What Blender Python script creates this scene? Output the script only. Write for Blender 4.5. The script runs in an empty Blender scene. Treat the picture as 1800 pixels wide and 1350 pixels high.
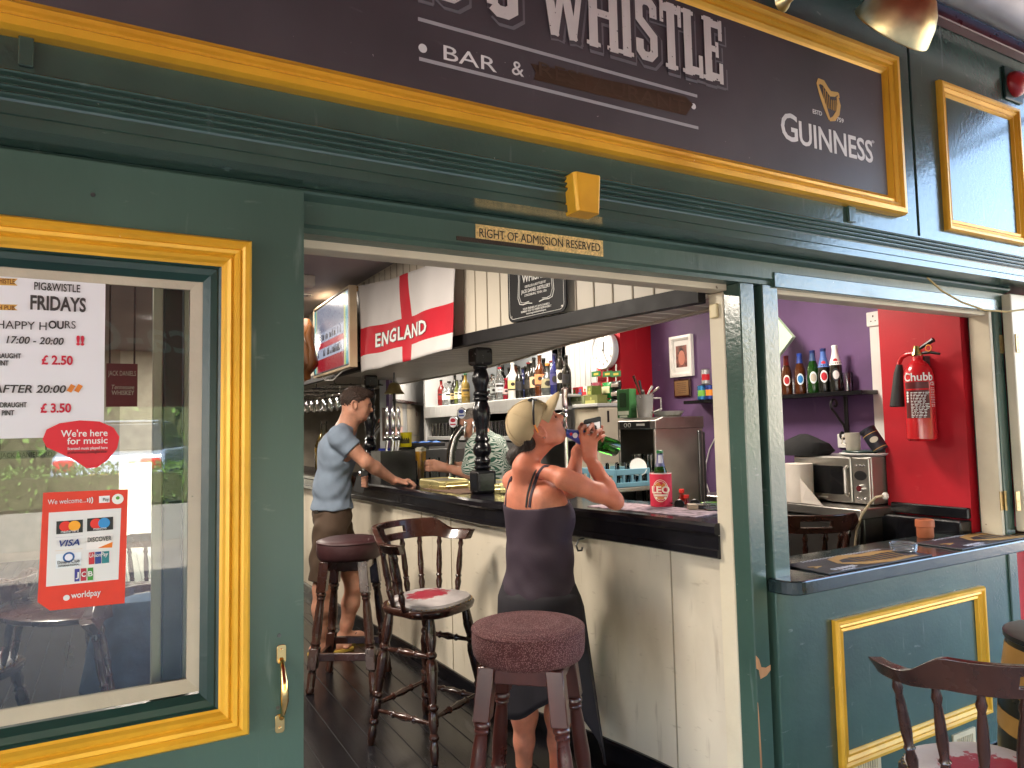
import bpy, bmesh, math, random
import numpy as np
from mathutils import Vector, Matrix, Euler
random.seed(7)
SC = bpy.context.scene; COL = SC.collection
R_ = math.radians
# ------------------------------------------------------------------ camera
YAW, PITCH, ROLL, FL = 0.512184594, 0.0609264474, -0.0232673407, 1255.66
CAMP = Vector((0.0, -1.865, 1.5))
_f = Vector((math.sin(YAW)*math.cos(PITCH), math.cos(YAW)*math.cos(PITCH), math.sin(PITCH)))
_r = Vector((math.cos(YAW), -math.sin(YAW), 0.0)); _u = _r.cross(_f)
CR = math.cos(ROLL)*_r + math.sin(ROLL)*_u
CU = math.cos(ROLL)*_u - math.sin(ROLL)*_r
CF = _f
cam = bpy.data.objects.new('camera', bpy.data.cameras.new('camera')); COL.objects.link(cam)
cam.matrix_world = Matrix(((CR.x, CU.x, -CF.x, CAMP.x), (CR.y, CU.y, -CF.y, CAMP.y), (CR.z, CU.z, -CF.z, CAMP.z), (0, 0, 0, 1)))
cam.data.sensor_width = 36.0; cam.data.lens = 36.0*FL/1800.0
cam.data.clip_start = 0.05; cam.data.clip_end = 500
SC.camera = cam
def ray(x, y): return CF + CR*((x-900)/FL) - CU*((y-675)/FL)
def P(x, y, ax, c):
    """measured point of the photograph on a real plane x=, y= or z=c"""
    d = ray(x, y); i = 'xyz'.index(ax); t = (c-CAMP[i])/d[i]
    return CAMP + d*t
def PD(x, y, d): return CAMP + ray(x, y)*d
def PZ(x, y, a, b):
    """point on the vertical plane through ground points a and b"""
    a = Vector((a[0], a[1], 0)); b = Vector((b[0], b[1], 0)); n = (b-a).cross(Vector((0, 0, 1)))
    d = ray(x, y); t = n.dot(a-CAMP)/n.dot(d)
    return CAMP + d*t
# ------------------------------------------------------------------ world, sun, exposure
SUN_EL, SUN_AZ = R_(52), R_(-20)       # azimuth from +Y towards +X: the sun stands behind the pub
w = bpy.data.worlds.new('World'); SC.world = w; w.use_nodes = True
nt = w.node_tree; nt.nodes.clear()
_o = nt.nodes.new('ShaderNodeOutputWorld'); _b = nt.nodes.new('ShaderNodeBackground'); _s = nt.nodes.new('ShaderNodeTexSky')
_s.sky_type = 'NISHITA'; _s.sun_disc = False; _s.sun_elevation = SUN_EL; _s.sun_rotation = SUN_AZ
_s.air_density = 1.0; _s.dust_density = 2.0; _s.ozone_density = 1.0
_b.inputs['Strength'].default_value = 0.13
nt.links.new(_s.outputs[0], _b.inputs['Color']); nt.links.new(_b.outputs[0], _o.inputs['Surface'])
sun = bpy.data.objects.new('sun', bpy.data.lights.new('sun', 'SUN')); COL.objects.link(sun)
sun.data.energy = 4.0; sun.data.angle = R_(0.55); sun.data.color = (1.0, 0.95, 0.86)
_sd = Vector((math.sin(SUN_AZ)*math.cos(SUN_EL), math.cos(SUN_AZ)*math.cos(SUN_EL), math.sin(SUN_EL)))
sun.rotation_euler = _sd.to_track_quat('Z', 'Y').to_euler()
SC.view_settings.view_transform = 'Standard'; SC.view_settings.look = 'None'
SC.view_settings.exposure = 4.0; SC.view_settings.gamma = 1.0
SC.view_settings.use_curve_mapping = False
SC.render.engine = 'CYCLES'
SC.cycles.max_bounces = 10; SC.cycles.diffuse_bounces = 5; SC.cycles.glossy_bounces = 4
SC.cycles.transmission_bounces = 8; SC.cycles.transparent_max_bounces = 12
SC.cycles.caustics_reflective = False; SC.cycles.caustics_refractive = False
SC.cycles.sample_clamp_indirect = 6.0
# ------------------------------------------------------------------ materials
MATS = {}
def lin(h):
    h = h.lstrip('#'); c = [int(h[i:i+2], 16)/255 for i in (0, 2, 4)]
    return tuple(((v+.055)/1.055)**2.4 if v > .04045 else v/12.92 for v in c)
def mat(name, col, rough=.5, metal=0., var=.12, vs=7., bump=0., bs=60., stretch=(1, 1, 1), spec=.5, coat=0., sss=0.,
        chip=None, chip_amt=.62, chip_s=14., dirt=None, dirt_amt=.5, rv=.1, wood=0., weave=0., scuff=None, scuff_amt=.70, emit=0., trans=0., ior=1.45):
    """one procedural surface: base colour with noise, optional chips, streaks of dirt, grain and bump"""
    if name in MATS: return MATS[name]
    if isinstance(col, str): col = lin(col)
    m = bpy.data.materials.new(name); m.use_nodes = True; MATS[name] = m
    t = m.node_tree; N = t.nodes; L = t.links; b = N['Principled BSDF']
    tc = N.new('ShaderNodeTexCoord'); mp = N.new('ShaderNodeMapping'); mp.inputs['Scale'].default_value = stretch
    L.new(tc.outputs['Object'], mp.inputs[0])
    def noise(scale, det=4., src=mp):
        n = N.new('ShaderNodeTexNoise'); n.inputs['Scale'].default_value = scale; n.inputs['Detail'].default_value = det
        L.new(src.outputs[0], n.inputs['Vector']); return n
    def mixc(f, a, bb):
        x = N.new('ShaderNodeMix'); x.data_type = 'RGBA'
        if hasattr(f, 'links'): L.new(f, x.inputs[0])
        else: x.inputs[0].default_value = f
        for s, v in ((6, a), (7, bb)):
            if hasattr(v, 'links'): L.new(v, x.inputs[s])
            else: x.inputs[s].default_value = (*v, 1)
        return x.outputs[2]
    def ramp(src, lo, hi):
        r = N.new('ShaderNodeMapRange'); r.inputs[1].default_value = lo; r.inputs[2].default_value = hi
        L.new(src, r.inputs[0]); return r.outputs[0]
    n1 = noise(vs)
    c = mixc(ramp(n1.outputs[0], .3, .7), tuple(v*(1-var) for v in col), tuple(min(1, v*(1+var)) for v in col))
    if wood:
        wv = N.new('ShaderNodeTexNoise'); wv.inputs['Scale'].default_value = wood; wv.inputs['Detail'].default_value = 6
        m2 = N.new('ShaderNodeMapping'); m2.inputs['Scale'].default_value = tuple(12 if s < 1 else s for s in stretch) if stretch != (1, 1, 1) else (1, 1, .12)
        L.new(tc.outputs['Object'], m2.inputs[0]); L.new(m2.outputs[0], wv.inputs['Vector'])
        c = mixc(ramp(wv.outputs[0], .35, .7), c, tuple(v*.45 for v in col))
    if weave:
        ck = N.new('ShaderNodeTexVoronoi'); ck.inputs['Scale'].default_value = weave; ck.inputs['Randomness'].default_value = .7
        L.new(tc.outputs['Object'], ck.inputs['Vector'])
        c = mixc(ramp(ck.outputs['Distance'], .42, .28), c, tuple(min(1, v*2.2+.07) for v in col))
    if dirt:
        nd = noise(2.6, 8.); c = mixc(ramp(nd.outputs[0], dirt_amt, dirt_amt+.3), c, dirt)
    chips = None
    if chip:
        nc = noise(chip_s, 9.); chips = ramp(nc.outputs[0], chip_amt, chip_amt+.03); c = mixc(chips, c, chip)
    if scuff:
        for st, sc_ in (((1, 1, 3.2), 13.), ((5, 5, .6), 5.)):
            m3 = N.new('ShaderNodeMapping'); m3.inputs['Scale'].default_value = st; m3.inputs['Rotation'].default_value = (.12, .2, .1); L.new(tc.outputs['Object'], m3.inputs[0])
            ns = noise(sc_, 10., m3); rs_ = N.new('ShaderNodeMapRange'); rs_.inputs[1].default_value = scuff_amt; rs_.inputs[2].default_value = scuff_amt+.12; rs_.inputs[4].default_value = .6; L.new(ns.outputs[0], rs_.inputs[0]); c = mixc(rs_.outputs[0], c, scuff)
    L.new(c, b.inputs['Base Color'])
    nr = noise(vs*1.7)
    rr = N.new('ShaderNodeMapRange'); rr.inputs[3].default_value = max(.02, rough-rv); rr.inputs[4].default_value = min(1, rough+rv)
    L.new(nr.outputs[0], rr.inputs[0]); L.new(rr.outputs[0], b.inputs['Roughness'])
    b.inputs['Metallic'].default_value = metal; b.inputs['Specular IOR Level'].default_value = spec
    b.inputs['IOR'].default_value = ior
    b.inputs['Coat Weight'].default_value = coat; b.inputs['Coat Roughness'].default_value = .12
    if trans: b.inputs['Transmission Weight'].default_value = trans
    if sss:
        b.inputs['Subsurface Weight'].default_value = sss; b.inputs['Subsurface Radius'].default_value = (.012, .005, .003)
        b.inputs['Subsurface Scale'].default_value = 1.0
    if emit:
        L.new(c, b.inputs['Emission Color']); b.inputs['Emission Strength'].default_value = emit
    if bump:
        nb = noise(bs, 5.); bp = N.new('ShaderNodeBump'); bp.inputs['Strength'].default_value = bump; bp.inputs['Distance'].default_value = .004
        L.new(nb.outputs[0], bp.inputs['Height']); L.new(bp.outputs[0], b.inputs['Normal'])
    return m
def glassmat(name, tint=(1, 1, 1), f0=1.5, rough=.0, dens=0.0):
    """thin clear glass: see-through with a mirror reflection that grows at grazing angles"""
    if name in MATS: return MATS[name]
    m = bpy.data.materials.new(name); m.use_nodes = True; MATS[name] = m
    t = m.node_tree; N = t.nodes; L = t.links; N.remove(N['Principled BSDF']); o = N['Material Output']
    fr = N.new('ShaderNodeFresnel'); fr.inputs['IOR'].default_value = f0
    tr = N.new('ShaderNodeBsdfTransparent'); tr.inputs['Color'].default_value = (*tint, 1)
    gl = N.new('ShaderNodeBsdfGlossy'); gl.inputs['Roughness'].default_value = rough
    nz = N.new('ShaderNodeTexNoise'); nz.inputs['Scale'].default_value = 3
    mx = N.new('ShaderNodeMixShader'); L.new(fr.outputs[0], mx.inputs[0]); L.new(tr.outputs[0], mx.inputs[1]); L.new(gl.outputs[0], mx.inputs[2])
    last = mx
    if dens:
        df = N.new('ShaderNodeBsdfDiffuse'); df.inputs['Color'].default_value = (.75, .75, .72, 1)
        m2 = N.new('ShaderNodeMixShader'); mr = N.new('ShaderNodeMapRange'); mr.inputs[1].default_value = .45; mr.inputs[2].default_value = .8
        mr.inputs[4].default_value = dens
        L.new(nz.outputs[0], mr.inputs[0]); L.new(mr.outputs[0], m2.inputs[0]); L.new(mx.outputs[0], m2.inputs[1]); L.new(df.outputs[0], m2.inputs[2]); last = m2
    L.new(last.outputs[0], o.inputs['Surface'])
    return m
def flat(hexcol, rough=.6, **k):
    """plain coloured surface of print, card, plastic: named by its colour"""
    return mat('print_'+hexcol.strip('#'), hexcol, rough, var=.05, vs=30, **k)
# ------------------------------------------------------------------ mesh builder
OFF = {}
def frame(o, ux, uy):
    ux = Vector(ux).normalized(); uy = Vector(uy).normalized(); n = ux.cross(uy)
    o = Vector(o)
    return Matrix(((ux.x, uy.x, n.x, o.x), (ux.y, uy.y, n.y, o.y), (ux.z, uy.z, n.z, o.z), (0, 0, 0, 1)))
class MB:
    def __init__(s): s.V = []; s.F = []; s.I = []; s.S = []; s.mi = 0; s.sm = False; s.T = None
    def add(s, vs, fs, sm=None):
        b = len(s.V)
        if s.T is not None: vs = [s.T @ Vector(v) for v in vs]
        s.V += [tuple(v) for v in vs]
        for f in fs: s.F.append(tuple(b+i for i in f)); s.I.append(s.mi); s.S.append(s.sm if sm is None else sm)
        return s
    def box(s, x0, x1, y0, y1, z0, z1):
        x0, x1 = sorted((x0, x1)); y0, y1 = sorted((y0, y1)); z0, z1 = sorted((z0, z1))
        return s.add([(x, y, z) for z in (z0, z1) for y in (y0, y1) for x in (x0, x1)],
                     [(0, 2, 3, 1), (4, 5, 7, 6), (0, 1, 5, 4), (2, 6, 7, 3), (0, 4, 6, 2), (1, 3, 7, 5)], False)
    def obox(s, M, sx, sy, sz):
        T = s.T; s.T = (T @ M) if T is not None else M
        s.box(-sx/2, sx/2, -sy/2, sy/2, -sz/2, sz/2); s.T = T; return s
    def prism(s, pts, M, d0, d1, sm=False):
        """2-D outline (counter-clockwise) in frame M, extruded from d0 to d1 along its normal"""
        n = len(pts); vs = [M @ Vector((p[0], p[1], d)) for d in (d0, d1) for p in pts]
        fs = [tuple(range(n-1, -1, -1)), tuple(range(n, 2*n))]
        s.add(vs, fs, False); b = len(s.V)-2*n
        for i in range(n):
            j = (i+1) % n; s.F.append((b+i, b+j, b+n+j, b+n+i)); s.I.append(s.mi); s.S.append(sm)
        return s
    def rings(s, rs, closed=True, cap0=True, cap1=True, sm=True):
        n = len(rs[0]); vs = [p for r in rs for p in r]; fs = []
        for k in range(len(rs)-1):
            for i in range(n if closed else n-1):
                j = (i+1) % n; fs.append((k*n+i, k*n+j, (k+1)*n+j, (k+1)*n+i))
        s.add(vs, fs, sm)
        b = len(s.V)-len(vs)
        if closed and cap0: s.F.append(tuple(b+i for i in range(n-1, -1, -1))); s.I.append(s.mi); s.S.append(False)
        if closed and cap1: s.F.append(tuple(b+(len(rs)-1)*n+i for i in range(n))); s.I.append(s.mi); s.S.append(False)
        return s
    def lathe(s, prof, o=(0, 0, 0), ax=(0, 0, 1), seg=20, sm=True, cap=True, sq=1.0):
        ax = Vector(ax).normalized(); a = ax.orthogonal().normalized() if abs(ax.z) < .999 else Vector((1, 0, 0)); b = ax.cross(a); o = Vector(o)
        rs = [[o + ax*h + (a*math.cos(2*math.pi*i/seg) + b*math.sin(2*math.pi*i/seg)*sq)*r for i in range(seg)] for r, h in prof]
        return s.rings(rs, True, cap, cap, sm)
    def turned(s, p0, p1, prof, seg=12):
        """turned rod from p0 to p1: prof = (t, radius)"""
        p0 = Vector(p0); p1 = Vector(p1); L = (p1-p0).length
        return s.lathe([(r, t*L) for t, r in prof], p0, p1-p0, seg)
    def tube(s, pts, r, seg=8, cap=True, flatz=None):
        pts = [Vector(p) for p in pts]; n = len(pts); rs = []
        rad = r if isinstance(r, (list, tuple)) else [r]*n
        prev = None
        for i, p in enumerate(pts):
            t = (pts[min(i+1, n-1)]-pts[max(i-1, 0)]).normalized()
            if prev is None: a = t.orthogonal().normalized() if abs(t.z) < .9 else Vector((1, 0, 0))
            else: a = prev
            a = (a - t*a.dot(t)).normalized(); prev = a; b = t.cross(a)
            rs.append([p + (a*math.cos(2*math.pi*k/seg) + b*math.sin(2*math.pi*k/seg))*rad[i] for k in range(seg)])
        return s.rings(rs, True, cap, cap, True)
    def rectframe(s, M, x0, x1, y0, y1, prof):
        """mitred moulding round a rectangle: prof = (inset, height)"""
        rs = []
        for a, h in prof:
            rs.append([M @ Vector(q) for q in ((x0+a, y0+a, h), (x1-a, y0+a, h), (x1-a, y1-a, h), (x0+a, y1-a, h))])
        return s.rings(rs, True, False, False, False)
    def extrude_path(s, path, prof, up=Vector((0, 0, 1)), cap=True, sm=False):
        """profile (out, up) swept along a horizontal polyline with mitred joints; out is to the left of travel"""
        pts = [Vector(p) for p in path]; n = len(pts); rs = []
        for i, p in enumerate(pts):
            d0 = (pts[i]-pts[i-1]).normalized() if i else (pts[1]-pts[0]).normalized()
            d1 = (pts[i+1]-pts[i]).normalized() if i < n-1 else d0
            n0 = up.cross(d0); n1 = up.cross(d1); m = (n0+n1).normalized(); k = 1/max(.3, m.dot(n0))
            rs.append([p + m*(o*k) + up*h for o, h in prof])
        return s.rings(rs, True, cap, cap, sm)
    def stroke(s, pts, wd, M, d0=0., d1=.001, closed=False):
        """flat stroke of width wd along a 2-D polyline with mitred corners"""
        q = [Vector((p[0], p[1])) for p in pts]; n = len(q); lft = []; rgt = []
        for i in range(n):
            a = q[i]-q[i-1] if (i or closed) else q[1]-q[0]
            b = q[(i+1) % n]-q[i] if (i < n-1 or closed) else a
            a = a.normalized(); b = b.normalized(); na = Vector((-a.y, a.x)); nb = Vector((-b.y, b.x)); m = na+nb
            m = m.normalized() if m.length > 1e-6 else na
            k = 1/max(.35, m.dot(na)); ww = wd[i] if isinstance(wd, (list, tuple)) else wd
            lft.append(q[i]+m*(ww*.5*k)); rgt.append(q[i]-m*(ww*.5*k))
        for i in range(n if closed else n-1):
            j = (i+1) % n
            s.k = getattr(s, 'k', 0)+1; s.prism([rgt[i], rgt[j], lft[j], lft[i]], M, d0, d1+(s.k % 40)*.00004)
        return s
    def disc(s, M, r, n=20, d0=0., d1=.001, ry=None, cx=0, cy=0):
        ry = ry or r
        return s.prism([(cx+r*math.cos(2*math.pi*i/n), cy+ry*math.sin(2*math.pi*i/n)) for i in range(n)], M, d0, d1)
    def rect(s, M, x0, x1, y0, y1, d0=0., d1=.001):
        return s.prism([(x0, y0), (x1, y0), (x1, y1), (x0, y1)], M, d0, d1)
    def text(s, body, M, size, bold=0., squeeze=1., align='LEFT', ext=.0006, res=3, d=0., shear=0., spacing=1.):
        cu = bpy.data.curves.new('lettering', 'FONT'); cu.body = body; cu.size = size; cu.offset = bold*size; cu.extrude = ext
        cu.align_x = align; cu.resolution_u = res; cu.shear = shear; cu.space_character = spacing
        ob = bpy.data.objects.new('lettering', cu); me = bpy.data.meshes.new_from_object(ob)
        T = M @ Matrix.Translation((0, 0, d)) @ Matrix.Diagonal((squeeze, 1, 1, 1))
        s.add([T @ v.co for v in me.vertices], [tuple(p.vertices) for p in me.polygons], False)
        bpy.data.objects.remove(ob); bpy.data.meshes.remove(me); bpy.data.curves.remove(cu)
        return s
    def build(s, name, m, parent=None, loc=None, bevel=0., seg=1, auto=40, recalc=False):
        """link everything collected as ONE mesh object; under a parent the mesh is in its thing's own frame"""
        me = bpy.data.meshes.new(name)
        off = Vector(loc) if loc is not None else (OFF.get(parent.name, Vector()) if parent else Vector())
        me.from_pydata([(v[0]-off.x, v[1]-off.y, v[2]-off.z) for v in s.V], [], s.F)
        ms = m if isinstance(m, (list, tuple)) else [m]
        for x in ms: me.materials.append(x)
        me.polygons.foreach_set('material_index', s.I); me.polygons.foreach_set('use_smooth', s.S)
        me.validate(); me.update()
        if recalc:
            bm = bmesh.new(); bm.from_mesh(me); bmesh.ops.recalc_face_normals(bm, faces=bm.faces); bm.to_mesh(me); bm.free()
        if any(s.S): me.set_sharp_from_angle(angle=R_(auto))
        o = bpy.data.objects.new(name, me); COL.objects.link(o)
        if parent: o.parent = parent; OFF[o.name] = off
        elif loc is not None: o.location = loc; OFF[o.name] = Vector(loc)
        if bevel:
            bv = o.modifiers.new('bevel', 'BEVEL'); bv.width = bevel; bv.segments = seg; bv.limit_method = 'ANGLE'; bv.angle_limit = R_(35); bv.harden_normals = False
        return o
def tag(o, label, cat, group=None):
    o['label'] = label; o['category'] = cat
    if group: o['group'] = group
    return o
def thing(name, loc, label, cat, group=None):
    o = bpy.data.objects.new(name, None); COL.objects.link(o); o.location = loc; o.empty_display_size = .1
    OFF[o.name] = Vector(loc); return tag(o, label, cat, group)
def struct(o): o['kind'] = 'structure'; return o
def dup(root, loc, rz, label, group=None, scale=1.):
    def cp(o, par):
        c = o.copy(); COL.objects.link(c)
        if par: c.parent = par
        for ch in list(o.children): cp(ch, c)
        return c
    r = cp(root, None); r.location = loc; r.rotation_euler = (0, 0, rz); r.scale = (scale,)*3; r['label'] = label
    if group: r['group'] = group
    return r
def arc(cx, cy, r, a0, a1, n, ry=None):
    return [(cx+r*math.cos(R_(a0+(a1-a0)*i/n)), cy+(ry or r)*math.sin(R_(a0+(a1-a0)*i/n))) for i in range(n+1)]
def rrect(x0, x1, y0, y1, r, n=4):
    return arc(x1-r, y0+r, r, -90, 0, n)+arc(x1-r, y1-r, r, 0, 90, n)+arc(x0+r, y1-r, r, 90, 180, n)+arc(x0+r, y0+r, r, 180, 270, n)
FX, UZ = (1, 0, 0), (0, 0, 1)
def front(x, z, y): return frame((x, y, z), (1, 0, 0), (0, 0, 1))         # a frame on a plane facing the street
def side(y, z, x): return frame((x, y, z), (0, -1, 0), (0, 0, 1))         # a frame on a plane facing -x
GREEN = mat('green_gloss_paint', (.054, .100, .077), .34, var=.22, vs=2.2, bump=.22, bs=45, stretch=(1, 1, .35), scuff=(.20, .24, .21), scuff_amt=.675, chip=(.42, .45, .40), chip_amt=.765, chip_s=52, rv=.08, spec=.6)
GREEN2 = mat('worn_green_gloss_shaded', (.044, .086, .068), .20, var=.22, vs=2.4, scuff=(.18, .22, .20), scuff_amt=.675, bump=.22, bs=60, chip=(.42, .40, .36), chip_amt=.745, chip_s=46, rv=.07, spec=.75, coat=.25)  # copy of the door paint with weaker frontal light put into its darker base
DGREEN = mat('dark_green_paint', (.008, .032, .025), .35, var=.2, vs=4, bump=.2, bs=50)
GOLD = mat('gold_paint', (.72, .38, .028), .38, metal=.2, var=.10, vs=5, bump=.12, bs=35, chip=(.80, .62, .34), chip_amt=.745, chip_s=38, dirt=(.46, .20, .012), dirt_amt=.56)
CREAM = mat('cream_paint', (.62, .55, .41), .45, var=.08, vs=4, bump=.2, bs=50, chip=(.22, .16, .10), chip_amt=.735, chip_s=24, dirt=(.45, .38, .27), dirt_amt=.52)
WHITEWOOD = mat('white_boards', (.44, .45, .45), .5, var=.05, vs=3, bump=.06, bs=30)
BARWHITE = mat('scuffed_cream_bar_front', (.62, .56, .45), .45, var=.09, vs=2, bump=.12, bs=12, scuff=(.36, .30, .22), scuff_amt=.635, dirt=(.40, .34, .25), dirt_amt=.49, chip=(.2, .16, .12), chip_amt=.76, chip_s=9, stretch=(1, 1, .5))
SIGNBLK = mat('sign_black_vinyl', (.068, .060, .066), .45, var=.25, vs=2, bump=.05, bs=140, chip=(.42, .40, .39), chip_amt=.735, chip_s=70, scuff=(.13, .12, .13), scuff_amt=.69, spec=.5)
BRASS = mat('aged_brass', (.74, .60, .30), .36, metal=1., var=.2, vs=12, bump=.1, bs=40)
GOLDM = mat('polished_brass', (.80, .56, .22), .18, metal=1., var=.1)
BLACK = mat('black_gloss_paint', (.006, .006, .008), .22, var=.3, vs=5, bump=.25, bs=30, chip=(.28, .26, .26), chip_amt=.765, chip_s=34)
BARTOP = mat('black_lacquer_top', (.008, .007, .010), .16, var=.3, vs=3, bump=.08, bs=20, rv=.09)
FLOORM = mat('black_floor_boards', (.005, .0045, .006), .24, var=.6, vs=3, bump=.3, bs=14, stretch=(1, .12, 1), rv=.14, chip=(.05, .045, .045), chip_amt=.72, chip_s=8)
WOOD = mat('dark_mahogany_wood', (.050, .017, .011), .26, var=.3, vs=6, bump=.06, bs=40, wood=9, coat=.5)
WOODR = mat('red_mahogany_wood', (.075, .017, .012), .30, var=.25, vs=6, bump=.05, bs=40, wood=8, coat=.35)
VEL = mat('maroon_woven_fabric', (.062, .016, .017), .9, var=.15, vs=20, bump=.4, bs=260, weave=235)
VEL2 = mat('dark_red_leather', (.035, .010, .012), .5, var=.2, vs=8, bump=.1, bs=40)
SEATW = mat('cracked_red_seat_vinyl', (.30, .27, .27), .5, var=.15, vs=9, bump=.2, bs=40)
STEEL = mat('brushed_steel', (.42, .40, .37), .33, metal=1., var=.15, vs=5, bump=.04, bs=90)
CHROME = mat('chrome', (.75, .75, .76), .1, metal=1., var=.05)
DARKST = mat('dark_steel', (.10, .10, .10), .35, metal=.7, var=.2)
PURPLE = mat('purple_wall_paint', (.115, .058, .150), .6, var=.2, vs=2.2, dirt=(.075, .042, .10), dirt_amt=.52, scuff=(.19, .13, .21), scuff_amt=.68, bump=.12, bs=22)
REDP = mat('red_wall_paint', (.42, .006, .016), .5, var=.2, vs=2, dirt=(.27, .004, .011), dirt_amt=.52, scuff=(.5, .06, .06), scuff_amt=.68, bump=.12, bs=25, chip=(.55, .3, .28), chip_amt=.79, chip_s=18)
CEIL = mat('grey_ceiling_paint', (.36, .33, .34), .7, var=.06, vs=1.5)
CARD = mat('white_card', (.72, .72, .70), .55, var=.03)
PLAST = mat('white_plastic', (.70, .69, .66), .35, var=.04)
BLKP = mat('black_plastic', (.012, .012, .013), .35, var=.2)
GLASS = glassmat('clear_glass', (.97, .985, .98), 1.45)
WINDOW = glassmat('window_pane_glass', (.90, .93, .92), 1.62, dens=.012)
GGREEN = mat('green_bottle_glass', (.03, .17, .02), .06, var=.1, trans=.75, ior=1.45)
GBROWN = mat('brown_bottle_glass', (.10, .028, .008), .07, var=.1, trans=.35)
GDARK = mat('dark_bottle_glass', (.012, .012, .010), .08, var=.1)
GCLEAR = mat('clear_bottle_glass', (.62, .66, .66), .06, var=.05, trans=.8)
BEER = mat('amber_beer', (.62, .30, .03), .15, var=.05, trans=.3)
# ------------------------------------------------------------------ lettering that fills a measured run
def fit(mb, body, A, B, h, up=(0, 0, 1), bold=0., d=0., shear=0., res=3):
    A = Vector(A); B = Vector(B); ux = (B-A).normalized(); upv = Vector(up)
    cu = bpy.data.curves.new('lettering', 'FONT'); cu.body = body; cu.size = 1.0; cu.offset = bold; cu.extrude = .0004/h; cu.resolution_u = res; cu.shear = shear
    ob = bpy.data.objects.new('lettering', cu); me = bpy.data.meshes.new_from_object(ob)
    xs = [v.co.x for v in me.vertices]; x0, x1 = min(xs), max(xs); sy = h/.727; sx = (B-A).length/(x1-x0)
    M = frame(A, ux, upv)
    mb.add([M @ Vector(((v.co.x-x0)*sx, v.co.y*sy, v.co.z*h+d)) for v in me.vertices], [tuple(p.vertices) for p in me.polygons], False)
    bpy.data.objects.remove(ob); bpy.data.meshes.remove(me); bpy.data.curves.remove(cu)
def hpx(px, pt): return px*(Vector(pt)-CAMP).dot(CF)/FL      # height in metres of so many pixels at a point
def fitp(mb, body, x0, y0, x1, y1, h, ax, c, **k):
    A = P(x0, y0, ax, c); B = P(x1, y1, ax, c)
    if ax == 'y': B.z = A.z
    if ax == 'x': B.z = A.z
    fit(mb, body, A, B, hpx(h, (A+B)/2), **k)
# ------------------------------------------------------------------ structure: ground, floors, ceiling
YF = -.14                                   # face of the fascia
b = MB(); b.add([(-150, -150, 0), (150, -150, 0), (150, .0, 0), (-150, .0, 0)], [(0, 1, 2, 3)])
GROUND = mat('stone_paving', (.23, .20, .17), .8, var=.15, vs=3, bump=.2, bs=20, dirt=(.16, .14, .12))
struct(b.build('pavement', GROUND))
b = MB(); b.add([(-4.5, 0, .012), (4.4, 0, .012), (4.4, 9, .012), (-4.5, 9, .012)], [(0, 1, 2, 3)])
n = 0
BLINE = MB()
struct(b.build('interior_floor', FLOORM))
for k in range(28):
    x = -2.0+k*.135
    BLINE.box(x, x+.004, .02, 8.9, .0121, .0135)
struct(BLINE.build('floor_board_joints', mat('board_joint_dirt', (.004, .004, .004), .8)))
b = MB(); b.box(-4.5, 4.4, .15, 9, 2.64, 2.70); struct(b.build('ceiling', CEIL))
# ------------------------------------------------------------------ the green shopfront
def zc(py, y, px=600): return P(px, py, 'y', y).z
XA = P(1316, 880, 'y', 0).x; XB = P(1382, 880, 'y', 0).x; XC = P(1740, 560, 'y', 0).x
XG = (P(1342, 880, 'y', 0).x, P(1354, 880, 'y', 0).x)
ZL = P(1265, 497, 'y', 0).z+.012; ZW = P(1362, 505, 'y', 0).z
front_t = thing('pub_shopfront', (1.9, 0, 0), 'dark green painted pub shopfront with gold trim and open serving hatches', 'shopfront')
xs0, xs1, SEAM = -1.6, 6.6, P(1607, 270, 'y', YF).x
zb = zc(315, YF)                            # underside of the cornice
b = MB(); b.box(xs0, SEAM-.007, YF, .1, zb+.10, 3.85); b.box(SEAM+.007, xs1, YF, .1, zb+.10, 3.85); b.box(SEAM-.007, SEAM+.007, YF+.02, .09, zb+.1, 3.8)
b.build('fascia', GREEN2, front_t, bevel=.003)
zr0, zr1, zg = zc(232, YF), zc(275, YF), zc(298, YF)
pr = [(0.10, zb), (YF-.012, zb), (YF-.012, zg-.004), (YF-.006, zg-.002), (YF-.006, zg+.002), (YF-.010, zg+.004), (YF-.010, zr1-.004)]
nr_ = 4
for i in range(nr_):                        # reeded moulding
    z0 = zr1+(zr0-zr1)*i/nr_; z1 = zr1+(zr0-zr1)*(i+1)/nr_
    for t in (.05, .3, .5, .7, .95): pr.append((YF-.010-.014*math.sin(math.pi*t), z0+(z1-z0)*t))
pr += [(YF-.001, zr0), (YF-.001, zr0+.01), (.10, zr0+.01)]
b = MB(); b.rings([[Vector((x, y, z)) for y, z in pr] for x in (xs0, xs1)], True, True, True, False)
b.build('cornice', GREEN2, front_t, auto=30)
zt0, zt1 = zc(336, -.03), zc(358, -.03)
pl = [(.12, ZL), (.0, ZL), (.0, ZL+.015), (-.012, ZL+.022), (-.012, zt1-.004)]
for i in range(7):
    t = i/6; pl.append((-.012-.03*math.sin(math.pi*t), zt1+(zt0-zt1)*t))
pl += [(-.012, zt0+.004), (-.012, zb-.002), (.12, zb-.002)]
b = MB(); b.rings([[Vector((x, y, z)) for y, z in pl] for x in (xs0, XC+.12)], True, True, True, False)
b.build('lintel', GREEN, front_t, auto=30)
b = MB(); b.box(xs0, XA-.002, .06, .135, ZL-.022, ZL+.02); b.build('lintel_lining', CREAM, front_t, bevel=.002)
bx0, bx1 = P(802, 436, 'y', -.01).x, P(955, 447, 'y', -.01).x
b = MB(); b.box(bx0, bx1, -.016, -.010, ZL+.026, ZL+.038); b.build('brush_strip', mat('brown_brush', (.035, .022, .014), .9, bump=.5, bs=200), front_t)
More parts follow.
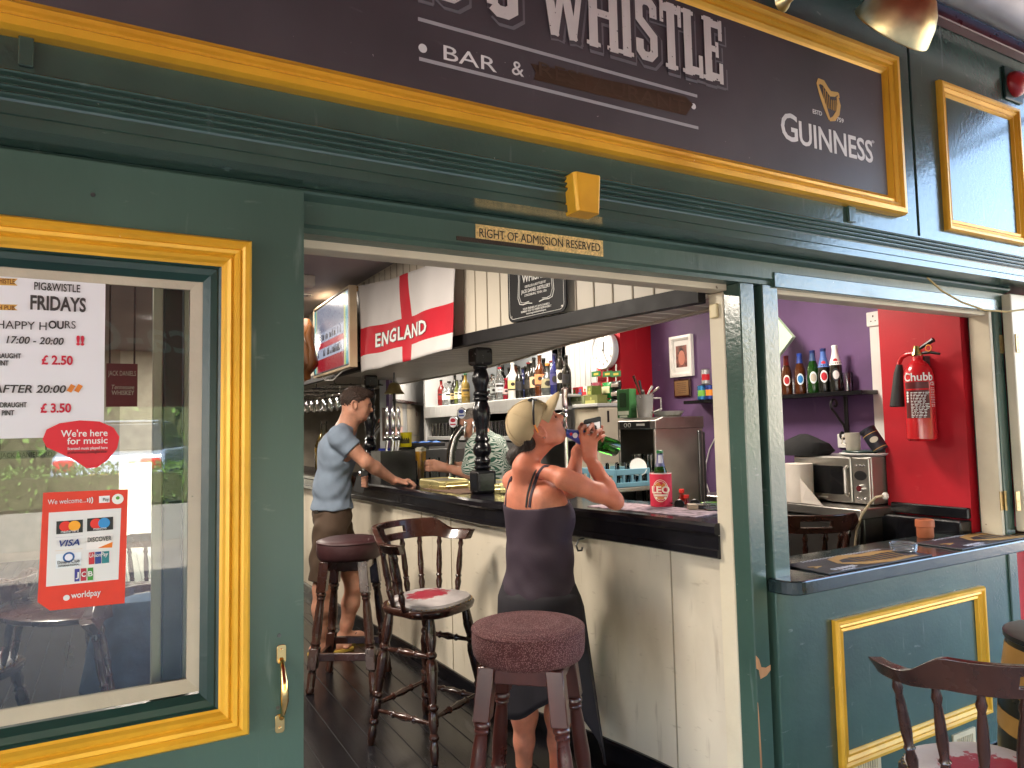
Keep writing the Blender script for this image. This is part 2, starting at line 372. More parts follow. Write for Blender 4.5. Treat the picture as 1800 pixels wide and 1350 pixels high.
for px0, px1 in ((33, 60), (1488, 1500)):
    x0 = P(px0, 90 if px0 < 100 else 390, 'y', YF).x; x1 = P(px1, 90 if px0 < 100 else 390, 'y', YF).x
    b = MB(); b.box(x0, x1, YF-.014, YF-.0005, zr0+.012, P(1598, 377, 'y', YF-.045).z+.012); b.build('batten', GREEN2, front_t, bevel=.002)
# gold keystone
K = [P(x, y, 'y', -.20) for x, y in ((1008, 300), (1057, 311), (1050, 376), (1010, 370))]
kz1, kz0 = (K[0].z+K[1].z)/2, (K[2].z+K[3].z)/2; kc = (K[0].x+K[1].x)/2; kw1 = (K[1].x-K[0].x)/2; kw0 = (K[2].x-K[3].x)/2
b = MB(); b.rings([[Vector((kc-kw0*s, y, kz0)), Vector((kc+kw0*s, y, kz0)), Vector((kc+kw1*s, y, kz1)), Vector((kc-kw1*s, y, kz1))] for y, s in ((YF, 1.0), (-.195, 1.0), (-.205, .82))], sm=False)
b.build('keystone', GOLD, front_t, bevel=.002, recalc=True)
# posts between the openings
b = MB(); b.box(XA, XG[0], 0, .12, 0, ZL+.0); b.box(XG[1], XB, -.006, .12, 0, ZL); b.box(XG[0], XG[1], .035, .1, 0, ZL)
b.build('post', GREEN2, front_t, bevel=.004)
yr = P(1287, 880, 'x', XA).y
b = MB(); b.box(XA-.005, XA+.02, yr, yr+.075, 0, ZL-.023); b.build('door_jamb', CREAM, front_t, bevel=.003)
b = MB(); b.box(XA-.02, XA-.006, yr+.02, yr+.06, 1.90, 1.955); b.build('alarm_contact', mat('ivory_plastic', (.66, .56, .33), .4), front_t, bevel=.005, seg=2)
b = MB(); b.box(XC, XC+.025, .004, .10, .86, ZW); b.build('hatch_jamb', CREAM, front_t, bevel=.003)
b = MB(); b.box(XC+.026, XC+.10, -.004, .12, 0, ZL); b.box(XC+.60, XC+2.2, 0, .12, 0, ZL+.05); b.build('post', GREEN2, front_t, bevel=.004)
b = MB(); b.box(XB, XC+.02, .02, .10, ZW-.02, ZL-.002); b.build('hatch_head', CREAM, front_t, bevel=.003)
b = MB(); b.box(XB-.03, XC+.05, -.018, .02, ZW-.004, ZW+.055); b.build('hatch_head_board', GREEN2, front_t, bevel=.003)
# chipped bare wood on the post
b = MB(); M_ = front(0, 0, -.0012)
zq = P(1330, 1190, 'y', 0).z
b.prism([(XA+.002, zq+.03), (XA+.014, zq+.022), (XA+.02, zq-.01), (XA+.05, zq-.004), (XG[0]-.004, zq+.012), (XG[0]-.003, zq+.03), (XA+.05, zq+.024), (XA+.026, zq+.03), (XA+.016, zq+.06), (XA+.002, zq+.075)][::1], M_, -.001, .0008)
b.prism([(XA+.001, .02), (XA+.010, .04), (XA+.006, .16), (XA+.009, .3), (XA+.004, .46), (XA+.001, .5)], M_, -.001, .0006)
b.build('bare_wood_chip', mat('bare_wood', (.55, .27, .11), .8, wood=12), front_t, recalc=True)
# stall riser and serving ledge
b = MB(); b.box(XG[1]+.004, XC+.10, .006, .10, 0.0, .86); b.build('stall_riser', GREEN2, front_t, bevel=.012, seg=3)
ZS = .915; YS = -.10
zl1 = P(1438, 1017, 'y', YS).z; zl0 = P(1431, 1044, 'y', YS).z
xl = P(1358, 1031, 'y', -.01).x
b = MB(); Mz = frame((0, 0, 0), (1, 0, 0), (0, 1, 0))
out = [(xl, .012)]+[(xl+.07-.07*math.cos(R_(a)), YS+.07-.07*math.sin(R_(a))) for a in range(0, 91, 15)]+[(XC+.10, YS), (XC+.10, .26), (xl+.06, .26), (xl+.06, .012)]
b.prism(out, Mz, zl0, zl1); b.build('ledge', mat('ledge_gloss_green', (.020, .034, .034), .16, var=.3, vs=4, bump=.2, bs=60, coat=.4, chip=(.5, .5, .5), chip_amt=.73, chip_s=22, spec=.7), front_t, bevel=.006, seg=2)
FR = [(0, 0), (0, .016), (.006, .026), (.016, .026), (.022, .017), (.030, .020), (.040, .010), (.050, .012), (.056, .004), (.058, 0)]
a0 = P(1471, 1092, 'y', -.02); a1 = P(1733, 1033, 'y', -.02); zpb = P(1500, 1352, 'y', -.02).z
b = MB(); b.rectframe(front(0, 0, .004), a0.x, a1.x, zpb, a0.z, FR); b.build('panel_moulding', GOLD, front_t, auto=25)
u0 = P(1652, 139, 'y', YF-.02); u1 = P(1800, 430, 'y', YF-.02); ux1 = P(1793, 260, 'y', YF-.02).x
b = MB(); b.rectframe(front(0, 0, YF), u0.x, ux1+.02, u1.z, u0.z, FR); b.build('panel_moulding', GOLD, front_t, auto=25)
for px, py, wpx in ((1676, 1293, 60), (1500, 1338, 66)):
    o = P(px, py, 'y', -.002); ww = .17; hh = .13
    b = MB(); Mv = front(o.x, o.z-hh, .0055)
    b.rectframe(Mv, 0, ww, 0, hh, [(0, 0), (0, .008), (.022, .008), (.022, .001)])
    for k in range(9): b.rect(Mv, .024+k*.0143, .031+k*.0143, .022, hh-.022, .002, .006)
    b.rect(Mv, .022, ww-.022, hh/2-.004, hh/2+.004, .002, .007)
    g = b.build('vent_grille', mat('cream_metal', (.55, .45, .28), .5), front_t)
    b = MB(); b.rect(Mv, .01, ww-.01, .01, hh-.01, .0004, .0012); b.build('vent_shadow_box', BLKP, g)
# unseen building mass above and around; its height is set to shade the pavement
bm_ = MB(); bm_.box(-7, 6.6, .1, 9.0, 3.86, 10.0); bm_.box(-4.6, 6.6, .1, .2, 2.72, 3.85)
bm_.box(-4.6, -4.5, .1, 9, 0, 3.85); bm_.box(4.4, 4.5, .2, 9, 0, 3.85); bm_.box(-4.6, xs0, -.02, .1, 0, 3.85)
bm_.box(-4.5, .10, 8.9, 9, 0, 3.85); bm_.box(.62, 4.5, 8.9, 9, 0, 3.85); bm_.box(.10, .62, 8.9, 9, 1.15, 3.85)
bm_.build('unseen_building_mass', mat('pale_render', (.55, .5, .42), .8), front_t)
# ------------------------------------------------------------------ the left door
YD = -.05
XD = P(528, 850, 'y', YD).x
door = thing('pub_door', (XD, YD, 0), 'green door leaf with gold framed window and brass pull handle', 'door')
def dx(px, py): return P(px, py, 'y', YD).x
def dz(px, py): return P(px, py, 'y', YD).z
g0 = (dx(432, 850), dz(437, 427), dz(428, 1289)); g1 = (dx(380, 850), dz(383, 468), dz(374, 1250))
c0 = (dx(348, 850), dz(353, 488), dz(344, 1220)); c1 = (dx(325, 850), dz(325, 503), dz(318, 1187))
zdt = dz(529, 337); XL = -.62                # left end of the window in the leaf
wl = g0[0]-g1[0]
b = MB()
b.box(g1[0], XD, YD, -.006, .02, zdt); b.box(XL-.25, XL, YD, -.006, .02, zdt)
b.box(XL, g1[0], YD, -.006, g1[1], zdt); b.box(XL, g1[0], YD, -.006, .02, g1[2])
b.build('leaf', GREEN, door)
GF = [(0, 0), (0, .016), (.006, .026), (.016, .028), (.024, .020), (.028, .024), (.036, .022), (.041, .013), (.047, .017), (.054, .012), (.060, .003), (wl, 0)]
b = MB(); b.rectframe(front(0, 0, YD), XL-wl, g0[0], g0[2], g0[1], GF); b.build('gold_moulding', GOLD, door, auto=25)
iw = g1[0]-c0[0]
b = MB(); b.rectframe(front(0, 0, YD), XL, g1[0], g1[2], g1[1], [(0, 0), (.006, -.004), (.010, -.002), (iw*.6, -.006), (iw, -.016), (iw, -.03)]); b.build('inner_moulding', DGREEN, door, auto=25)
b = MB(); b.rectframe(front(0, 0, YD), XL+iw, c0[0]+.001, c0[2], c0[1], [(-.002, -.018), (c0[0]-c1[0], -.026), (c0[0]-c1[0], -.036)]); b.build('putty_bead', mat('old_putty', (.46, .40, .30), .6, var=.12, vs=6, bump=.4, bs=40, chip=(.10, .14, .11), chip_amt=.72, chip_s=34), door, auto=25)
YG = YD+.030
b = MB(); b.box(XL+iw, c0[0], YG, YG+.005, c0[2], c0[1]); b.build('window_pane', WINDOW, door)
# brass pull handle
h0 = P(490, 1150, 'y', YD); h1 = P(488, 1272, 'y', YD)
hd = MB()
for h in (h0, h1): hd.prism(rrect(-.011, .011, -.022, .022, .007), front(h.x, h.z, YD), 0, .004)
hz = (h0.z-h1.z)
hd.tube([(h0.x, YD-.004, h0.z-.012), (h0.x, YD-.020, h0.z-.03), (h0.x, YD-.036, h0.z-hz*.35), (h0.x, YD-.040, h0.z-hz*.6), (h0.x, YD-.024, h1.z+.03), (h0.x, YD-.004, h1.z+.012)], [.006, .0065, .009, .010, .0065, .006], 10)
for h in (h0, h1): hd.lathe([(.004, 0), (.003, .002)], (h.x, YD-.004, h.z+(.010 if h is h0 else -.010)), (0, -1, 0), 8)
hd.build('handle', GOLDM, door, bevel=.0008)
b = MB()
for x, y in ((486, 1118), (485, 1245), (152, 343)):
    p = P(x, y, 'y', YD); b.lathe([(.005, 0), (.004, .0015)], (p.x, YD, p.z), (0, -1, 0), 10)
b.build('screw_head', DARKST, door)
door.rotation_euler.y = .006
# the fixed green post seen behind the glass
b = MB(); x0, x1 = P(286, 800, 'y', .06).x, P(322, 800, 'y', .06).x
fx = thing('inner_window_frame', (x0, .06, 0), 'green and white inner window post seen through the door glass', 'window frame')
b.box(x0, x1, .055, .10, .012, 2.0); b.build('post', DGREEN, fx, bevel=.004)
b = MB(); b.box(x0-.022, x0-.001, .062, .10, .012, 2.0); b.box(x1+.001, x1+.012, .062, .1, .012, 2.0); b.build('white_edge', CREAM, fx, bevel=.002)
# ------------------------------------------------------------------ name board
YB = YF-.004
s_br = P(1598, 377, 'y', YF-.045); s_tr = P(1587, 100, 'y', YF-.045); sx0 = -1.35
sign = thing('name_board', (1.0, YF, s_br.z), 'long black pub name board in a gold frame above the entrance', 'sign')
b = MB(); b.box(sx0+.06, s_br.x-.06, YB-.006, YF-.001, s_br.z+.05, s_tr.z-.05); b.build('board', SIGNBLK, sign)
SF = [(0, 0), (0, .030), (.008, .045), (.030, .047), (.040, .034), (.046, .038), (.058, .036), (.064, .024), (.078, .026), (.088, .016), (.100, .010), (.104, .003)]
SF = [(q*.78, h) for q, h in SF]
b = MB(); b.rectframe(front(0, 0, YF), sx0, s_br.x, s_br.z, s_tr.z, SF); b.build('frame', GOLD, sign, auto=25)
# block capitals of the name: strokes with slab serifs
YT = YB-.0065
A_ = P(946, 50, 'y', YT); E_ = P(1270, 143, 'y', YT)
zbl = P(1268, 146, 'y', YT).z; zbl2 = P(985, 70, 'y', YT).z; zbl = (zbl+zbl2)/2
LH = P(1230, 17, 'y', YT).z-P(1236, 140, 'y', YT).z
def glyph(c, w):
    t = .235; h = 1.; k = .16
    S = []
    if c == 'I': S = [([(w/2, 0), (w/2, h)], t)]
    elif c == 'L': S = [([(t/2, 0), (t/2, h)], t), ([(0, .09), (w, .09)], .18), ([(w-.06, 0), (w-.06, .34)], .12)]
    elif c == 'T': S = [([(w/2, 0), (w/2, h)], t), ([(0, h-.09), (w, h-.09)], .18), ([(.05, h), (.05, h-.32)], .10), ([(w-.05, h), (w-.05, h-.32)], .10)]
    elif c == 'E': S = [([(t/2, 0), (t/2, h)], t), ([(0, .09), (w, .09)], .18), ([(0, h-.09), (w, h-.09)], .18), ([(0, .52), (w*.78, .52)], .15), ([(w-.06, 0), (w-.06, .32)], .12), ([(w-.06, h-.32), (w-.06, h)], .12), ([(w*.78-.05, .40), (w*.78-.05, .64)], .1)]
    elif c == 'H': S = [([(t/2, 0), (t/2, h)], t), ([(w-t/2, 0), (w-t/2, h)], t), ([(0, .5), (w, .5)], .17)]
    elif c == 'W': S = [([(.0+t*.4, h), (w*.29, .0)], t*.92), ([(w*.29, 0), (w*.5, h*.8)], t*.7), ([(w*.5, h*.8), (w*.71, 0)], t*.92), ([(w*.71, 0), (w-t*.3, h)], t*.62)]
    elif c in 'OU': S = [([(t/2, k), (t/2, h-k), (t/2+k*.8, h-t/2+.02), (w-t/2-k*.8, h-t/2+.02), (w-t/2, h-k), (w-t/2, k), (w-t/2-k*.8, t/2-.02), (t/2+k*.8, t/2-.02), (t/2, k)], t)]
    elif c == 'G': S = [([(w-t/2, h-.30), (w-t/2, h-k), (w-t/2-k*.8, h-t/2+.02), (t/2+k*.8, h-t/2+.02), (t/2, h-k), (t/2, k), (t/2+k*.8, t/2-.02), (w-t/2-k*.8, t/2-.02), (w-t/2, k), (w-t/2, .46)], t), ([(w*.5, .42), (w, .42)], .14)]
    elif c == 'S': S = [([(w-t/2, h-.32), (w-t/2, h-k), (w-t/2-k*.7, h-t/2+.03), (t/2+k*.7, h-t/2+.03), (t/2, h-k), (t/2, .62), (w-t/2, .40), (w-t/2, k), (w-t/2-k*.7, t/2-.03), (t/2+k*.7, t/2-.03), (t/2, k), (t/2, .32)], t*.9)]
    elif c == 'P': S = [([(t/2, 0), (t/2, h)], t), ([(0, h-.09), (w-k, h-.09), (w-t/2, h-.22), (w-t/2, .55), (w-k, .44), (0, .44)], .18)]
    if c in 'IHLTPE':
        for xx in ([w/2] if c in 'IT' else [t/2, w-t/2] if c == 'H' else [t/2]):
            S.append(([(xx-t*.8, .045), (xx+t*.8, .045)], .09)); S.append(([(xx-t*.8, h-.045), (xx+t*.8, h-.045)], .09))
    if c == 'W':
        for xx in (t*.4, w*.5, w-t*.3): S.append(([(xx-t*.75, h-.045), (xx+t*.75, h-.045)], .09))
    return S
def block_word(mb, word, x0, x1, z0, H, y, grow=0., ox=0., oz=0., d0=0., d1=.0006):
    wd = {'W': 1.15, 'H': .80, 'I': .34, 'S': .66, 'T': .66, 'L': .58, 'E': .60, 'P': .66, 'G': .68, 'O': .68, "'": .2}
    gap = .09; tot = sum(wd[c] for c in word)+gap*(len(word)-1); sx = (x1-x0)/tot; x = x0
    for c in word:
        if c == "'":
            mb.stroke([(x+.1*sx+ox, z0+H*.98+oz), (x+.06*sx+ox, z0+H*.74+oz)], .12*sx+grow, front(0, 0, y), d0, d1)
        for pts, t in glyph(c, wd[c]):
            mb.stroke([(x+p[0]*sx+ox, z0+p[1]*H+oz) for p in pts], t*sx*1.0+grow, front(0, 0, y), d0, d1)
        x += (wd[c]+gap)*sx
LH = min(LH, s_tr.z-.100-zbl); wx0, wx1 = A_.x+.01, E_.x
o_l = P(855, 20, 'y', YT).x; o_r = P(910, 52, 'y', YT).x
g_l = P(757, 10, 'y', YT).x; g_r = P(815, 34, 'y', YT).x
i_l = P(728, 10, 'y', YT).x; i_r = P(752, 15, 'y', YT).x; p_l = P(672, 0, 'y', YT).x; p_r = P(722, 0, 'y', YT).x
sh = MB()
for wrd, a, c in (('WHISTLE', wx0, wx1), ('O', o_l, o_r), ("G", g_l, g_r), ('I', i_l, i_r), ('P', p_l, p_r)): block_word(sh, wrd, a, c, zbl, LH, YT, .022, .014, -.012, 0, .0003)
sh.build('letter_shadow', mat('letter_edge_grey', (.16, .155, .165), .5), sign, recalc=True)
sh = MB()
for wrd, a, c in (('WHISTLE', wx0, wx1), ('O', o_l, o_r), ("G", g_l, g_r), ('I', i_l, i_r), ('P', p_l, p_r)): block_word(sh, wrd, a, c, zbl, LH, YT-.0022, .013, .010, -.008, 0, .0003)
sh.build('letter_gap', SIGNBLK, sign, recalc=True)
sh = MB()
for wrd, a, c in (('WHISTLE', wx0, wx1), ('O', o_l, o_r), ("G", g_l, g_r), ('I', i_l, i_r), ('P', p_l, p_r)): block_word(sh, wrd, a, c, zbl, LH, YT-.0044)
LETW = mat('weathered_letter_white', (.62, .59, .55), .5, var=.08, vs=6, chip=(.10, .09, .09), chip_amt=.66, chip_s=55)
sh.build('lettering', LETW, sign, recalc=True)
b = MB(); GREYL = mat('rule_grey', (.36, .36, .37), .5)
for (xa, ya, xb, yb) in ((735, 47, 1225, 158), (737, 117, 1227, 214)):
    p = P(xa, ya, 'y', YT); q = P(xb, yb, 'y', YT); z = (p.z+q.z)/2
    b.rect(front(0, 0, YT), p.x, q.x, z-.005, z+.005, 0, .0006)
b.build('rule', GREYL, sign)
b = MB(); p = P(743, 85, 'y', YT); b.disc(front(p.x, p.z, YT), .012)
fitp(b, 'BAR', 780, 104, 873, 124, 27, 'y', YT); fitp(b, '&', 900, 130, 921, 134, 27, 'y', YT)
p = P(1219, 187, 'y', YT); b.disc(front(p.x, p.z, YT), .010)
b.build('lettering', mat('sign_white', (.70, .70, .68), .5), sign)
# brown tape over the second word
TP = [P(x, y, 'y', YT) for x, y in ((933, 112), (1205, 170), (1218, 184), (1205, 203), (938, 140), (942, 128))]
b = MB(); b.prism([(p.x, p.z) for p in TP][::-1], front(0, 0, YT), 0, .0012)
tp = b.build('tape', mat('brown_parcel_tape', (.060, .036, .022), .35, var=.25, vs=10, bump=.35, bs=16, stretch=(.3, 1, 3)), sign, recalc=True)
b = MB(); fitp(b, 'RESTAURANT', 948, 133, 1205, 190, 26, 'y', YT-.0014); b.build('lettering', mat('ghost_letters', (.070, .043, .027), .4), tp)
# harp maker's panel
b = MB(); GLDL = mat('harp_gold', (.62, .38, .11), .45)
hl = P(1434, 140, 'y', YT); hr = P(1476, 200, 'y', YT); hb = P(1456, 211, 'y', YT)
W_ = hr.x-hl.x; H_ = hl.z-hb.z; Mh = front(hl.x, hb.z, YT)
def hp(pts): return [(x*W_, y*H_) for x, y in pts]
b.stroke(hp([(.06, .90), (.20, .60), (.36, .30), (.52, .02)]), [0.074*W_, 0.124*W_, 0.136*W_, 0.087*W_], Mh)
b.stroke(hp([(.05, .88), (.14, .99), (.32, .98), (.48, .84), (.62, .74), (.80, .76), (.97, .82)]), [0.087*W_, 0.149*W_, 0.161*W_, 0.149*W_, 0.161*W_, 0.149*W_, 0.062*W_], Mh)
b.stroke(hp([(.93, .72), (.98, .50), (.90, .26), (.72, .08), (.52, .01)]), [0.074*W_, 0.136*W_, 0.161*W_, 0.149*W_, 0.074*W_], Mh)
b.stroke(hp([(.97, .82), (.99, .70)]), 0.062*W_, Mh)
for k in range(8):
    x = .30+k*.085; yt = .86-.07*min(k, 4)+.01*max(0, k-4); b.stroke(hp([(x, yt), (x+.04-.012*k, .36+abs(k-2)*.015-.02*k)]), 0.015*W_, Mh)
b.build('harp_emblem', GLDL, sign, recalc=True)
b = MB()
fitp(b, 'G', 1374, 243, 1403, 250, 51, 'y', YT, bold=.012); fitp(b, 'UINNESS', 1406, 253, 1535, 286, 42, 'y', YT, bold=.014)
fitp(b, 'ESTD', 1429, 199, 1445, 203, 8, 'y', YT, bold=.01); fitp(b, '1759', 1468, 212, 1483, 215, 8, 'y', YT, bold=.01); fitp(b, '®', 1532, 251, 1537, 252, 5, 'y', YT)
b.build('lettering', MATS['sign_white'], sign)
# ------------------------------------------------------------------ brass notice over the door
YP = -.0125
q0, q1 = P(836, 424, 'y', YP), P(1060, 452, 'y', YP); zt = (P(835, 393, 'y', YP).z+P(1060, 424, 'y', YP).z)/2; zbm = (q0.z+q1.z)/2
pq = thing('admission_notice', (q0.x, YP, zbm), 'small brass notice strip screwed above the doorway', 'sign')
b = MB(); b.box(q0.x, q1.x, YP-.002, YP, zbm, zt)
b.build('plate', mat('speckled_brass', (.70, .50, .20), .42, metal=.55, var=.35, vs=160, chip=(.25, .16, .06), chip_amt=.66, chip_s=90), pq)
b = MB(); hgt = (zt-zbm); fit(b, 'RIGHT OF ADMISSION RESERVED', (q0.x+.012, YP-.0024, zbm+hgt*.29), (q1.x-.012, YP-.0024, zbm+hgt*.29), hgt*.52)
b.build('lettering', flat('#1d1712'), pq)
# ------------------------------------------------------------------ brass wall lamp over the board
rc = PD(1566, 52, 2.62); ax = (PD(1618, -22, 2.62)-rc).normalized(); vw = (rc-CAMP).normalized(); ax = (ax-vw*ax.dot(vw)).normalized(); ax = (ax-.16*vw).normalized(); rr_ = (PD(1507, 12, 2.62)-PD(1625, 92, 2.62)).length/2
lamp = thing('wall_lamp', (rc.x, rc.y, rc.z), 'old brass bowl lamp on an arm above the name board', 'lamp')
b = MB(); b.lathe([(rr_*.97, -.004), (rr_, 0), (rr_*1.0, .006), (rr_*.95, .03), (rr_*.88, .065), (rr_*.74, .10), (rr_*.52, .135), (rr_*.34, .15), (rr_*.30, .17), (rr_*.26, .21), (rr_*.1, .225)], rc, ax, 36, cap=False)
b.build('lamp_shade', BRASS, lamp)
b = MB(); b.lathe([(.001, .05), (.028, .06), (.034, .09), (.02, .12), (.016, .16)], rc, ax, 14); b.build('bulb', mat('frosted_bulb', (.7, .68, .6), .3), lamp)
b = MB(); wb = P(1385, -2, 'y', YF-.03); tip = rc+ax*.22
b.tube([tip, tip+ax*.06, (tip.x-.04, tip.y+.03, tip.z+.10), (wb.x+.25, -.32, wb.z+.20), (wb.x+.06, -.25, wb.z+.07), (wb.x, -.19, wb.z+.02), (wb.x, YF, wb.z)], .011, 10); b.lathe([(.001, -.002), (.035, 0), (.030, .014), (.018, .03), (.014, .05)], (wb.x, YF, wb.z), (0, -1, 0), 16)
b.build('arm', BRASS, lamp)
# red bell at the right edge, rope, hinged white shutter
p = P(1796, 139, 'y', YF-.06); al = thing('alarm_bell', (p.x, YF, p.z), 'red alarm bell on the green wall at the right edge', 'alarm')
b = MB(); b.lathe([(.055, 0), (.062, .012), (.060, .03), (.048, .05), (.02, .062), (.001, .064)], (p.x+.03, YF, p.z), (0, -1, 0), 22); b.build('bell_dome', mat('red_enamel', (.35, .02, .02), .35), al)
b = MB(); b.box(p.x-.05, p.x+.11, YF-.012, YF-.001, p.z-.08, p.z+.08); b.build('back_plate', DGREEN, al, bevel=.004)
b = MB(); x0 = P(1778, 700, 'y', -.03).x; zt = P(1785, 520, 'y', -.03).z; zb_ = P(1790, 938, 'y', -.03).z
sh_t = thing('window_shutter', (x0, -.03, zb_), 'worn white shutter folded back beside the serving hatch', 'shutter')
b.box(x0, x0+.62, -.055, -.012, zb_+.01, zt); b.build('panel', CREAM, sh_t, bevel=.004)
b = MB(); b.rectframe(front(0, 0, -.0555), x0+.08, x0+.54, zb_+.1, zt-.1, [(0, 0), (.01, -.008), (.03, -.008), (.03, .0)]); b.build('recess', CREAM, sh_t)
for py in (605, 880):
    q = P(1767, py, 'y', -.012); b = MB(); b.box(q.x-.034, q.x-.003, -.008, -.0045, q.z-.045, q.z+.045); b.box(q.x+.003, q.x+.036, -.060, -.0556, q.z-.045, q.z+.045)
    b.lathe([(.006, -.046), (.006, .046)], (q.x, -.014, q.z), (0, 0, 1), 8)
    for s in (-1, 1):
        for zz in (-.03, 0, .03): b.lathe([(.004, 0), (.003, .0012)], (q.x+s*.02, -.008 if s < 0 else -.060, q.z+zz), (0, -1, 0), 6)
    b.build('hinge', mat('dull_brass', (.36, .25, .10), .4, metal=.8, var=.3, vs=30), sh_t)
b = MB(); pts = [PD(x, y, 3.1) for x, y in ((1630, 490), (1655, 510), (1690, 530), (1730, 544), (1770, 548), (1812, 543))]
pts[0] = P(1630, 488, 'y', -.155); b.tube([P(x, y, 'y', -.16) for x, y in ((1630, 488), (1655, 511), (1690, 531), (1730, 545), (1770, 548), (1815, 542))], .0042, 6)
tag(b.build('rope', mat('yellow_cord', (.42, .30, .10), .8, bump=.5, bs=300), loc=(3.4, -.16, 2.1)), 'thin yellow cord sagging across the top of the hatch', 'cord')
# ------------------------------------------------------------------ awning over the pavement and the street that the glass mirrors
RED = mat('red_awning_cloth', (.40, .030, .028), .75, var=.1, vs=3, bump=.1, bs=30)
aw = thing('awning', (2.5, -.2, 3.3), 'red drop awning reaching out over the pavement', 'awning')
Z0, Z1, YO = 3.55, 2.42, -3.1
b = MB(); b.add([(-4, -.25, Z0), (4.8, -.25, Z0), (4.8, YO, Z1), (-4, YO, Z1), (-4, -.25, Z0+.01), (4.8, -.25, Z0+.01), (4.8, YO, Z1+.01), (-4, YO, Z1+.01)], [(0, 1, 2, 3), (7, 6, 5, 4), (0, 4, 5, 1), (1, 5, 6, 2), (2, 6, 7, 3), (3, 7, 4, 0)])
b.build('canopy', RED, aw)
b = MB(); b.box(-4, 4.8, YO-.012, YO, 1.68, Z1); b.build('valance', RED, aw)
b = MB()
for x in (-2.2, .15, 2.6): b.T = frame((x, YO+.002, 2.02), (1, 0, 0), (0, 0, 1)) @ Matrix.Rotation(math.pi, 4, 'Y'); b.text('Coca-Cola', Matrix.Translation((-.75, 0, 0)), .30, .01, 1.1, shear=.3)
b.T = None; b.build('lettering', CARD, aw)
b = MB(); ca = P(1700, 20, 'y', -.34); 
b.lathe([(.10, -4.4), (.10, 4.2)], (2.9, -.30, P(1800, 52, 'y', -.30).z+.09), (1, 0, 0), 20); b.build('cassette', mat('grey_metal_housing', (.34, .33, .34), .4, metal=.3, var=.2, vs=3), aw)
b = MB(); zz = P(1800, 88, 'y', YF-.05).z
b.box(3.0, 7.2, YF-.05, YF, zz-.02, zz+.01); b.box(2.6, 7.2, YF-.03, YF, zz+.015, zz+.06); b.build('wall_rail', mat('oxblood_rail', (.10, .018, .02), .3), aw, bevel=.004)
b = MB()
for x in (-3.2, 4.5): b.tube([(x, -.2, 3.2), (x, -1.6, 3.0), (x, YO+.02, Z1-.02)], .02, 8)
b.build('folding_arm', CARD, aw)
# road, kerb, hedge, wall and parked car across the street (they show in the door glass)
b = MB(); b.add([(-150, -16, .004), (150, -16, .004), (150, -11.2, .004), (-150, -11.2, .004)], [(0, 1, 2, 3)]); struct(b.build('road', mat('asphalt', (.06, .06, .062), .85, var=.2, vs=2, bump=.2, bs=80)))
b = MB(); b.box(-60, 60, -11.2, -11.05, 0.001, .11); struct(b.build('kerb', mat('kerb_stone', (.4, .38, .35), .8)))
LEAF = mat('hedge_leaves', (.09, .17, .03), .6, var=.5, vs=9)
def leafbox(x0, x1, y0, y1, z0, z1, n, s=.05, seed=1):
    rng = random.Random(seed); b = MB()
    for _ in range(n):
        p = Vector((rng.uniform(x0, x1), rng.uniform(y0, y1), rng.uniform(z0, z1)))
        M = Matrix.Translation(p) @ Euler((rng.uniform(0, 6), rng.uniform(0, 6), rng.uniform(0, 6))).to_matrix().to_4x4(); k = s*rng.uniform(.6, 1.4)
        b.add([M @ Vector(v) for v in ((-k, 0, 0), (0, -k*.5, k*.1), (k, 0, 0), (0, k*.5, k*.1))], [(0, 1, 2, 3)])
    return b
h = leafbox(-5, 6, -10.4, -9.8, .3, 1.12, 14000, .035, 3)
hg = thing('hedge', (0, -10, 0), 'low green hedge across the pavement mirrored in the door glass', 'hedge'); h.build('foliage', LEAF, hg)
b = MB(); b.box(-5, 6, -10.35, -9.85, 0.55, .95); b.build('trunk', mat('hedge_wood', (.05, .06, .02), .9), hg)
b = MB(); b.box(-5.1, 6.1, -10.45, -9.75, .002, .5); b.build('planter', mat('grey_planter', (.26, .25, .23), .7), hg)
h = leafbox(-14, 22, -18.6, -17.2, .1, 5.2, 16000, .13, 5); hg2 = thing('hedge', (0, -18, 0), 'tall flowering hedge across the road mirrored in the door glass', 'hedge'); h.build('foliage', LEAF, hg2)
b = MB(); b.box(-14, 22, -18.3, -17.5, .002, 4.6); b.build('trunk', MATS['hedge_wood'], hg2)
b = MB(); b.box(-60, 60, -28, -25, 0.002, 7.5); wb_ = thing('pale_building', (0, -26, 0), 'pale building on the far side of the street', 'building'); b.build('wall', mat('sunlit_render', (.66, .60, .50), .85, var=.1, vs=.6), wb_)
b = MB()
for x in range(-28, 30, 4):
    for z in (1.2, 4.4): b.box(x, x+1.3, -24.99, -24.95, z, z+1.7)
b.build('window', BLKP, wb_)
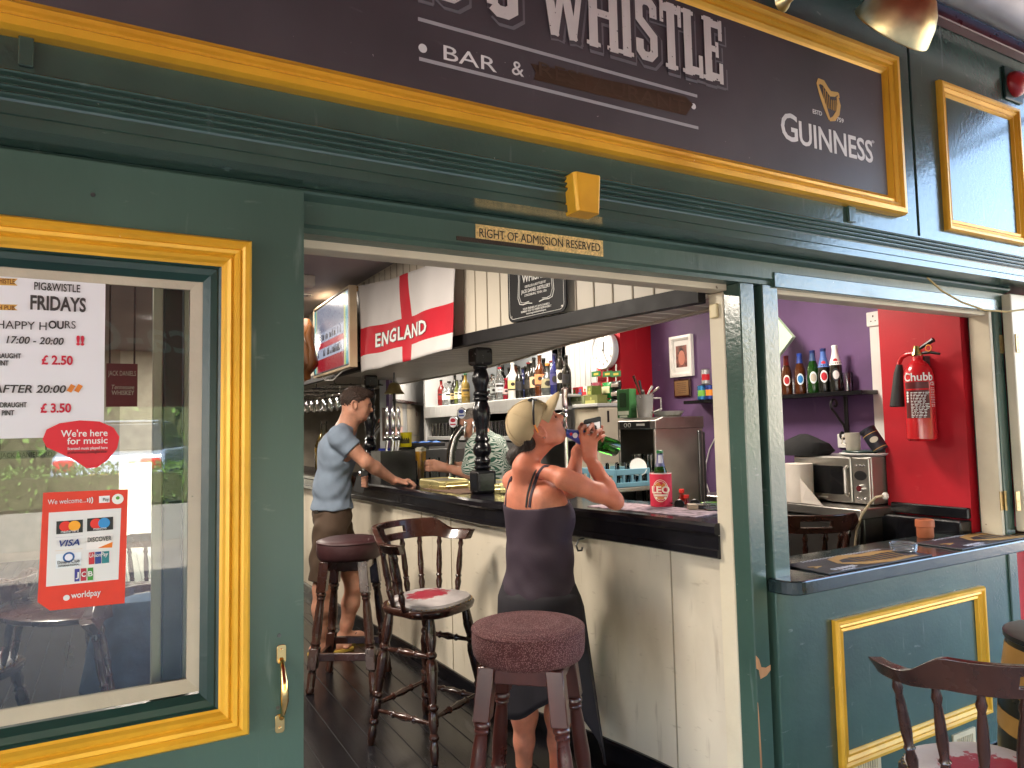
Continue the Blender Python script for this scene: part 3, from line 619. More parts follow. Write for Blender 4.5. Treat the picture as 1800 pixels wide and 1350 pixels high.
def car(loc, rz, paint, label):
    t = thing('parked_car', (0, 0, 0), label, 'car', 'cars parked across the street')
    b = MB(); b.rings([[Vector((x, y, z)) for x, z in ((-2.05, .32), (-2.1, .62), (-2.0, .92), (-1.75, .98), (.95, .98), (1.75, .88), (2.05, .70), (2.1, .35))] for y in (-.82, .82)], sm=False); b.build('body', paint, t, bevel=.06, seg=3, recalc=True)
    b = MB(); b.rings([[Vector((x, y*k, z)) for x, z, k in ((-1.85, .97, 1), (-1.35, 1.42, .82), (.15, 1.46, .82), (.95, .97, 1))] for y in (-.76, .76)], sm=False); b.build('window', mat('dark_car_glass', (.02, .025, .03), .05), t, bevel=.03, recalc=True)
    b = MB(); b.box(-1.3, .1, -.6, .6, 1.44, 1.475); b.build('roof', paint, t, bevel=.01)
    for x in (-1.3, 1.3):
        for y in (-.84, .84):
            b = MB(); b.lathe([(.2, -.10), (.31, -.09), (.32, 0), (.31, .09), (.2, .1)], (x, y*.95, .32), (0, 1, 0), 20); wl_ = b.build('wheel', mat('tyre_rubber', (.02, .02, .02), .8), t)
            b = MB(); b.lathe([(.2, -.02), (.17, .02), (.04, .03)], (x, y*1.06, .32), (0, 1 if y > 0 else -1, 0), 14); b.build('rim', STEEL, wl_)
    for y in (-.62, .62):
        b = MB(); b.box(-2.12, -2.04, y-.15, y+.15, .66, .84); b.build('tail_light', mat('tail_lamp_red', (.5, .02, .02), .2), t, bevel=.02)
    b = MB(); b.box(-2.125, -2.10, -.26, .26, .5, .61); b.build('number_plate', mat('plate_yellow', (.75, .52, .05), .5), t)
    t.location = loc; t.rotation_euler.z = rz; return t
car((.4, -13.4, .3), R_(-78), mat('silver_blue_paint', (.30, .36, .44), .25, metal=.4), 'silver blue car seen tail first in the glass')
car((-4.6, -13.4, .3), R_(182), mat('white_car_paint', (.7, .7, .7), .25), 'white car parked across the street')
b = MB(); b.box(-3, 4, 11.0, 11.1, 0.001, 2.2); yw = thing('yard_wall', (.4, 11, 0), 'pale yard wall beyond the low opening at the back of the pub', 'wall'); b.build('wall_face', mat('yard_wall_paint', (.45, .46, .42), .9), yw)
# ------------------------------------------------------------------ helpers for round labels
def bend(src, o, r, a0):
    """wrap a flat print (u, v, d) round a cylinder standing at o"""
    o = Vector(o); vs = []
    for u, v, d in src.V:
        a = a0+u/r; vs.append((o.x+(r+d)*math.cos(a), o.y+(r+d)*math.sin(a), o.z+v))
    src.V = vs; return src
ID = Matrix.Identity(4)
def grid(mb, u0, u1, v0, v1, n, d=.0005):
    vs = []; fs = []
    for i in range(n+1):
        u = u0+(u1-u0)*i/n; vs += [(u, v0, d), (u, v1, d)]
    for i in range(n): fs.append((2*i, 2*i+2, 2*i+3, 2*i+1))
    return mb.add(vs, fs, True)
def oval(mb, r, cy, ry=None, d=.0008, n=18):
    ry = ry or r; vs = [(0, cy, d)]+[(r*math.cos(2*math.pi*i/n), cy+ry*math.sin(2*math.pi*i/n), d) for i in range(n)]
    mid = [(x*.5, cy+(y-cy)*.5, d) for x, y, _ in vs[1:]]; m = len(vs); vs += mid; fs = []
    for i in range(n):
        j = (i+1) % n; fs.append((1+i, 1+j, m+j, m+i)); fs.append((m+i, m+j, 0))
    return mb.add(vs, fs, True)
def facing(p): return math.atan2(CAMP.y-p[1], CAMP.x-p[0])
# ------------------------------------------------------------------ bar counter
BE = [(1.995, .14), (1.955, .54), (1.885, .93), (1.80, 1.25), (1.725, 1.55), (1.695, 2.2), (1.672, 2.75), (1.60, 3.65), (1.56, 4.84), (1.50, 6.6)]
def sm_path(p, n=4):
    q = [Vector((*a, 0)) for a in p]; out = []
    for i in range(len(q)-1):
        p0 = q[max(i-1, 0)]; p1 = q[i]; p2 = q[i+1]; p3 = q[min(i+2, len(q)-1)]
        for k in range(n):
            t = k/n; out.append(.5*((2*p1)+(p2-p0)*t+(2*p0-5*p1+4*p2-p3)*t*t+(3*p1-p0-3*p2+p3)*t**3))
    return out+[q[-1]]
BP = sm_path(BE)
bar = thing('bar_counter', (1.9, 2.5, 0), 'long curved bar counter with a black top and scuffed cream front', 'bar counter')
b = MB(); b.extrude_path(BP, [(.0, 1.075), (.008, 1.085), (.008, 1.108), (0, 1.12), (-.42, 1.12), (-.42, 1.08)]); b.build('counter_top', BARTOP, bar, recalc=True)
b = MB(); b.extrude_path(BP, [(-.012, .985), (-.004, .99), (-.004, 1.015), (-.012, 1.02), (-.012, 1.072), (-.06, 1.072), (-.06, .985)]); b.build('apron', BLACK, bar, recalc=True)
b = MB(); b.extrude_path(BP, [(-.058, .0), (-.058, 1.06), (-.10, 1.06), (-.10, .0)], sm=True); b.build('front_panel', BARWHITE, bar, recalc=True)
b = MB(); b.extrude_path(BP, [(-.040, .013), (-.040, .085), (-.046, .095), (-.060, .095), (-.060, .013)]); b.build('skirting', BLACK, bar, recalc=True)
b = MB(); b.extrude_path(BP, [(-.40, .6), (-.40, 1.07), (-.43, 1.07), (-.43, .6)]); b.build('back_panel', DARKST, bar, recalc=True)
b = MB()
for px, py in ((738, 912), (1015, 950)):
    p = P(px, py, 'z', .965); c = min(BP, key=lambda q: (q-Vector((p.x, p.y, 0))).length); o = Vector((c.x+.054, c.y, .955))
    b = MB(); b.tube([o+Vector((0, 0, .02)), o+Vector((-.03, 0, .015)), o+Vector((-.045, 0, -.01)), o+Vector((-.035, 0, -.035)), o+Vector((-.015, 0, -.035)), o+Vector((-.01, 0, -.02))], .005, 8); b.build('bag_hook', DARKST, bar)
for px, py in ((760, 1000), (1180, 1100), (690, 950)):
    p = PZ(px, py, (1.84, 1.0), (1.72, 1.6)); c = min(BP, key=lambda q: (q-Vector((p.x, p.y, 0))).length); b = MB(); b.box(c.x+.0535, c.x+.0585, c.y-.002, c.y+.002, .1, .985); b.build('panel_joint', mat('joint_line', (.30, .26, .19), .7), bar)
# bar mats and brass drip trays
for px, py, L_, lab in ((790, 860, .52, 'long brown cloth bar mat beside the turned column'), (1150, 893, .62, 'patterned paper bar mat under the red bottle cooler')):
    p = P(px, py, 'z', 1.125); c = min(range(len(BP)), key=lambda i: (BP[i]-Vector((p.x, p.y, 0))).length); d_ = (BP[min(c+1, len(BP)-1)]-BP[max(c-1, 0)]).normalized()
    M = frame((BP[c].x+.18, BP[c].y, 1.1205), d_, Vector((0, 0, 1)).cross(d_))
    b = MB(); b.rect(M, -L_/2, L_/2, -.11, .11, 0, .003); bm2 = b.build('bar_mat', mat('brown_bar_mat', (.16, .10, .07), .9, var=.4, vs=30, bump=.3, bs=200) if px < 900 else mat('printed_bar_mat', (.30, .22, .25), .8, var=.7, vs=26), loc=(BP[c].x+.18, BP[c].y, 1.12)); tag(bm2, lab, 'bar mat')
for px, py, lab in ((778, 857, 'brass drip tray in front of the man in the blue shirt'), (868, 862, 'brass drip tray partly behind the turned column')):
    p = P(px, py, 'z', 1.121); dt = thing('drip_tray', (p.x, p.y, 1.121), lab, 'drip tray', 'brass drip trays on the bar')
    T = Matrix.Translation(p) @ Matrix.Rotation(R_(4), 4, 'Z'); b = MB(); b.T = T
    oc = [(-.08, -.2), (.08, -.2), (.11, -.16), (.11, .12), (.08, .16), (-.08, .16), (-.11, .12), (-.11, -.16)]
    rs = [[Vector((x*k, y*k, z)) for x, y in oc] for k, z in ((.94, 0), (1, .022), (.985, .024), (.99, .046), (.93, .058), (.88, .05))]
    b.rings(rs, True, True, True, False); b.build('tray', mat('pale_brass', (.62, .54, .24), .3, metal=.75, var=.1), dt, bevel=.002)
    b = MB(); b.T = T
    for k in range(9): b.box(-.08, .08, -.16+k*.03, -.146+k*.03, .0505, .053)
    b.build('grate', STEEL, dt)
# ------------------------------------------------------------------ canopy over the bar
CP = sm_path([(1.985, .16), (1.84, 1.05), (1.725, 1.86), (1.672, 3.0), (1.66, 8.85)], 3)
cn = thing('bar_canopy', (1.9, 3, 1.97), 'cream boarded canopy hanging from the ceiling over the bar', 'bar canopy')
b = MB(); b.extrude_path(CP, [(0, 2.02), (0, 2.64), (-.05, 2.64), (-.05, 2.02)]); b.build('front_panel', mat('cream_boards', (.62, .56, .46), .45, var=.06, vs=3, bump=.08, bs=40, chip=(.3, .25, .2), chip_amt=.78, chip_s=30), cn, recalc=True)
b = MB()
L_ = 0
for i in range(len(CP)-1):
    a, c = CP[i], CP[i+1]; dd = (c-a).normalized(); n_ = Vector((0, 0, 1)).cross(dd); ln = (c-a).length; s0 = (-L_) % .115
    while s0 < ln:
        q = a+dd*s0+n_*.0005; b.T = frame((q.x, q.y, 2.02), dd, (0, 0, 1)); b.box(-.003, .003, .01, .61, -.004, .0012); s0 += .115
    L_ += ln
b.T = None; b.build('board_groove', mat('groove_shadow', (.36, .31, .24), .7), cn)
b = MB(); b.extrude_path(CP, [(.018, 1.965), (.018, 2.03), (-.03, 2.03), (-.03, 1.965)]); b.build('trim', mat('black_satin_trim', (.010, .009, .010), .5, var=.2, bump=.1, bs=30, chip=(.2, .19, .18), chip_amt=.77, chip_s=30, spec=.3), cn, recalc=True)
CB = [(2.20, .16), (2.25, .9), (2.32, 1.6), (2.52, 2.6), (2.63, 3.5), (2.62, 5.2), (2.6, 8.85)]
b = MB(); out = [(p.x+.031, p.y) for p in CP]+[(x, y) for x, y in CB[::-1]]
b.prism(out[::-1], frame((0, 0, 0), (1, 0, 0), (0, 1, 0)), 1.985, 2.0); b.prism([(x, y) for x, y in CB]+[(x+.02, y) for x, y in CB[::-1]], frame((0, 0, 0), (1, 0, 0), (0, 1, 0)), 1.975, 2.64)
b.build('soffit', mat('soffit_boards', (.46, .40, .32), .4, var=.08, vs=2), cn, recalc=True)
b = MB()
for k in range(40):
    y = .2+k*.105; cx_ = np.interp(y, [p.y for p in CP], [p.x for p in CP])+.035; bx = np.interp(y, [q[1] for q in CB], [q[0] for q in CB])
    b.box(cx_, bx-.004, y, y+.006, 1.9835, 1.9851)
b.build('soffit_bead', mat('pale_bead', (.74, .70, .60), .5), cn)
# turned columns standing on the bar
COLP = [(.045, .0), (.066, .001), (.066, .008), (.07, .012)]
def column(loc, label):
    x, y, z0 = loc; t = thing('turned_column', loc, label, 'column', 'turned columns on the bar'); H = 1.975-z0
    b = MB(); b.box(x-.062, x+.062, y-.062, y+.062, z0, z0+.135); b.build('base_block', BLACK, t, bevel=.018, seg=2)
    b = MB(); b.box(x-.058, x+.058, y-.058, y+.058, z0+H-.105, z0+H); b.build('top_block', mat('worn_black_gloss', (.02, .018, .018), .3, var=.3, chip=(.32, .30, .29), chip_amt=.66, chip_s=24, bump=.3, bs=40), t, bevel=.018, seg=2)
    pr = [(.040, .136), (.050, .145), (.050, .155), (.040, .162), (.046, .175), (.050, .19), (.044, .20), (.036, .21), (.052, .235), (.055, .255), (.050, .275), (.036, .295), (.042, .302), (.046, .31), (.04, .32), (.033, .335), (.036, .38), (.048, .43), (.054, .47), (.050, .50), (.038, .535), (.046, .545), (.047, .555), (.038, .565), (.047, .575), (.047, .588), (.036, .60), (.042, .63), (.052, .66), (.050, .69), (.040, .715), (.036, .725), (.044, .735), (.044, .745), (.038, .749)]
    b = MB(); b.lathe([(r, h*(H-.105)/.749) for r, h in pr], loc, (0, 0, 1), 24); b.build('shaft', BLACK, t, auto=50); return t
column((1.905, 1.90, 1.121), 'black turned wooden column on the bar nearest the door')
column((1.93, 4.06, 1.121), 'black turned wooden column on the bar behind the man in blue')
# ------------------------------------------------------------------ right hand wall of the room
XW, XRD = 3.98, 3.69
YCH = P(1145, 620, 'x', XW).y; XCH = P(1091, 640, 'y', YCH).x; YCH2 = P(1050, 650, 'x', XCH).y
rw = thing('purple_wall', (XW, 2, 0), 'purple painted side wall behind the bar with a white socket', 'wall')
yb = P(1548, 640, 'x', XRD).y; yt1, yt2 = P(1549, 640, 'x', XW).y-.06, P(1535, 640, 'x', XW).y
b = MB(); b.box(XW, 4.38, .50, YCH+.1, .01, 2.64); b.build('wall_face', PURPLE, rw)
b = MB(); b.box(XW-.02, XW-.001, yt1, yt2, .9, 2.06); b.build('trunking', PLAST, rw, bevel=.003)
b = MB(); b.box(XW-.018, XW-.001, .60, 1.9, P(1380, 876, 'x', XW).z-.03, P(1380, 868, 'x', XW).z); b.build('skirting', PLAST, rw, bevel=.002)
for px, py in ((1540, 561), (1485, 775)):
    p = P(px, py, 'x', XW); s_ = thing('wall_socket', (XW, p.y, p.z), 'white wall socket high beside the red wall' if px > 1500 else 'white wall socket behind the mug on the microwave', 'socket', 'white wall sockets')
    b = MB(); b.prism(rrect(-.043, .043, -.043, .043, .006), side(p.y, p.z, XW), 0, .03 if px > 1500 else .012); b.build('face_plate', PLAST, s_, bevel=.002)
    b = MB(); M = side(p.y, p.z, XW-(.0302 if px > 1500 else .0122))
    b.rect(M, -.004, .004, .010, .022); b.rect(M, -.018, -.010, -.016, -.010); b.rect(M, .010, .018, -.016, -.010); b.build('pin_holes', BLKP, s_)
rp = thing('red_wall', (XRD, .3, 0), 'glossy red painted wall pier carrying the fire extinguisher', 'wall')
b = MB(); b.box(XRD, 4.39, .125, yb, .01, 2.64); b.build('wall_face', REDP, rp)
zd = P(1650, 888, 'x', XRD).z
b = MB(); b.box(XRD-.10, XRD-.002, 0.125, yb-.01, .012, zd-.06); b.box(XRD-.03, XRD-.001, .125, yb-.03, zd-.055, zd); b.build('black_bench', BLACK, rp, bevel=.006)
rp2 = thing('red_chimney_wall', (XCH, YCH, 0), 'dark red painted pier beside the snack rack and clock', 'wall')
b = MB(); b.box(XCH, 4.38, YCH, YCH2, .01, 2.64); b.build('wall_face', REDP, rp2)
bb = thing('back_wall', (3.8, 5, 0), 'white tongue and groove wall behind the bottles', 'wall')
b = MB(); b.box(XCH+.01, 4.38, YCH2+.001, YCH2+.5, .01, 2.64); b.box(3.80, 4.38, YCH2+.5, 8.9, .01, 2.64)
for k in range(6): pass
b.build('wall_face', WHITEWOOD, bb)
b = MB()
for k in range(6): b.box(XCH+.006, XCH+.0098, YCH2+.03+k*.08, YCH2+.036+k*.08, 1.0, 2.64)
for k in range(24): b.box(3.796, 3.7998, YCH2+.55+k*.12, 3.956+k*.12, 1.0, 2.64)
b.build('board_groove', mat('groove_grey', (.40, .40, .38), .7), bb)
dw = thing('corner_wall', (2.9, 5.8, 0), 'white boarded corner wall hung with notices at the far end of the bar', 'wall')
DA, DB = Vector((2.30, 4.70, 0)), Vector((3.72, 7.2, 0)); dd = (DB-DA).normalized(); dn = Vector((dd.y, -dd.x, 0)); DM = frame(DA, dd, (0, 0, 1))
b = MB(); b.rect(DM, 0, 2.9, .01, 2.64, -.06, 0); b.build('wall_face', WHITEWOOD, dw)
b = MB()
for k in range(24): b.rect(DM, .1+k*.12, .106+k*.12, .9, 2.64, .0005, .0012)
b.build('board_groove', MATS['groove_grey'], dw)
b = MB(); b.rect(DM, .0, .20, .02, 2.64, .001, .03); b.build('purple_strip', PURPLE, dw)
lw = thing('far_wall', (0, 8.85, 0), 'pale wall at the far end of the pub', 'wall'); b = MB(); b.box(.62, 4.4, 8.80, 8.88, .01, 2.64); b.box(-4.5, .10, 8.80, 8.88, .01, 2.64); b.build('wall_face', mat('dim_cream_wall', (.30, .26, .21), .8), lw)
# notices on the corner wall
def card(quad_px, a, c, name, colour, label, cat, off=.002, group=None):
    pts = [PZ(x, y, a, c) for x, y in quad_px]; n = (pts[1]-pts[0]).cross(pts[3]-pts[0]).normalized(); n = -n if n.dot(CAMP-pts[0]) < 0 else n
    b = MB(); q = [p+n*off for p in pts]; r = [p+n*(off+.0015) for p in pts]; b.rings([q, r], True, True, True, False)
    return tag(b.build(name, colour, loc=q[0], recalc=True), label, cat, group), [p+n*(off+.002) for p in pts]
PAPER = mat('yellowed_paper', (.56, .50, .40), .8, var=.08, vs=30)
for quad, lab in (((( 716, 764), (735, 764), (741, 712), (714, 708)), 'yellowed certificate with a red seal on the white corner wall'), (((694, 748), (708, 748), (706, 710), (692, 708)), 'narrow grey notice left of the sealed certificate'), (((713, 784), (737, 786), (737, 766), (714, 765)), 'pale sheet under the sealed certificate'), (((694, 772), (706, 772), (707, 750), (694, 750)), 'pink slip below the narrow notice')):
    o, q = card(quad, DA, DB, 'notice', PAPER if 'pink' not in lab else flat('#d8b0a8'), lab, 'notice', .004, 'notices on the corner wall')
    if 'seal ' in lab or 'certificate with' in lab:
        b = MB(); c = PZ(731, 728, DA, DB)+(-dn if dn.dot(CAMP-q[0]) < 0 else dn)*.008; b.disc(frame(c, dd, (0, 0, 1)), .03, 14); s_ = b.build('red_seal', flat('#7a2a24'), o)
b = MB(); q0_, q1_ = PZ(690, 704, DA, DB), PZ(742, 711, DA, DB); b.tube([q0_-dn*-.02, q1_-dn*-.02], .02, 6); tag(b.build('picture_rail', WOOD, loc=q0_), 'short brown wooden rail above the notices', 'rail')
b = MB(); M = frame(PZ(668, 775, DA, DB)+dn*.035, dd, (0, 0, 1)); b.rect(M, -.07, .09, 0, .30, .0, .01); pb = b.build('motto_board', mat('brown_board', (.16, .11, .08), .6), loc=PZ(668, 775, DA, DB)); tag(pb, 'brown motto board on the purple strip behind the taps', 'sign')
# ------------------------------------------------------------------ back bar shelves
XS0 = 3.22
sh = thing('back_bar', (XS0, 4.5, 0), 'white painted back bar shelves holding bottles and glasses', 'shelf unit')
zt_ = 1.765
b = MB(); b.box(XS0, 3.79, 3.02, 5.95, zt_-.02, zt_); b.build('shelf', WHITEWOOD, sh, bevel=.003)
b = MB(); b.box(XS0-.012, XS0+.004, 3.02, 5.95, zt_-.13, zt_-.004); b.build('fascia', WHITEWOOD, sh, bevel=.003)
b = MB(); b.box(XS0+.02, 3.79, 3.03, 5.95, 1.38, 1.42); b.build('shelf', WHITEWOOD, sh, bevel=.003)
b = MB(); b.box(XS0+.02, 3.79, 3.40, 5.95, .02, 1.36); b.build('cabinet', mat('dim_cabinet', (.12, .12, .12), .5), sh)
b = MB(); b.box(XS0, 3.79, 5.955, 6.0, .02, 2.3); b.build('end_panel', WHITEWOOD, sh)
b = MB(); b.box(3.70, 3.79, 3.92, 5.9, 1.78, 2.5); b.build('mirror', mat('dim_mirror', (.32, .34, .36), .05, metal=1., var=.05), sh)
b = MB()
for k in range(20): b.box(XS0-.0135, XS0-.0115, 3.1+k*.14, 3.105+k*.14, zt_-.128, zt_-.006)
b.build('bead', MATS['groove_grey'], sh)
cbx = thing('white_cabinet', (3.3, 3.2, 0), 'cream cabinet under the tea boxes beside the red pier', 'cabinet')
p0, p1 = P(1003, 712, 'x', 3.32), P(1052, 712, 'x', 3.32)
b = MB(); b.box(3.32, 3.78, p1.y, 3.01, .02, p0.z-.03); b.build('body', mat('aged_cream_enamel', (.55, .50, .40), .4, var=.06), cbx, bevel=.012, seg=2)
b = MB(); b.box(3.30, 3.78, p1.y-.01, 3.012, p0.z-.028, p0.z); b.build('worktop', WHITEWOOD, cbx, bevel=.004)
b = MB(); b.box(3.4, 3.42, p1.y-.002, p1.y-.0005, p0.z-.15, p0.z-.06); b.build('sticker', BLKP, cbx)
# ------------------------------------------------------------------ bottles
SHAPES = {
 'spirit': [(0, 0), (.036, 0), (.039, .006), (.039, .17), (.036, .19), (.022, .215), (.0145, .235), (.0135, .27), (.0155, .272), (.0155, .285), (0, .286)],
 'wine': [(0, 0), (.036, 0), (.038, .006), (.038, .18), (.034, .205), (.018, .235), (.0145, .25), (.0145, .305), (.016, .307), (.016, .32), (0, .321)],
 'beer': [(0, 0), (.029, 0), (.0305, .006), (.0305, .125), (.028, .145), (.018, .175), (.0135, .20), (.013, .222), (.0145, .225), (.0145, .235), (0, .236)],
 'round': [(0, 0), (.042, 0), (.05, .01), (.052, .06), (.048, .11), (.034, .145), (.018, .165), (.0145, .18), (.0145, .215), (.018, .218), (.018, .235), (0, .236)],
 'square': [(0, 0), (.044, 0), (.046, .006), (.046, .14), (.044, .155), (.02, .175), (.015, .185), (.015, .22), (.019, .221), (.019, .24), (0, .241)]}
def bottle(shape, loc, h, glass, lab_col, cap_col, label, cat='bottle', group=None, lab=(.25, .52), neck=None, emblem=None, cap_to=.0):
    pr = SHAPES[shape]; k = h/pr[-1][1]; t = thing('bottle', loc, label, cat, group); rmax = max(r for r, _ in pr)*k
    seg = 20 if shape != 'square' else 8
    b = MB(); b.lathe([(r*k, z*k) for r, z in pr[1:-1]], loc, (0, 0, 1), seg); b.build('glass_body', glass, t, auto=50)
    nt_ = [(r, z) for r, z in pr if z >= pr[-3][1]-.0001]; rr = nt_[0][0]*k+.0008
    b = MB(); zc0 = pr[-1][1]*(1-cap_to) if cap_to else nt_[0][1]
    b.lathe([(np.interp(z, [q[1] for q in pr[1:-1]], [q[0] for q in pr[1:-1]])*k+.0009, z*k) for z in np.linspace(zc0, pr[-2][1], 5)]+[(rr*.8, h+.001)], loc, (0, 0, 1), 14); b.build('cap', flat(cap_col, .35), t)
    if lab_col:
        a0 = facing(loc); rl = max(r for r, z in pr if lab[0] <= z/pr[-1][1] <= lab[1]+.2)*k
        b = MB(); z0 = lab[0]*h; z1 = lab[1]*h
        rb = min(np.interp(z, [q[1]*k for q in pr[1:-1]], [q[0]*k for q in pr[1:-1]]) for z in (z0, z1))
        if emblem == 'oval': oval(b, min(.019*k, rb*.72), (z0+z1)/2, (z1-z0)*.5, .0012)
        else: grid(b, -rb*1.35, rb*1.35, z0, z1, 10, .001)
        bend(b, loc, rl if shape != 'square' else rl*.97, a0); lb = b.build('label', flat(lab_col, .5), t)
        b = MB()
        if emblem == 'oval': oval(b, min(.0145*k, rb*.55), (z0+z1)/2, (z1-z0)*.34, .0018)
        else:
            kind = (int(loc[1]*97)+int(lab_col[1:3], 16)) % 3; zz_ = z1-z0
            if kind == 0: oval(b, rb*.55, z0+zz_*.5, zz_*.30, .0016)
            elif kind == 1: grid(b, -rb*.9, rb*.9, z0+zz_*.58, z0+zz_*.84, 6, .0016); grid(b, -rb*.5, rb*.5, z0+zz_*.22, z0+zz_*.28, 6, .0016)
            else: grid(b, -rb*1.3, rb*1.3, z0+zz_*.02, z0+zz_*.16, 8, .0016); oval(b, rb*.4, z0+zz_*.62, zz_*.18, .0016)
        bend(b, loc, rl if shape != 'square' else rl*.97, a0); b.build('print', flat(neck or '#26221f', .5), lb)
    return t
rng = random.Random(11)
# left group, seen left of the near column
ROW = [(752, 'square', .21, GDARK, '#8078a8', '#20202a', 'squat blue black bottle at the left end of the back shelf'),
 (761, 'wine', .35, GCLEAR, '#c9c9c4', '#101010', 'tall clear bottle with black cap, second on the back shelf'),
 (768, 'spirit', .26, GCLEAR, '#b8c4d0', '#202020', 'clear spirit bottle beside the tall black capped one'),
 (776, 'spirit', .31, mat('red_spirit_glass', (.22, .02, .02), .08, trans=.3), '#7a1d1d', '#151515', 'dark red spirit bottle left of the column'),
 (783, 'spirit', .27, GCLEAR, '#d8d8d8', '#8a8a8a', 'clear bottle with grey cap left of the column'),
 (790, 'round', .28, GCLEAR, '#dcdcd6', '#121212', 'round clear bottle with black stopper left of the column'),
 (797, 'spirit', .25, GDARK, '#9a8a60', '#101010', 'dark bottle with tan label left of the column'),
 (804, 'wine', .28, mat('olive_glass', (.10, .12, .03), .08, trans=.3), '#c8c090', '#1a1a1a', 'olive bottle with pale label left of the column'),
 (811, 'spirit', .27, GCLEAR, '#cdd6da', '#202428', 'clear bottle nearest the column on its left'),
 (819, 'spirit', .34, mat('gold_liqueur', (.22, .15, .03), .15, trans=.3), '#8a7030', '#1f5a3a', 'gold bottle with a green top touching the column')]
for px, sh_, h, g, lc, cc, lab in ROW:
    p = P(px, 712, 'x', XS0+.13+rng.uniform(-.03, .06)); bottle(sh_, (p.x, p.y, zt_+.001), h, g, lc, cc, lab, group='bottles on the back bar')
ROW2 = [(861, 'square', .25, GCLEAR, '#b9c6cc', '#202020', 'clear square bottle just right of the column'),
 (868, 'spirit', .27, GCLEAR, '#c0c8c8', '#1c2a1c', 'clear bottle with dark cap right of the column'),
 (879, 'spirit', .33, GCLEAR, '#c9ccd2', '#b01c30', 'clear bottle with a red top among the spirits'),
 (890, 'round', .22, mat('crimson_liqueur', (.40, .01, .03), .08, trans=.3), '#d8b8b8', '#c02030', 'short crimson bottle in front of the spirits'),
 (902, 'spirit', .36, mat('white_ceramic', (.72, .72, .70), .25), '#d8c890', '#e8e8e8', 'white coconut rum bottle on the back shelf'),
 (913, 'wine', .31, GDARK, '#2a2a30', '#141414', 'slim black bottle beside the white one'),
 (920, 'spirit', .30, mat('navy_glass', (.02, .025, .08), .1), '#3a4a78', '#16161a', 'navy bottle with round blue label'),
 (930, 'wine', .34, GDARK, '#32302e', '#6a1820', 'dark bottle with a dark red top'),
 (940, 'wine', .37, GDARK, '#b8a080', '#101010', 'tall dark cream liqueur bottle with oval label'),
 (950, 'wine', .40, GBROWN, '#c87a50', '#c8c8c4', 'tall brown bottle with silver foil neck'),
 (964, 'round', .29, mat('smoked_glass', (.10, .11, .11), .08, trans=.4), '#8a8468', '#a86a30', 'round smoked glass bottle with copper stopper'),
 (976, 'wine', .36, mat('deep_blue_glass', (.015, .018, .09), .08), '#3a3868', '#181830', 'deep blue bottle with a long neck'),
 (986, 'wine', .42, GDARK, '#d8d4cc', '#0c0c0c', 'tallest black bottle with a white label'),
 (997, 'wine', .33, GDARK, '#26262c', '#16161c', 'black bottle at the right end of the back shelf')]
for px, sh_, h, g, lc, cc, lab in ROW2:
    p = P(px, 700, 'x', XS0+.14+rng.uniform(-.03, .05)); bottle(sh_, (p.x, p.y, zt_+.001), h, g, lc, cc, lab, group='bottles on the back bar')
# second rank of bottles showing between the first
for k, px in enumerate((757, 772, 786, 800, 815, 866, 884, 896, 908, 925, 935, 946, 957, 970, 981)):
    p = P(px, 700, 'x', XS0+.32); bottle(rng.choice(['spirit', 'wine', 'wine']), (p.x, p.y, zt_+.001), rng.uniform(.30, .40), rng.choice([GDARK, GCLEAR, GBROWN, GDARK]), rng.choice(['#8a8478', '#3a3a40', '#b8b0a0', '#5a2a2a']), rng.choice(['#141414', '#3a3a3a', '#7a1a1a', '#b0b0a8']), 'bottle standing in the shaded second rank of the back bar', group='bottles in the second rank')
# upturned pint glasses on the lower shelf
def tumbler(name, loc, r, h, mat_, label, group=None, cat='glass', taper=.82):
    b = MB(); b.lathe([(r*taper, 0), (r, h), (r-.003, h), (r*taper-.003, .006), (.001, .006)], loc, (0, 0, 1), 16, cap=True)
    return tag(b.build(name, mat_, loc=loc), label, cat, group)
for k, px in enumerate((752, 758, 764, 770, 776, 782, 788, 794, 862, 869, 876, 883, 890)):
    for j in (0, 1):
        p = P(px+j*3, 745, 'x', XS0+.10+j*.12); tumbler('pint_glass', (p.x, p.y, 1.421), .04, .15, GLASS, 'clear pint glass in the rows under the bottle shelf', 'pint glasses under the bottle shelf', 'pint glass')
for px, c_, lab in ((757, '#9c1f28', 'red printed carton among the glasses'), (772, '#b22a30', 'red and white carton behind the glasses'), (764, '#d4d4d4', 'white carton between the red ones')):
    p = P(px, 745, 'x', XS0+.36); b = MB(); b.box(p.x, p.x+.08, p.y-.05, p.y+.05, 1.421, 1.62); tag(b.build('carton', flat(c_), loc=(p.x, p.y, 1.42), bevel=.003), lab, 'carton')
# ------------------------------------------------------------------ things behind and on the bar
def simple(mb, name, m, loc, label, cat, group=None, **k): return tag(mb.build(name, m, loc=loc, **k), label, cat, group)
# yellow cocoa tub, tea boxes
p = P(989, 716, 'x', 3.40); tb = thing('cocoa_tub', (p.x, p.y, zt_-.09), 'yellow cocoa tub with a red lid on the cabinet', 'tub')
zt2 = P(989, 714, 'x', 3.40).z
b = MB(); b.lathe([(.052, 0), (.055, .005), (.055, .16)], (p.x, p.y, zt2), seg=24); b.build('tub', flat('#c09c20', .4), tb)
b = MB(); b.lathe([(.057, .16), (.057, .185), (.05, .19)], (p.x, p.y, zt2), seg=24); b.build('lid', flat('#c01820', .35), tb)
b = MB(); M_ = MB(); M_.text('Cola Cao', ID, .045, .02, .8, 'CENTER'); bend(M_, (p.x, p.y, zt2+.09), .0555, facing(p)); M_.build('lettering', flat('#2a1408'), tb)
b = MB(); grid(b, -.03, .05, .02, .07, 8); bend(b, (p.x, p.y, zt2), .0555, facing(p)); b.build('print', flat('#d0702a'), tb)
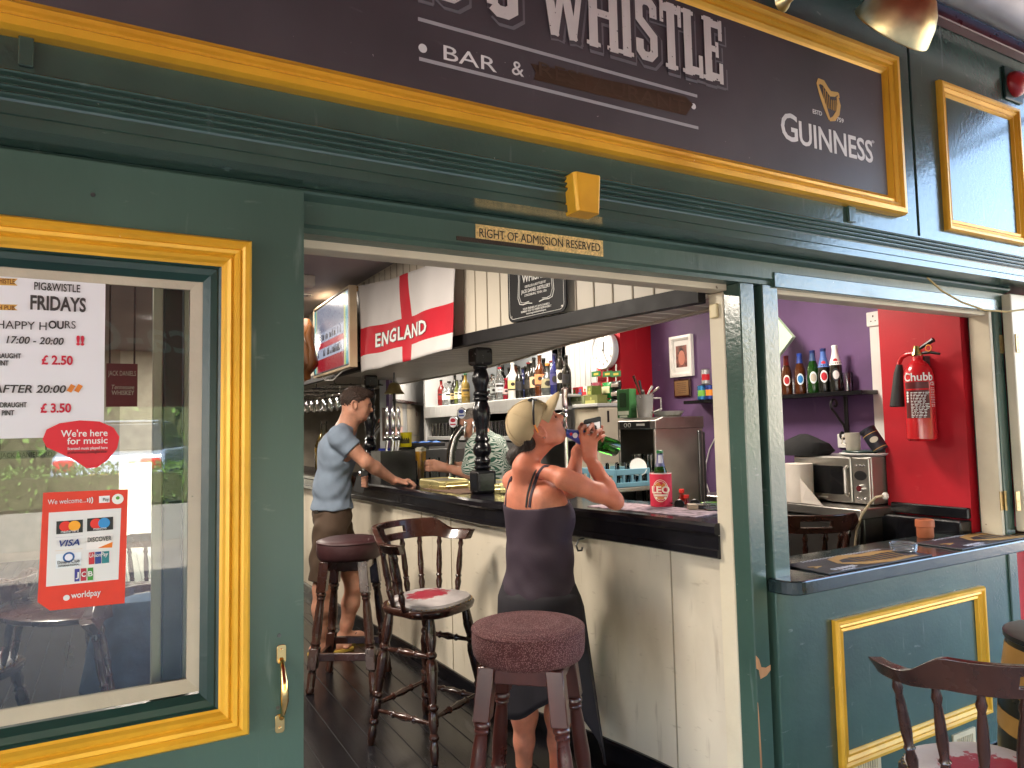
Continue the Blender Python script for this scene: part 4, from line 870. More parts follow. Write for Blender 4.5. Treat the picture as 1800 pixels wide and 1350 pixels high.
b = MB(); b.box(p.x-.08, p.x+.1, p.y-.13, p.y+.09, zt2-.03, zt2-.001); simple(b, 'side_shelf', WHITEWOOD, (p.x, p.y, zt2-.03), 'narrow white shelf holding the cocoa tub', 'shelf')
cz = P(1003, 712, 'x', 3.32).z
for px0, px1, py0, py1, c1, c2, lab in ((1003, 1027, 711, 699, '#7f8862', '#b8bca0', 'pale green tea box on the cabinet'), (1028, 1050, 711, 699, '#6f7440', '#a0a060', 'olive green tea box beside the pale one'), (1007, 1013, 699, 687, '#b8303a', '#3a8a3a', 'small red and green tea carton on the tea boxes'), (1017, 1024, 699, 687, '#b02838', '#2a5a8a', 'small red and blue tea carton'), (1025, 1032, 699, 686, '#d8d8c0', '#b03030', 'small white tea carton'), (1033, 1040, 699, 688, '#66763a', '#a8a85a', 'small green tea carton')):
    a, c = P(px0, py0, 'x', 3.40), P(px1, py1, 'x', 3.40); base = cz+.001 if py0 == 711 else cz+.075
    t = thing('tea_box', (3.4, a.y, base), lab, 'tea box', 'tea boxes on the cabinet'); H = .072 if py0 == 711 else .075
    b = MB(); b.box(3.40, 3.50, c.y+.001, a.y-.001, base, base+H); b.build('carton', flat(c1), t, bevel=.001)
    b = MB(); M = side((a.y+c.y)/2, base, 3.3995); wd = a.y-c.y; b.rect(M, -wd*.46, wd*.3, H*.06, H*.42); b.disc(M, H*.16, 12, 0, .0016, cx=0, cy=H*.62); b.build('print', flat(c2), t)
# wall clock
c = P(1062, 616, 'x', XCH-.05); ck = thing('wall_clock', (c.x, c.y, c.z), 'round white wall clock half hidden by the canopy', 'clock')
rk = hpx(34, c); Mk = side(c.y, c.z, c.x)
b = MB(); b.lathe([(rk*.97, -.03), (rk, 0), (rk, .018), (rk*.95, .026), (rk*.90, .02), (rk*.90, .012)], c, (-1, 0, 0), 40, cap=False); b.build('rim', flat('#c9ccd2', .3), ck)
b = MB(); b.disc(Mk, rk*.93, 40, .004, .010); b.build('face', CARD, ck)
b = MB()
for n_ in range(1, 13):
    a = R_(90-30*n_); b.text(str(n_), Matrix.Translation((0, 0, 0)) @ Mk @ Matrix.Translation((rk*.72*math.cos(a), rk*.72*math.sin(a)-rk*.07, .0108)), rk*.25, .015, 1, 'CENTER')
b.build('numerals', BLKP, ck)
b = MB(); b.stroke([(0, -.01), (rk*.30, -rk*.62)], .008, Mk, .0115, .012); b.stroke([(0, 0), (rk*.08, rk*.45)], .012, Mk, .0125, .013); b.disc(Mk, .012, 12, .0125, .014); b.build('hand', BLKP, ck, recalc=True)
b = MB(); b.box(c.x+.03, XCH+.02, c.y-.05, c.y+.05, c.z-.05, c.z+.05); b.build('bracket', DARKST, ck)
# snack packets hanging on clip strips
sr = thing('snack_rack', P(1072, 690, 'x', XCH-.06), 'hanging snack rack of green and black nut packets', 'snack rack')
cols = [(1048, '#6e2032', '#c8c090', [(672, 700)]), (1068, '#1f7a38', '#c9c9a0', [(672, 700), (702, 718)]), (1083, '#1c1a1c', '#8a8078', [(670, 685), (685, 701), (701, 717)])]
for px, c1, c2, rows in cols:
    q0_, q1_ = P(px, 640, 'x', XCH-.04), P(px, 752, 'x', XCH-.04); b = MB(); b.tube([q0_, q1_], .006, 6); b.build('clip_strip', PLAST, sr)
    b = MB(); q = P(px, 657, 'x', XCH-.045); M = side(q.y, q.z, q.x); b.rect(M, -.065, .065, -.025, .022, 0, .003); hd_ = b.build('header_card', flat('#1b5a2c'), sr)
    b = MB(); b.rect(M, -.03, .035, -.012, .006, .0032, .0045); b.build('print', flat('#a89438'), hd_)
    for y0, y1 in rows:
        for j in range(2):
            q = P(px+j*1.5, y1, 'x', XCH-.06-j*.03); z1 = P(px, y0, 'x', XCH-.06-j*.03).z; w_ = .062; hh = z1-q.z; M = side(q.y, q.z, q.x)
            b = MB(); rs = []
            for k in range(7):
                t = k/6; bul = .03*math.sin(math.pi*t)**.7; ww = w_*(1-.08*math.sin(math.pi*t))
                rs.append([M @ Vector((s*ww*math.cos(a_) if s else 0, hh*t, .004+bul*math.sin(a_))) for a_, s in [(math.pi*2*i/12, 1) for i in range(12)]])
            b.rings(rs, True, True, True, True); pk = b.build('packet', flat(c1, .25, bump=.4, bs=60), sr)
            b = MB(); b.rings([[M @ Vector((u*w_*.96, hh*v, .0055+.03*math.sin(math.pi*v)**.7*math.sqrt(max(0, 1-u*u*.92)))) for u in (-.8, -.5, -.2, .2, .5, .8)] for v in (.30, .45, .6, .72)], False, sm=True); b.build('print', flat(c2, .3), pk)
b = MB(); q = P(1072, 790, 'x', XCH-.06); M = side(q.y, q.z, q.x); b.rect(M, -.13, .10, 0, .19, 0, .02); hb_ = b.build('cheese_packet', flat('#c8a018', .3, bump=.4, bs=50), sr); b = MB(); b.text('BEER', M @ Matrix.Translation((-.1, .05, .021)), .07, .01); b.build('print', flat('#28200a'), hb_)
# glove box and utensil jug on the dishwasher
YDW = 1.53; dwx, dz1 = 2.90, 1.57
dwr, dwl = 3.30, P(1087, 800, 'x', 2.90).y
dm = thing('dishwasher', (3.1, 1.7, 0), 'stainless steel glasswasher with its door folded down', 'dishwasher')
zr = 1.545
b = MB(); b.box(dwx+.004, dwr, YDW, YDW+.02, .98, zr-.06); b.box(dwx, dwr, dwl-.02, dwl, .02, zr-.06); b.box(dwr-.02, dwr, YDW+.02, dwl-.02, .02, zr-.06); b.box(dwx+.02, dwr-.02, YDW+.02, dwl-.02, .95, .99); b.build('cabinet', STEEL, dm, bevel=.004)
b = MB(); b.rings([[Vector((x, y, z)) for x, z in ((dwx, zr-.075), (dwx, zr-.02), (dwx+.06, zr), (dwr, zr), (dwr, zr-.075))] for y in (YDW-.012, dwl)], True, True, True, False); b.build('hood', mat('hood_steel', (.30, .28, .26), .35, metal=1., var=.2), dm, recalc=True, bevel=.004)
b = MB(); b.box(dwx-.004, dwx-.0005, YDW+.04, dwl-.03, zr-.068, zr-.025); cp = b.build('control_panel', BLKP, dm)
b = MB(); Mc = side(dwl-.09, zr-.047, dwx-.0046)
for k in range(2): b.stroke([(math.cos(a)*.013+k*.04, math.sin(a)*.013) for a in [i*math.pi/8 for i in range(17)]], .003, Mc)
b.rect(Mc, .11, .19, -.006, .008); b.build('print', CARD, cp, recalc=True)
b = MB(); b.box(dwx+.022, dwr-.03, YDW+.022, dwl-.03, 1.0, 1.01); b.box(dwx-.30, dwx, YDW+.02, dwl+.02, 1.10, 1.125); b.build('fold_down_door', STEEL, dm, bevel=.004)
b = MB(); b.box(dwx-.06, dwr, YDW+.01, dwl, .02, .94); b.build('base', DARKST, dm, bevel=.004)
b = MB(); b.box(dwr, dwr+.05, YDW+.03, YDW+.10, .98, zr-.1); b.box(dwr-.05, dwr-.02, YDW-.012, YDW-.001, 1.0, zr-.09); b.build('hinge_post', DARKST, dm, bevel=.006)
# blue glass crate on the folded door
cr = thing('glass_crate', (dwx-.15, 1.8, 1.126), 'pale blue plastic glass crate on the open dishwasher door', 'crate'); BLUEP = mat('pale_blue_plastic', (.18, .38, .50), .4, var=.06)
x0_, x1_, y0_, y1_ = dwx-.29, dwx-.02, YDW+.03, dwl+.01
b = MB()
for (a, c_, e, f) in ((x0_, x0_+.012, y0_, y1_), (x1_-.012, x1_, y0_, y1_), (x0_+.012, x1_-.012, y0_, y0_+.012), (x0_+.012, x1_-.012, y1_-.012, y1_)):
    b.box(a, c_, e, f, 1.127, 1.155); b.box(a, c_, e, f, 1.20, 1.235)
b.box(x0_+.012, x1_-.012, y0_+.012, y1_-.012, 1.127, 1.135)
b.build('tray_rim', BLUEP, cr, bevel=.002)
b = MB()
for k in range(6):
    y = y0_+(y1_-y0_)*k/5*.97; b.box(x0_+.001, x0_+.011, y, y+.02, 1.155, 1.20)
for k in range(5):
    x = x0_+(x1_-x0_)*k/4*.93; b.box(x, x+.016, y0_+.001, y0_+.011, 1.155, 1.20)
b.build('slat', BLUEP, cr)
for k in range(7):
    lx, ly = x0_+.05+.075*(k % 4), y0_+.08+.11*(k//4); tumbler('tumbler', (lx, ly, 1.136), .034, .13, GLASS, 'upturned clear glass in the blue crate', 'glasses in the blue crate')
for k in range(8):
    lx, ly = dwx+.07+.08*(k % 4), YDW+.12+.13*(k//4); tumbler('wine_glass', (lx, ly, 1.011), .036, .30, GLASS, 'tall clear glass inside the dishwasher', 'glasses in the dishwasher')
b = MB(); b.lathe([(.001, 0), (.035, .004), (.055, .010), (.055, .013), (.001, .008)], (x0_+.2, y0_+.03, 1.24), (-.3, -1, .25), 20); simple(b, 'saucer', CARD, (x0_+.2, y0_+.03, 1.2), 'white saucer standing in the blue crate', 'saucer')
# utensil jug, glove box, bowl on top
j = Vector((dwx+.10, YDW+.20, zr+.001)); jg = thing('utensil_jug', j, 'clear measuring jug full of knives and spoons', 'jug')
b = MB(); b.lathe([(.045, 0), (.058, .14), (.060, .145), (.056, .14), (.043, .006), (.001, .006)], j, seg=18); b.tube([j+Vector((.03, -.05, .12)), j+Vector((.06, -.085, .12)), j+Vector((.06, -.085, .05)), j+Vector((.03, -.045, .03))], .006, 6); b.build('jug_body', mat('frosted_plastic', (.55, .55, .53), .25, trans=.6), jg)
for k, (dx_, dy_, hh, m_) in enumerate(((-.03, .02, .27, WOOD), (0, .03, .24, BLKP), (.02, -.02, .20, STEEL), (.03, -.045, .19, STEEL), (-.02, -.02, .17, STEEL))):
    b = MB(); b.tube([j+Vector((dx_*.3, dy_*.3, .02)), j+Vector((dx_*.8, dy_*.8, .15)), j+Vector((dx_*2.0, dy_*1.6, hh))], [.004, .006, .009], 8); b.build('knife' if k < 2 else 'spoon', m_, jg)
g = Vector((dwx+.05, YDW+.36, zr+.001)); gb = thing('glove_box', g, 'green card box of gloves beside the utensil jug', 'box'); Mg = side(g.y, g.z, g.x)
b = MB(); b.box(g.x, g.x+.06, g.y-.065, g.y+.065, g.z, g.z+.19); b.build('carton', flat('#356a3a'), gb, bevel=.001)
b = MB(); b.prism(rrect(-.035, .035, .07, .165, .01), Mg, .0005, .002); b.build('opening', flat('#123a18'), gb); b = MB(); b.rect(Mg, -.055, .055, .02, .045, .0005, .002); b.rect(Mg, -.04, .04, .004, .016, .0005, .002); b.build('print', flat('#d8e0d0'), gb)
b = MB(); w0 = Vector((dwx+.24, YDW+.14, zr+.001)); b.lathe([(.075, 0), (.10, .035), (.102, .037), (.09, .034), (.001, .006)], w0, seg=26); simple(b, 'white_bowl', CARD, w0, 'shallow white bowl on the dishwasher hood', 'bowl')
# picture, plaque, small shelf with cans on the purple wall
q = [P(x, y, 'x', XW-.02) for x, y in ((1180, 664), (1217, 660), (1216, 586), (1177, 594))]; fy0, fy1, fz0, fz1 = (q[1].y+q[2].y)/2, (q[0].y+q[3].y)/2, (q[0].z+q[1].z)/2, (q[2].z+q[3].z)/2
pf = thing('framed_portrait', (XW, fy0, fz0), 'white framed portrait photograph on the purple wall', 'picture')
Mf = side(fy1, fz0, XW-.001); W_, H_ = fy1-fy0, fz1-fz0
b = MB(); b.rectframe(Mf, 0, W_, 0, H_, [(0, 0), (0, .03), (.02, .032), (.034, .022), (.036, .012)]); b.build('frame', flat('#e6e4e0', .35), pf)
b = MB(); b.rect(Mf, .03, W_-.03, .03, H_-.03, .004, .012); b.build('mount', CARD, pf)
b = MB(); b.rect(Mf, W_*.24, W_*.74, H_*.23, H_*.76, .0125, .0135); pp = b.build('portrait', mat('portrait_print', (.16, .05, .035), .5, var=.9, vs=22), pf)
b = MB(); b.disc(Mf, W_*.15, 16, .0137, .0142, H_*.18, W_*.50, H_*.46); b.build('face', flat('#b8735e'), pp)
q = [P(x, y, 'x', XW-.02) for x, y in ((1185, 698), (1214, 697), (1213, 666), (1184, 668))]; fy0, fy1, fz0, fz1 = (q[1].y+q[2].y)/2, (q[0].y+q[3].y)/2, (q[0].z+q[1].z)/2, (q[2].z+q[3].z)/2
pl_ = thing('wall_plaque', (XW, fy0, fz0), 'small bronze plaque on dark wood under the portrait', 'plaque'); Mf = side(fy1, fz0, XW-.001); W_, H_ = fy1-fy0, fz1-fz0
b = MB(); b.rect(Mf, 0, W_, 0, H_, 0, .02); b.build('backing', WOOD, pl_, bevel=.004)
b = MB(); b.rect(Mf, W_*.07, W_*.90, H_*.08, H_*.92, .0205, .022); pp = b.build('plate', mat('bronze_plate', (.28, .17, .08), .4, metal=.6), pl_)
b = MB()
for k in range(6): b.rect(Mf, W_*(.2+.03*(k % 3)), W_*(.78-.04*(k % 2)), H_*(.78-k*.11), H_*(.80-k*.11), .0222, .0226)
b.build('engraving', BLKP, pp)
zsh = 1.672; shx = XW
ws = thing('wall_shelf', (shx, 1.2, zsh), 'long black wall shelf on scroll iron brackets', 'shelf')
ys0, ys1 = P(1515, 690, 'x', shx-.17).y, P(1213, 703, 'x', shx-.1).y
b = MB(); b.box(shx-.17, shx-.001, ys0, ys1, zsh-.025, zsh); b.build('board', BLACK, ws, bevel=.003)
yb_ = P(1484, 700, 'x', shx-.02).y
b = MB(); b.box(shx-.016, shx-.001, yb_-.012, yb_+.012, zsh-.30, zsh-.026); b.build('bracket_bar', BLKP, ws, bevel=.003)
def sc(cx_, cz_, r0, a0, a1, n=14): return [Vector((cx_-.0, yb_, 0))*0+Vector((cx_+r0*(1-.75*i/n)*math.cos(R_(a0+(a1-a0)*i/n)), yb_, cz_+r0*(1-.75*i/n)*math.sin(R_(a0+(a1-a0)*i/n)))) for i in range(n+1)]
b = MB(); pts = sc(shx-.115, zsh-.075, .042, 250, -110)[::-1]+[Vector((shx-.11, yb_, zsh-.13)), Vector((shx-.075, yb_, zsh-.17)), Vector((shx-.04, yb_, zsh-.20)), Vector((shx-.025, yb_, zsh-.24))]+sc(shx-.055, zsh-.262, .034, 20, -330)
b.tube(pts, .008, 8); b.build('scroll', BLKP, ws)
def can(loc, c1, c2, label):
    t = thing('drink_can', loc, label, 'can', 'drink cans on the black wall shelf')
    b = MB(); b.lathe([(.026, 0), (.033, .006), (.033, .108)], loc, seg=20); b.build('body', flat(c1, .3, metal=.6), t)
    b = MB(); b.lathe([(.033, .108), (.027, .115), (.025, .112), (.001, .112)], loc, seg=20); b.lathe([(.001, .0005), (.026, .0006)], loc, seg=20, cap=False); b.build('lid', STEEL, t)
    b = MB(); grid(b, -.034, .034, .03, .075, 10); bend(b, loc, .033, facing(loc)); b.build('print', flat(c2, .3), t)
ca = [P(px, 700, 'x', shx-.09).y for px in (1234, 1248)]
can((shx-.09, ca[0], zsh+.001), '#3f86c0', '#7ab84a', 'blue and green drink can at the left of the black shelf')
can((shx-.09, ca[1], zsh+.001), '#3a4f9c', '#e08a30', 'blue drink can with an orange band beside it')
can((shx-.09, ca[1]+.035, zsh+.118), '#b9bcc0', '#b8202c', 'silver drink can stacked on top of the two others')
# beer bottles on the same shelf seen through the hatch
BB = [(1368, 'beer', .245, GBROWN, '#5a1c1c', '#401010', '#301010', 'brown beer bottle cut off by the hatch post'),
 (1384, 'beer', .245, GBROWN, '#e8e0dc', '#8a1c20', '#a82028', 'brown beer bottle with a round red label'),
 (1408, 'beer', .25, GBROWN, '#d8e4f0', '#1f3f9a', '#2a78b8', 'brown beer bottle with a blue cap and round blue label'),
 (1431, 'beer', .258, GGREEN, '#dcdfe6', '#20306a', '#b8b0a0', 'green beer bottle with a pale hexagonal label'),
 (1450, 'beer', .262, GDARK, '#f0f0f4', '#20306a', '#c02030', 'dark beer bottle with blue and white neck label'),
 (1471, 'beer', .272, GDARK, '#20242c', '#f0f0f0', '#d8d8d8', 'dark beer bottle with a white foil neck')]
for px, shp, h, g_, lc, cc, nc, lab in BB:
    p = P(px, 690, 'x', shx-.10); h *= 1.05; t = bottle(shp, (p.x, p.y, zsh+.001), h, g_, lc, cc, lab, 'beer bottle', 'beer bottles on the black shelf', (.22, .50), nc, 'oval', .10)
    if px in (1384, 1408, 1431, 1450, 1471):
        k = h/.236; zz = np.linspace(.178 if px < 1440 else .135, .222, 6)
        b = MB(); b.lathe([(np.interp(z, [q_[1] for q_ in SHAPES['beer'][1:-1]], [q_[0] for q_ in SHAPES['beer'][1:-1]])*k+.0011, z*k) for z in zz], (p.x, p.y, zsh+.001), seg=16, cap=False); b.build('neck_foil', flat({1384: '#a03028', 1408: '#28408a', 1431: '#38507a', 1450: '#4a6ab0', 1471: '#e8e6e2'}[px], .4), t)
        if px >= 1450:
            b = MB(); oval(b, .012, .158*k, .012, .0022); bend(b, (p.x, p.y, zsh+.001), .024*k, facing(p)); b.build('print', flat('#c02838'), t)
for px in (1396, 1420, 1490):
    p = P(px, 690, 'x', shx-.05); tumbler('tumbler', (p.x, p.y, zsh+.001), .035, .115, GLASS, {1396: 'clear tumbler behind the red label beer bottle', 1420: 'clear tumbler behind the blue label beer bottle', 1490: 'clear tumbler at the right end of the black shelf'}[px], 'tumblers on the black shelf', 'tumbler', .9)
# pale tilted card at the left of the hatch
p = [P(x, y, 'x', XW-.2) for x, y in ((1355, 640), (1366, 628), (1393, 592), (1368, 562), (1352, 545))]
b = MB(); q = [v+Vector((.03, 0, 0)) for v in p]; b.rings([p, q], True, True, True, False); simple(b, 'tilted_card', flat('#b8d0b4'), p[0], 'pale green tilted card beyond the hatch post', 'card', recalc=True)
# ------------------------------------------------------------------ microwave and kitchen counter behind the hatch
XM = 3.58; m0, m1 = P(1399, 840, 'x', XM).y, P(1533, 840, 'x', XM).y; mz0, mz1 = P(1465, 884, 'x', XM).z, P(1465, 802, 'x', XM).z
mw = thing('microwave_oven', (XM, m1, mz0), 'silver microwave oven with a dark glass door', 'microwave')
Mm = side(m0, mz0, XM); W_, H_ = m0-m1, mz1-mz0
b = MB(); b.box(XM, XM+.36, m1, m0, mz0+.008, mz1); b.build('body', mat('silver_enamel', (.42, .40, .37), .35, metal=.7, var=.08), mw, bevel=.004)
b = MB(); b.rect(Mm, .004, W_*.77, .012, H_-.004, .0005, .016); dr = b.build('door', STEEL, mw, bevel=.005)
b = MB(); b.prism(rrect(W_*.06, W_*.68, H_*.2, H_*.80, .012), Mm, .0162, .0175); b.build('window', mat('black_glass', (.008, .008, .009), .06), dr)
b = MB(); b.tube([Mm @ Vector(v) for v in ((W_*.725, H_*.2, .016), (W_*.725, H_*.25, .04), (W_*.725, H_*.75, .04), (W_*.725, H_*.8, .016))], .009, 8); b.build('handle', STEEL, dr)
b = MB(); b.rect(Mm, W_*.785, W_-.004, .012, H_-.004, .0005, .016); pn = b.build('control_panel', STEEL, mw, bevel=.004)
b = MB(); b.disc(Mm, W_*.075, 18, .0162, .018, H_*.1, W_*.885, H_*.62); b.build('display', BLKP, pn)
b = MB(); b.lathe([(.02, .016), (.02, .032), (.016, .036)], Mm @ Vector((W_*.885, H_*.36, 0)), (-1, 0, 0), 18); b.build('dial', CHROME, pn)
for k in range(6):
    b = MB(); b.lathe([(.006, .016), (.006, .021), (.004, .022)], Mm @ Vector((W_*(.84+.045*(k % 3)), H_*(.83 if k < 3 else .15), 0)), (-1, 0, 0), 10); b.build('button', CHROME, pn)
b = MB(); b.rect(Mm, W_*.32, W_*.46, H_*.115, H_*.135, .0162, .0168); b.build('badge', CARD, dr)
for y in (m0-.03, m1+.03):
    b = MB(); b.box(XM+.03, XM+.3, y-.015, y+.015, mz0, mz0+.007); b.build('foot', BLKP, mw)
kc = thing('kitchen_counter', (3.6, .9, 0), 'dark steel fridge counter under the microwave', 'counter')
b = MB(); b.box(3.40, 3.97, .52, 1.75, mz0-.05, mz0-.001); b.build('worktop', STEEL, kc, bevel=.004)
b = MB(); b.box(3.44, 3.97, .53, 1.74, .013, mz0-.052); b.build('cabinet', DARKST, kc, bevel=.004)
b = MB()
for k in range(2): b.box(3.42, 3.439, .55+k*.6, 1.12+k*.6, .1, mz0-.09)
b.build('door', mat('dull_steel_door', (.16, .15, .14), .3, metal=.9), kc, bevel=.004)
pr_ = P(1405, 884, 'x', 3.48); rl = thing('paper_roll', (3.48, pr_.y, mz0), 'big white paper towel roll beside the microwave', 'paper roll')
hr_ = P(1403, 815, 'x', 3.48).z-mz0
b = MB(); b.lathe([(.016, 0), (.076, .001), (.077, hr_-.002), (.074, hr_), (.02, hr_), (.018, hr_-.02)], (3.49, pr_.y, mz0+.001), seg=32); b.build('roll', mat('tissue', (.62, .56, .50), .9, bump=.2, bs=120), rl)
b = MB(); s0 = Vector((3.43, pr_.y-.05, mz0)); b.add([s0+Vector(v) for v in ((0, 0, .15), (0, -.005, .003), (-.03, -.17, .003), (-.02, -.06, .10), (.002, 0, .15), (.002, -.005, .003), (-.028, -.17, .003), (-.018, -.06, .10))], [(0, 1, 2, 3), (7, 6, 5, 4), (0, 4, 5, 1), (1, 5, 6, 2), (2, 6, 7, 3), (3, 7, 4, 0)]); b.build('loose_sheet', MATS['tissue'], rl)
zt_m = mz1+.001
tq = P(1505, 800, 'z', zt_m+.01)
b = MB(); b.lathe([(.10, 0), (.13, .006), (.14, .014), (.138, .018), (.10, .012), (.001, .012)], (XM+.12, m1+.11, zt_m), seg=32); simple(b, 'white_tray', CARD, (XM+.12, m1+.11, zt_m), 'round white tray on top of the microwave', 'tray')
b = MB(); b.lathe([(.10, .019), (.125, .026), (.123, .029), (.09, .024), (.001, .024)], (XM+.12, m1+.11, zt_m), seg=32); simple(b, 'green_plate', flat('#24443c', .3), (XM+.12, m1+.11, zt_m+.019), 'dark green plate on the white tray', 'plate')
mgp = Vector((XM+.06, m1+.145, zt_m+.03)); mg = thing('white_mug', mgp, 'cream mug standing on the green plate', 'mug')
b = MB(); b.lathe([(.034, 0), (.037, .004), (.042, .098), (.043, .10), (.038, .097), (.033, .01), (.001, .01)], mgp, seg=24); b.build('cup', mat('cream_glaze', (.60, .55, .46), .3), mg)
b = MB(); b.tube([mgp+Vector(v) for v in ((.0, .04, .08), (.0, .065, .075), (.0, .068, .04), (.0, .036, .025))], .005, 8); b.build('handle', MATS['cream_glaze'], mg)
cp_ = Vector((XM+.10, m1+.02, zt_m+.055)); ca_ = Vector((-.1, .55, .9)).normalized(); cn_ = thing('black_canister', cp_, 'black coffee canister tipped over beside the mug', 'canister')
b = MB(); b.lathe([(.040, -.03), (.042, -.025), (.042, .095), (.044, .097), (.044, .11), (.038, .108), (.036, .03), (.001, .03)], cp_, ca_, 24); b.build('can', mat('matt_black_tin', (.02, .02, .03), .45), cn_)
b = MB(); b.lathe([(.0425, .072), (.0425, .076)], cp_, ca_, 24, cap=False); b.lathe([(.0425, -.018), (.0425, -.014)], cp_, ca_, 24, cap=False); b.build('gold_band', flat('#b08a50'), cn_)
cf = (CAMP-cp_).normalized(); uu = ca_.cross(cf).normalized(); nn = uu.cross(ca_); b = MB(); Mo = frame(cp_+ca_*.035+nn*.042, uu, ca_); oval(b, .022, 0, .016, .002); b.V = [tuple(Mo @ Vector(v)) for v in b.V[-0:]]; b.build('emblem', flat('#b8b0a0'), cn_)
b = MB()
rs = []
for k, (z, r1, r2) in enumerate(((0, .16, .11), (.03, .18, .12), (.07, .16, .10), (.10, .11, .07), (.115, .05, .03))):
    rs.append([Vector((XM+.05+r2*math.cos(a)*(1+.15*math.sin(3*a+k)), m0-.03+r1*math.sin(a)*(1+.12*math.cos(2*a+k*2)), zt_m+z*(1+.1*math.sin(a*2)))) for a in [2*math.pi*i/18 for i in range(18)]])
b.rings(rs); simple(b, 'black_bag', mat('black_cloth', (.008, .008, .009), .9), (XM+.05, m0-.03, zt_m), 'crumpled black cloth bag on the microwave', 'bag')
b = MB(); b.tube([P(x, y, 'x', 3.40) for x, y in ((1552, 872), (1540, 874), (1528, 886), (1515, 905), (1506, 930), (1503, 960))], .007, 8); simple(b, 'cable', mat('beige_cable', (.40, .33, .22), .5), P(1510, 910, 'x', 3.4), 'thick beige cable hanging from the microwave', 'cable')
b = MB(); q = P(1556, 872, 'x', 3.5); b.lathe([(.010, -.016), (.018, -.005), (.016, .010), (.006, .018)], q, (0, 0, 1), 10); simple(b, 'white_plug', PLAST, q, 'white plug beside the microwave cable', 'plug')
# fire extinguisher on the red wall
ext_x = XRD-.075; e0 = P(1621, 775, 'x', ext_x); e1 = P(1617, 632, 'x', ext_x); ex = thing('fire_extinguisher', e0, 'red fire extinguisher with a black horn hung on the red wall', 'fire extinguisher')
Hc = e1.z-e0.z; rr = hpx(24, e0)
REDX = mat('red_extinguisher_paint', (.50, .012, .018), .25, var=.05, coat=.4)
b = MB(); b.lathe([(rr*.85, 0), (rr, .012), (rr, Hc*.80), (rr*.92, Hc*.87), (rr*.70, Hc*.94), (rr*.42, Hc*.985), (rr*.36, Hc), (rr*.36, Hc+.02)], e0, seg=32); b.build('cylinder', REDX, ex)
b = MB(); b.lathe([(rr*.40, Hc+.02), (rr*.44, Hc+.025), (rr*.30, Hc+.05), (rr*.24, Hc+.07)], e0, seg=16); b.build('valve', GOLDM, ex)
tv = e0+Vector((0, 0, Hc+.05))
b = MB(); hA = [P(x, y, 'x', ext_x) for x, y in ((1606, 620), (1625, 607), (1641, 597))]; b.tube(hA, [.006, .009, .012], 8); hB = [P(x, y, 'x', ext_x) for x, y in ((1612, 622), (1635, 619), (1652, 622))]; b.tube(hB, [.007, .008, .006], 8); b.build('lever', BLKP, ex)
b = MB(); pz_ = P(1632, 612, 'x', ext_x-.01); b.tube([pz_+Vector((0, .014*math.cos(a), .016*math.sin(a))) for a in [i*math.pi/6 for i in range(13)]], .003, 6); b.build('safety_pin', mat('orange_plastic', (.75, .25, .03), .4), ex)
hp_ = [P(x, y, 'x', ext_x-.01) for x, y in ((1612, 621), (1597, 622), (1585, 628), (1580, 640))]; b = MB(); b.tube(hp_, .011, 10); b.build('hose', REDX, ex)
hn = [P(x, y, 'x', ext_x-.01) for x, y in ((1581, 641), (1580, 656), (1578, 714))]; b = MB(); b.tube(hn+[hn[-1]+Vector((0, 0, -.004))], [.014, .024, .038, .032], 18); b.build('horn', mat('black_horn', (.018, .018, .019), .55), ex)
a0 = facing(e0); b = MB(); grid(b, -rr*1.05, rr*.65, Hc*.28, Hc*.62, 12, .0006); grid(b, -rr*1.05, rr*.65, Hc*.64, Hc*.72, 12, .0006)
bend(b, e0, rr, a0); lb = b.build('label', mat('label_black_red', (.10, .008, .010), .4), ex)
b = MB(); b.text('Chubb', Matrix.Translation((-rr*1.1, Hc*.735, .001)), .058, .015, .95)
for r_ in range(9):
    y = Hc*(.585-.035*r_); 
    if r_ < 4: b.disc(ID, .007, 8, .001, .0015, cx=-rr*.85, cy=y+.003)
    u = -rr*.6
    while u < rr*.4: l_ = rng.uniform(.006, .02); grid(b, u, u+l_, y, y+.004, 2, .0012); grid(b, u, u+l_*.7, y-.007, y-.004, 2, .0012); u += l_+.004
for r_ in range(12): grid(b, rr*.80, rr*(1.15+.1*rng.random()), Hc*(.64-.02*r_), Hc*(.645-.02*r_), 2, .0012)
for s in (.0,):
    b.text('CE', Matrix.Translation((rr*.78, Hc*.675, .001)), .025)
bend(b, e0, rr, a0); b.build('lettering', CARD, lb)
b = MB(); b.box(ext_x+.03, XRD, e0.y-.02, e0.y+.02, e0.z+Hc*.9, e0.z+Hc+.02); b.build('wall_hook', DARKST, ex)
# terracotta cup, ashtray, printed runners on the ledge
tc_ = P(1626, 932, 'z', .92); tcv = Vector((tc_.x, min(tc_.y, .24), .9)); tcp = P(1626, 930, 'y', .20); zl_ = zl1+.0005
b = MB(); b.lathe([(.034, 0), (.037, .006), (.037, .05), (.042, .053), (.041, .085), (.036, .088), (.033, .08), (.03, .01), (.001, .01)], (tcp.x, .20, zl_), seg=24); simple(b, 'terracotta_cup', mat('terracotta', (.42, .12, .05), .6, var=.1), (tcp.x, .2, zl_), 'orange terracotta cup at the back of the hatch ledge', 'cup')
ap = P(1588, 962, 'z', zl_+.02); at = Vector((ap.x, ap.y, zl_+.004)); b = MB(); b.lathe([(.046, 0), (.052, .004), (.055, .034), (.052, .036), (.046, .03), (.042, .010), (.001, .008)], at, seg=16, sm=False); simple(b, 'glass_ashtray', mat('ashtray_glass', (.72, .78, .82), .05, trans=.85), at, 'clear cut glass ashtray on the hatch ledge', 'ashtray')
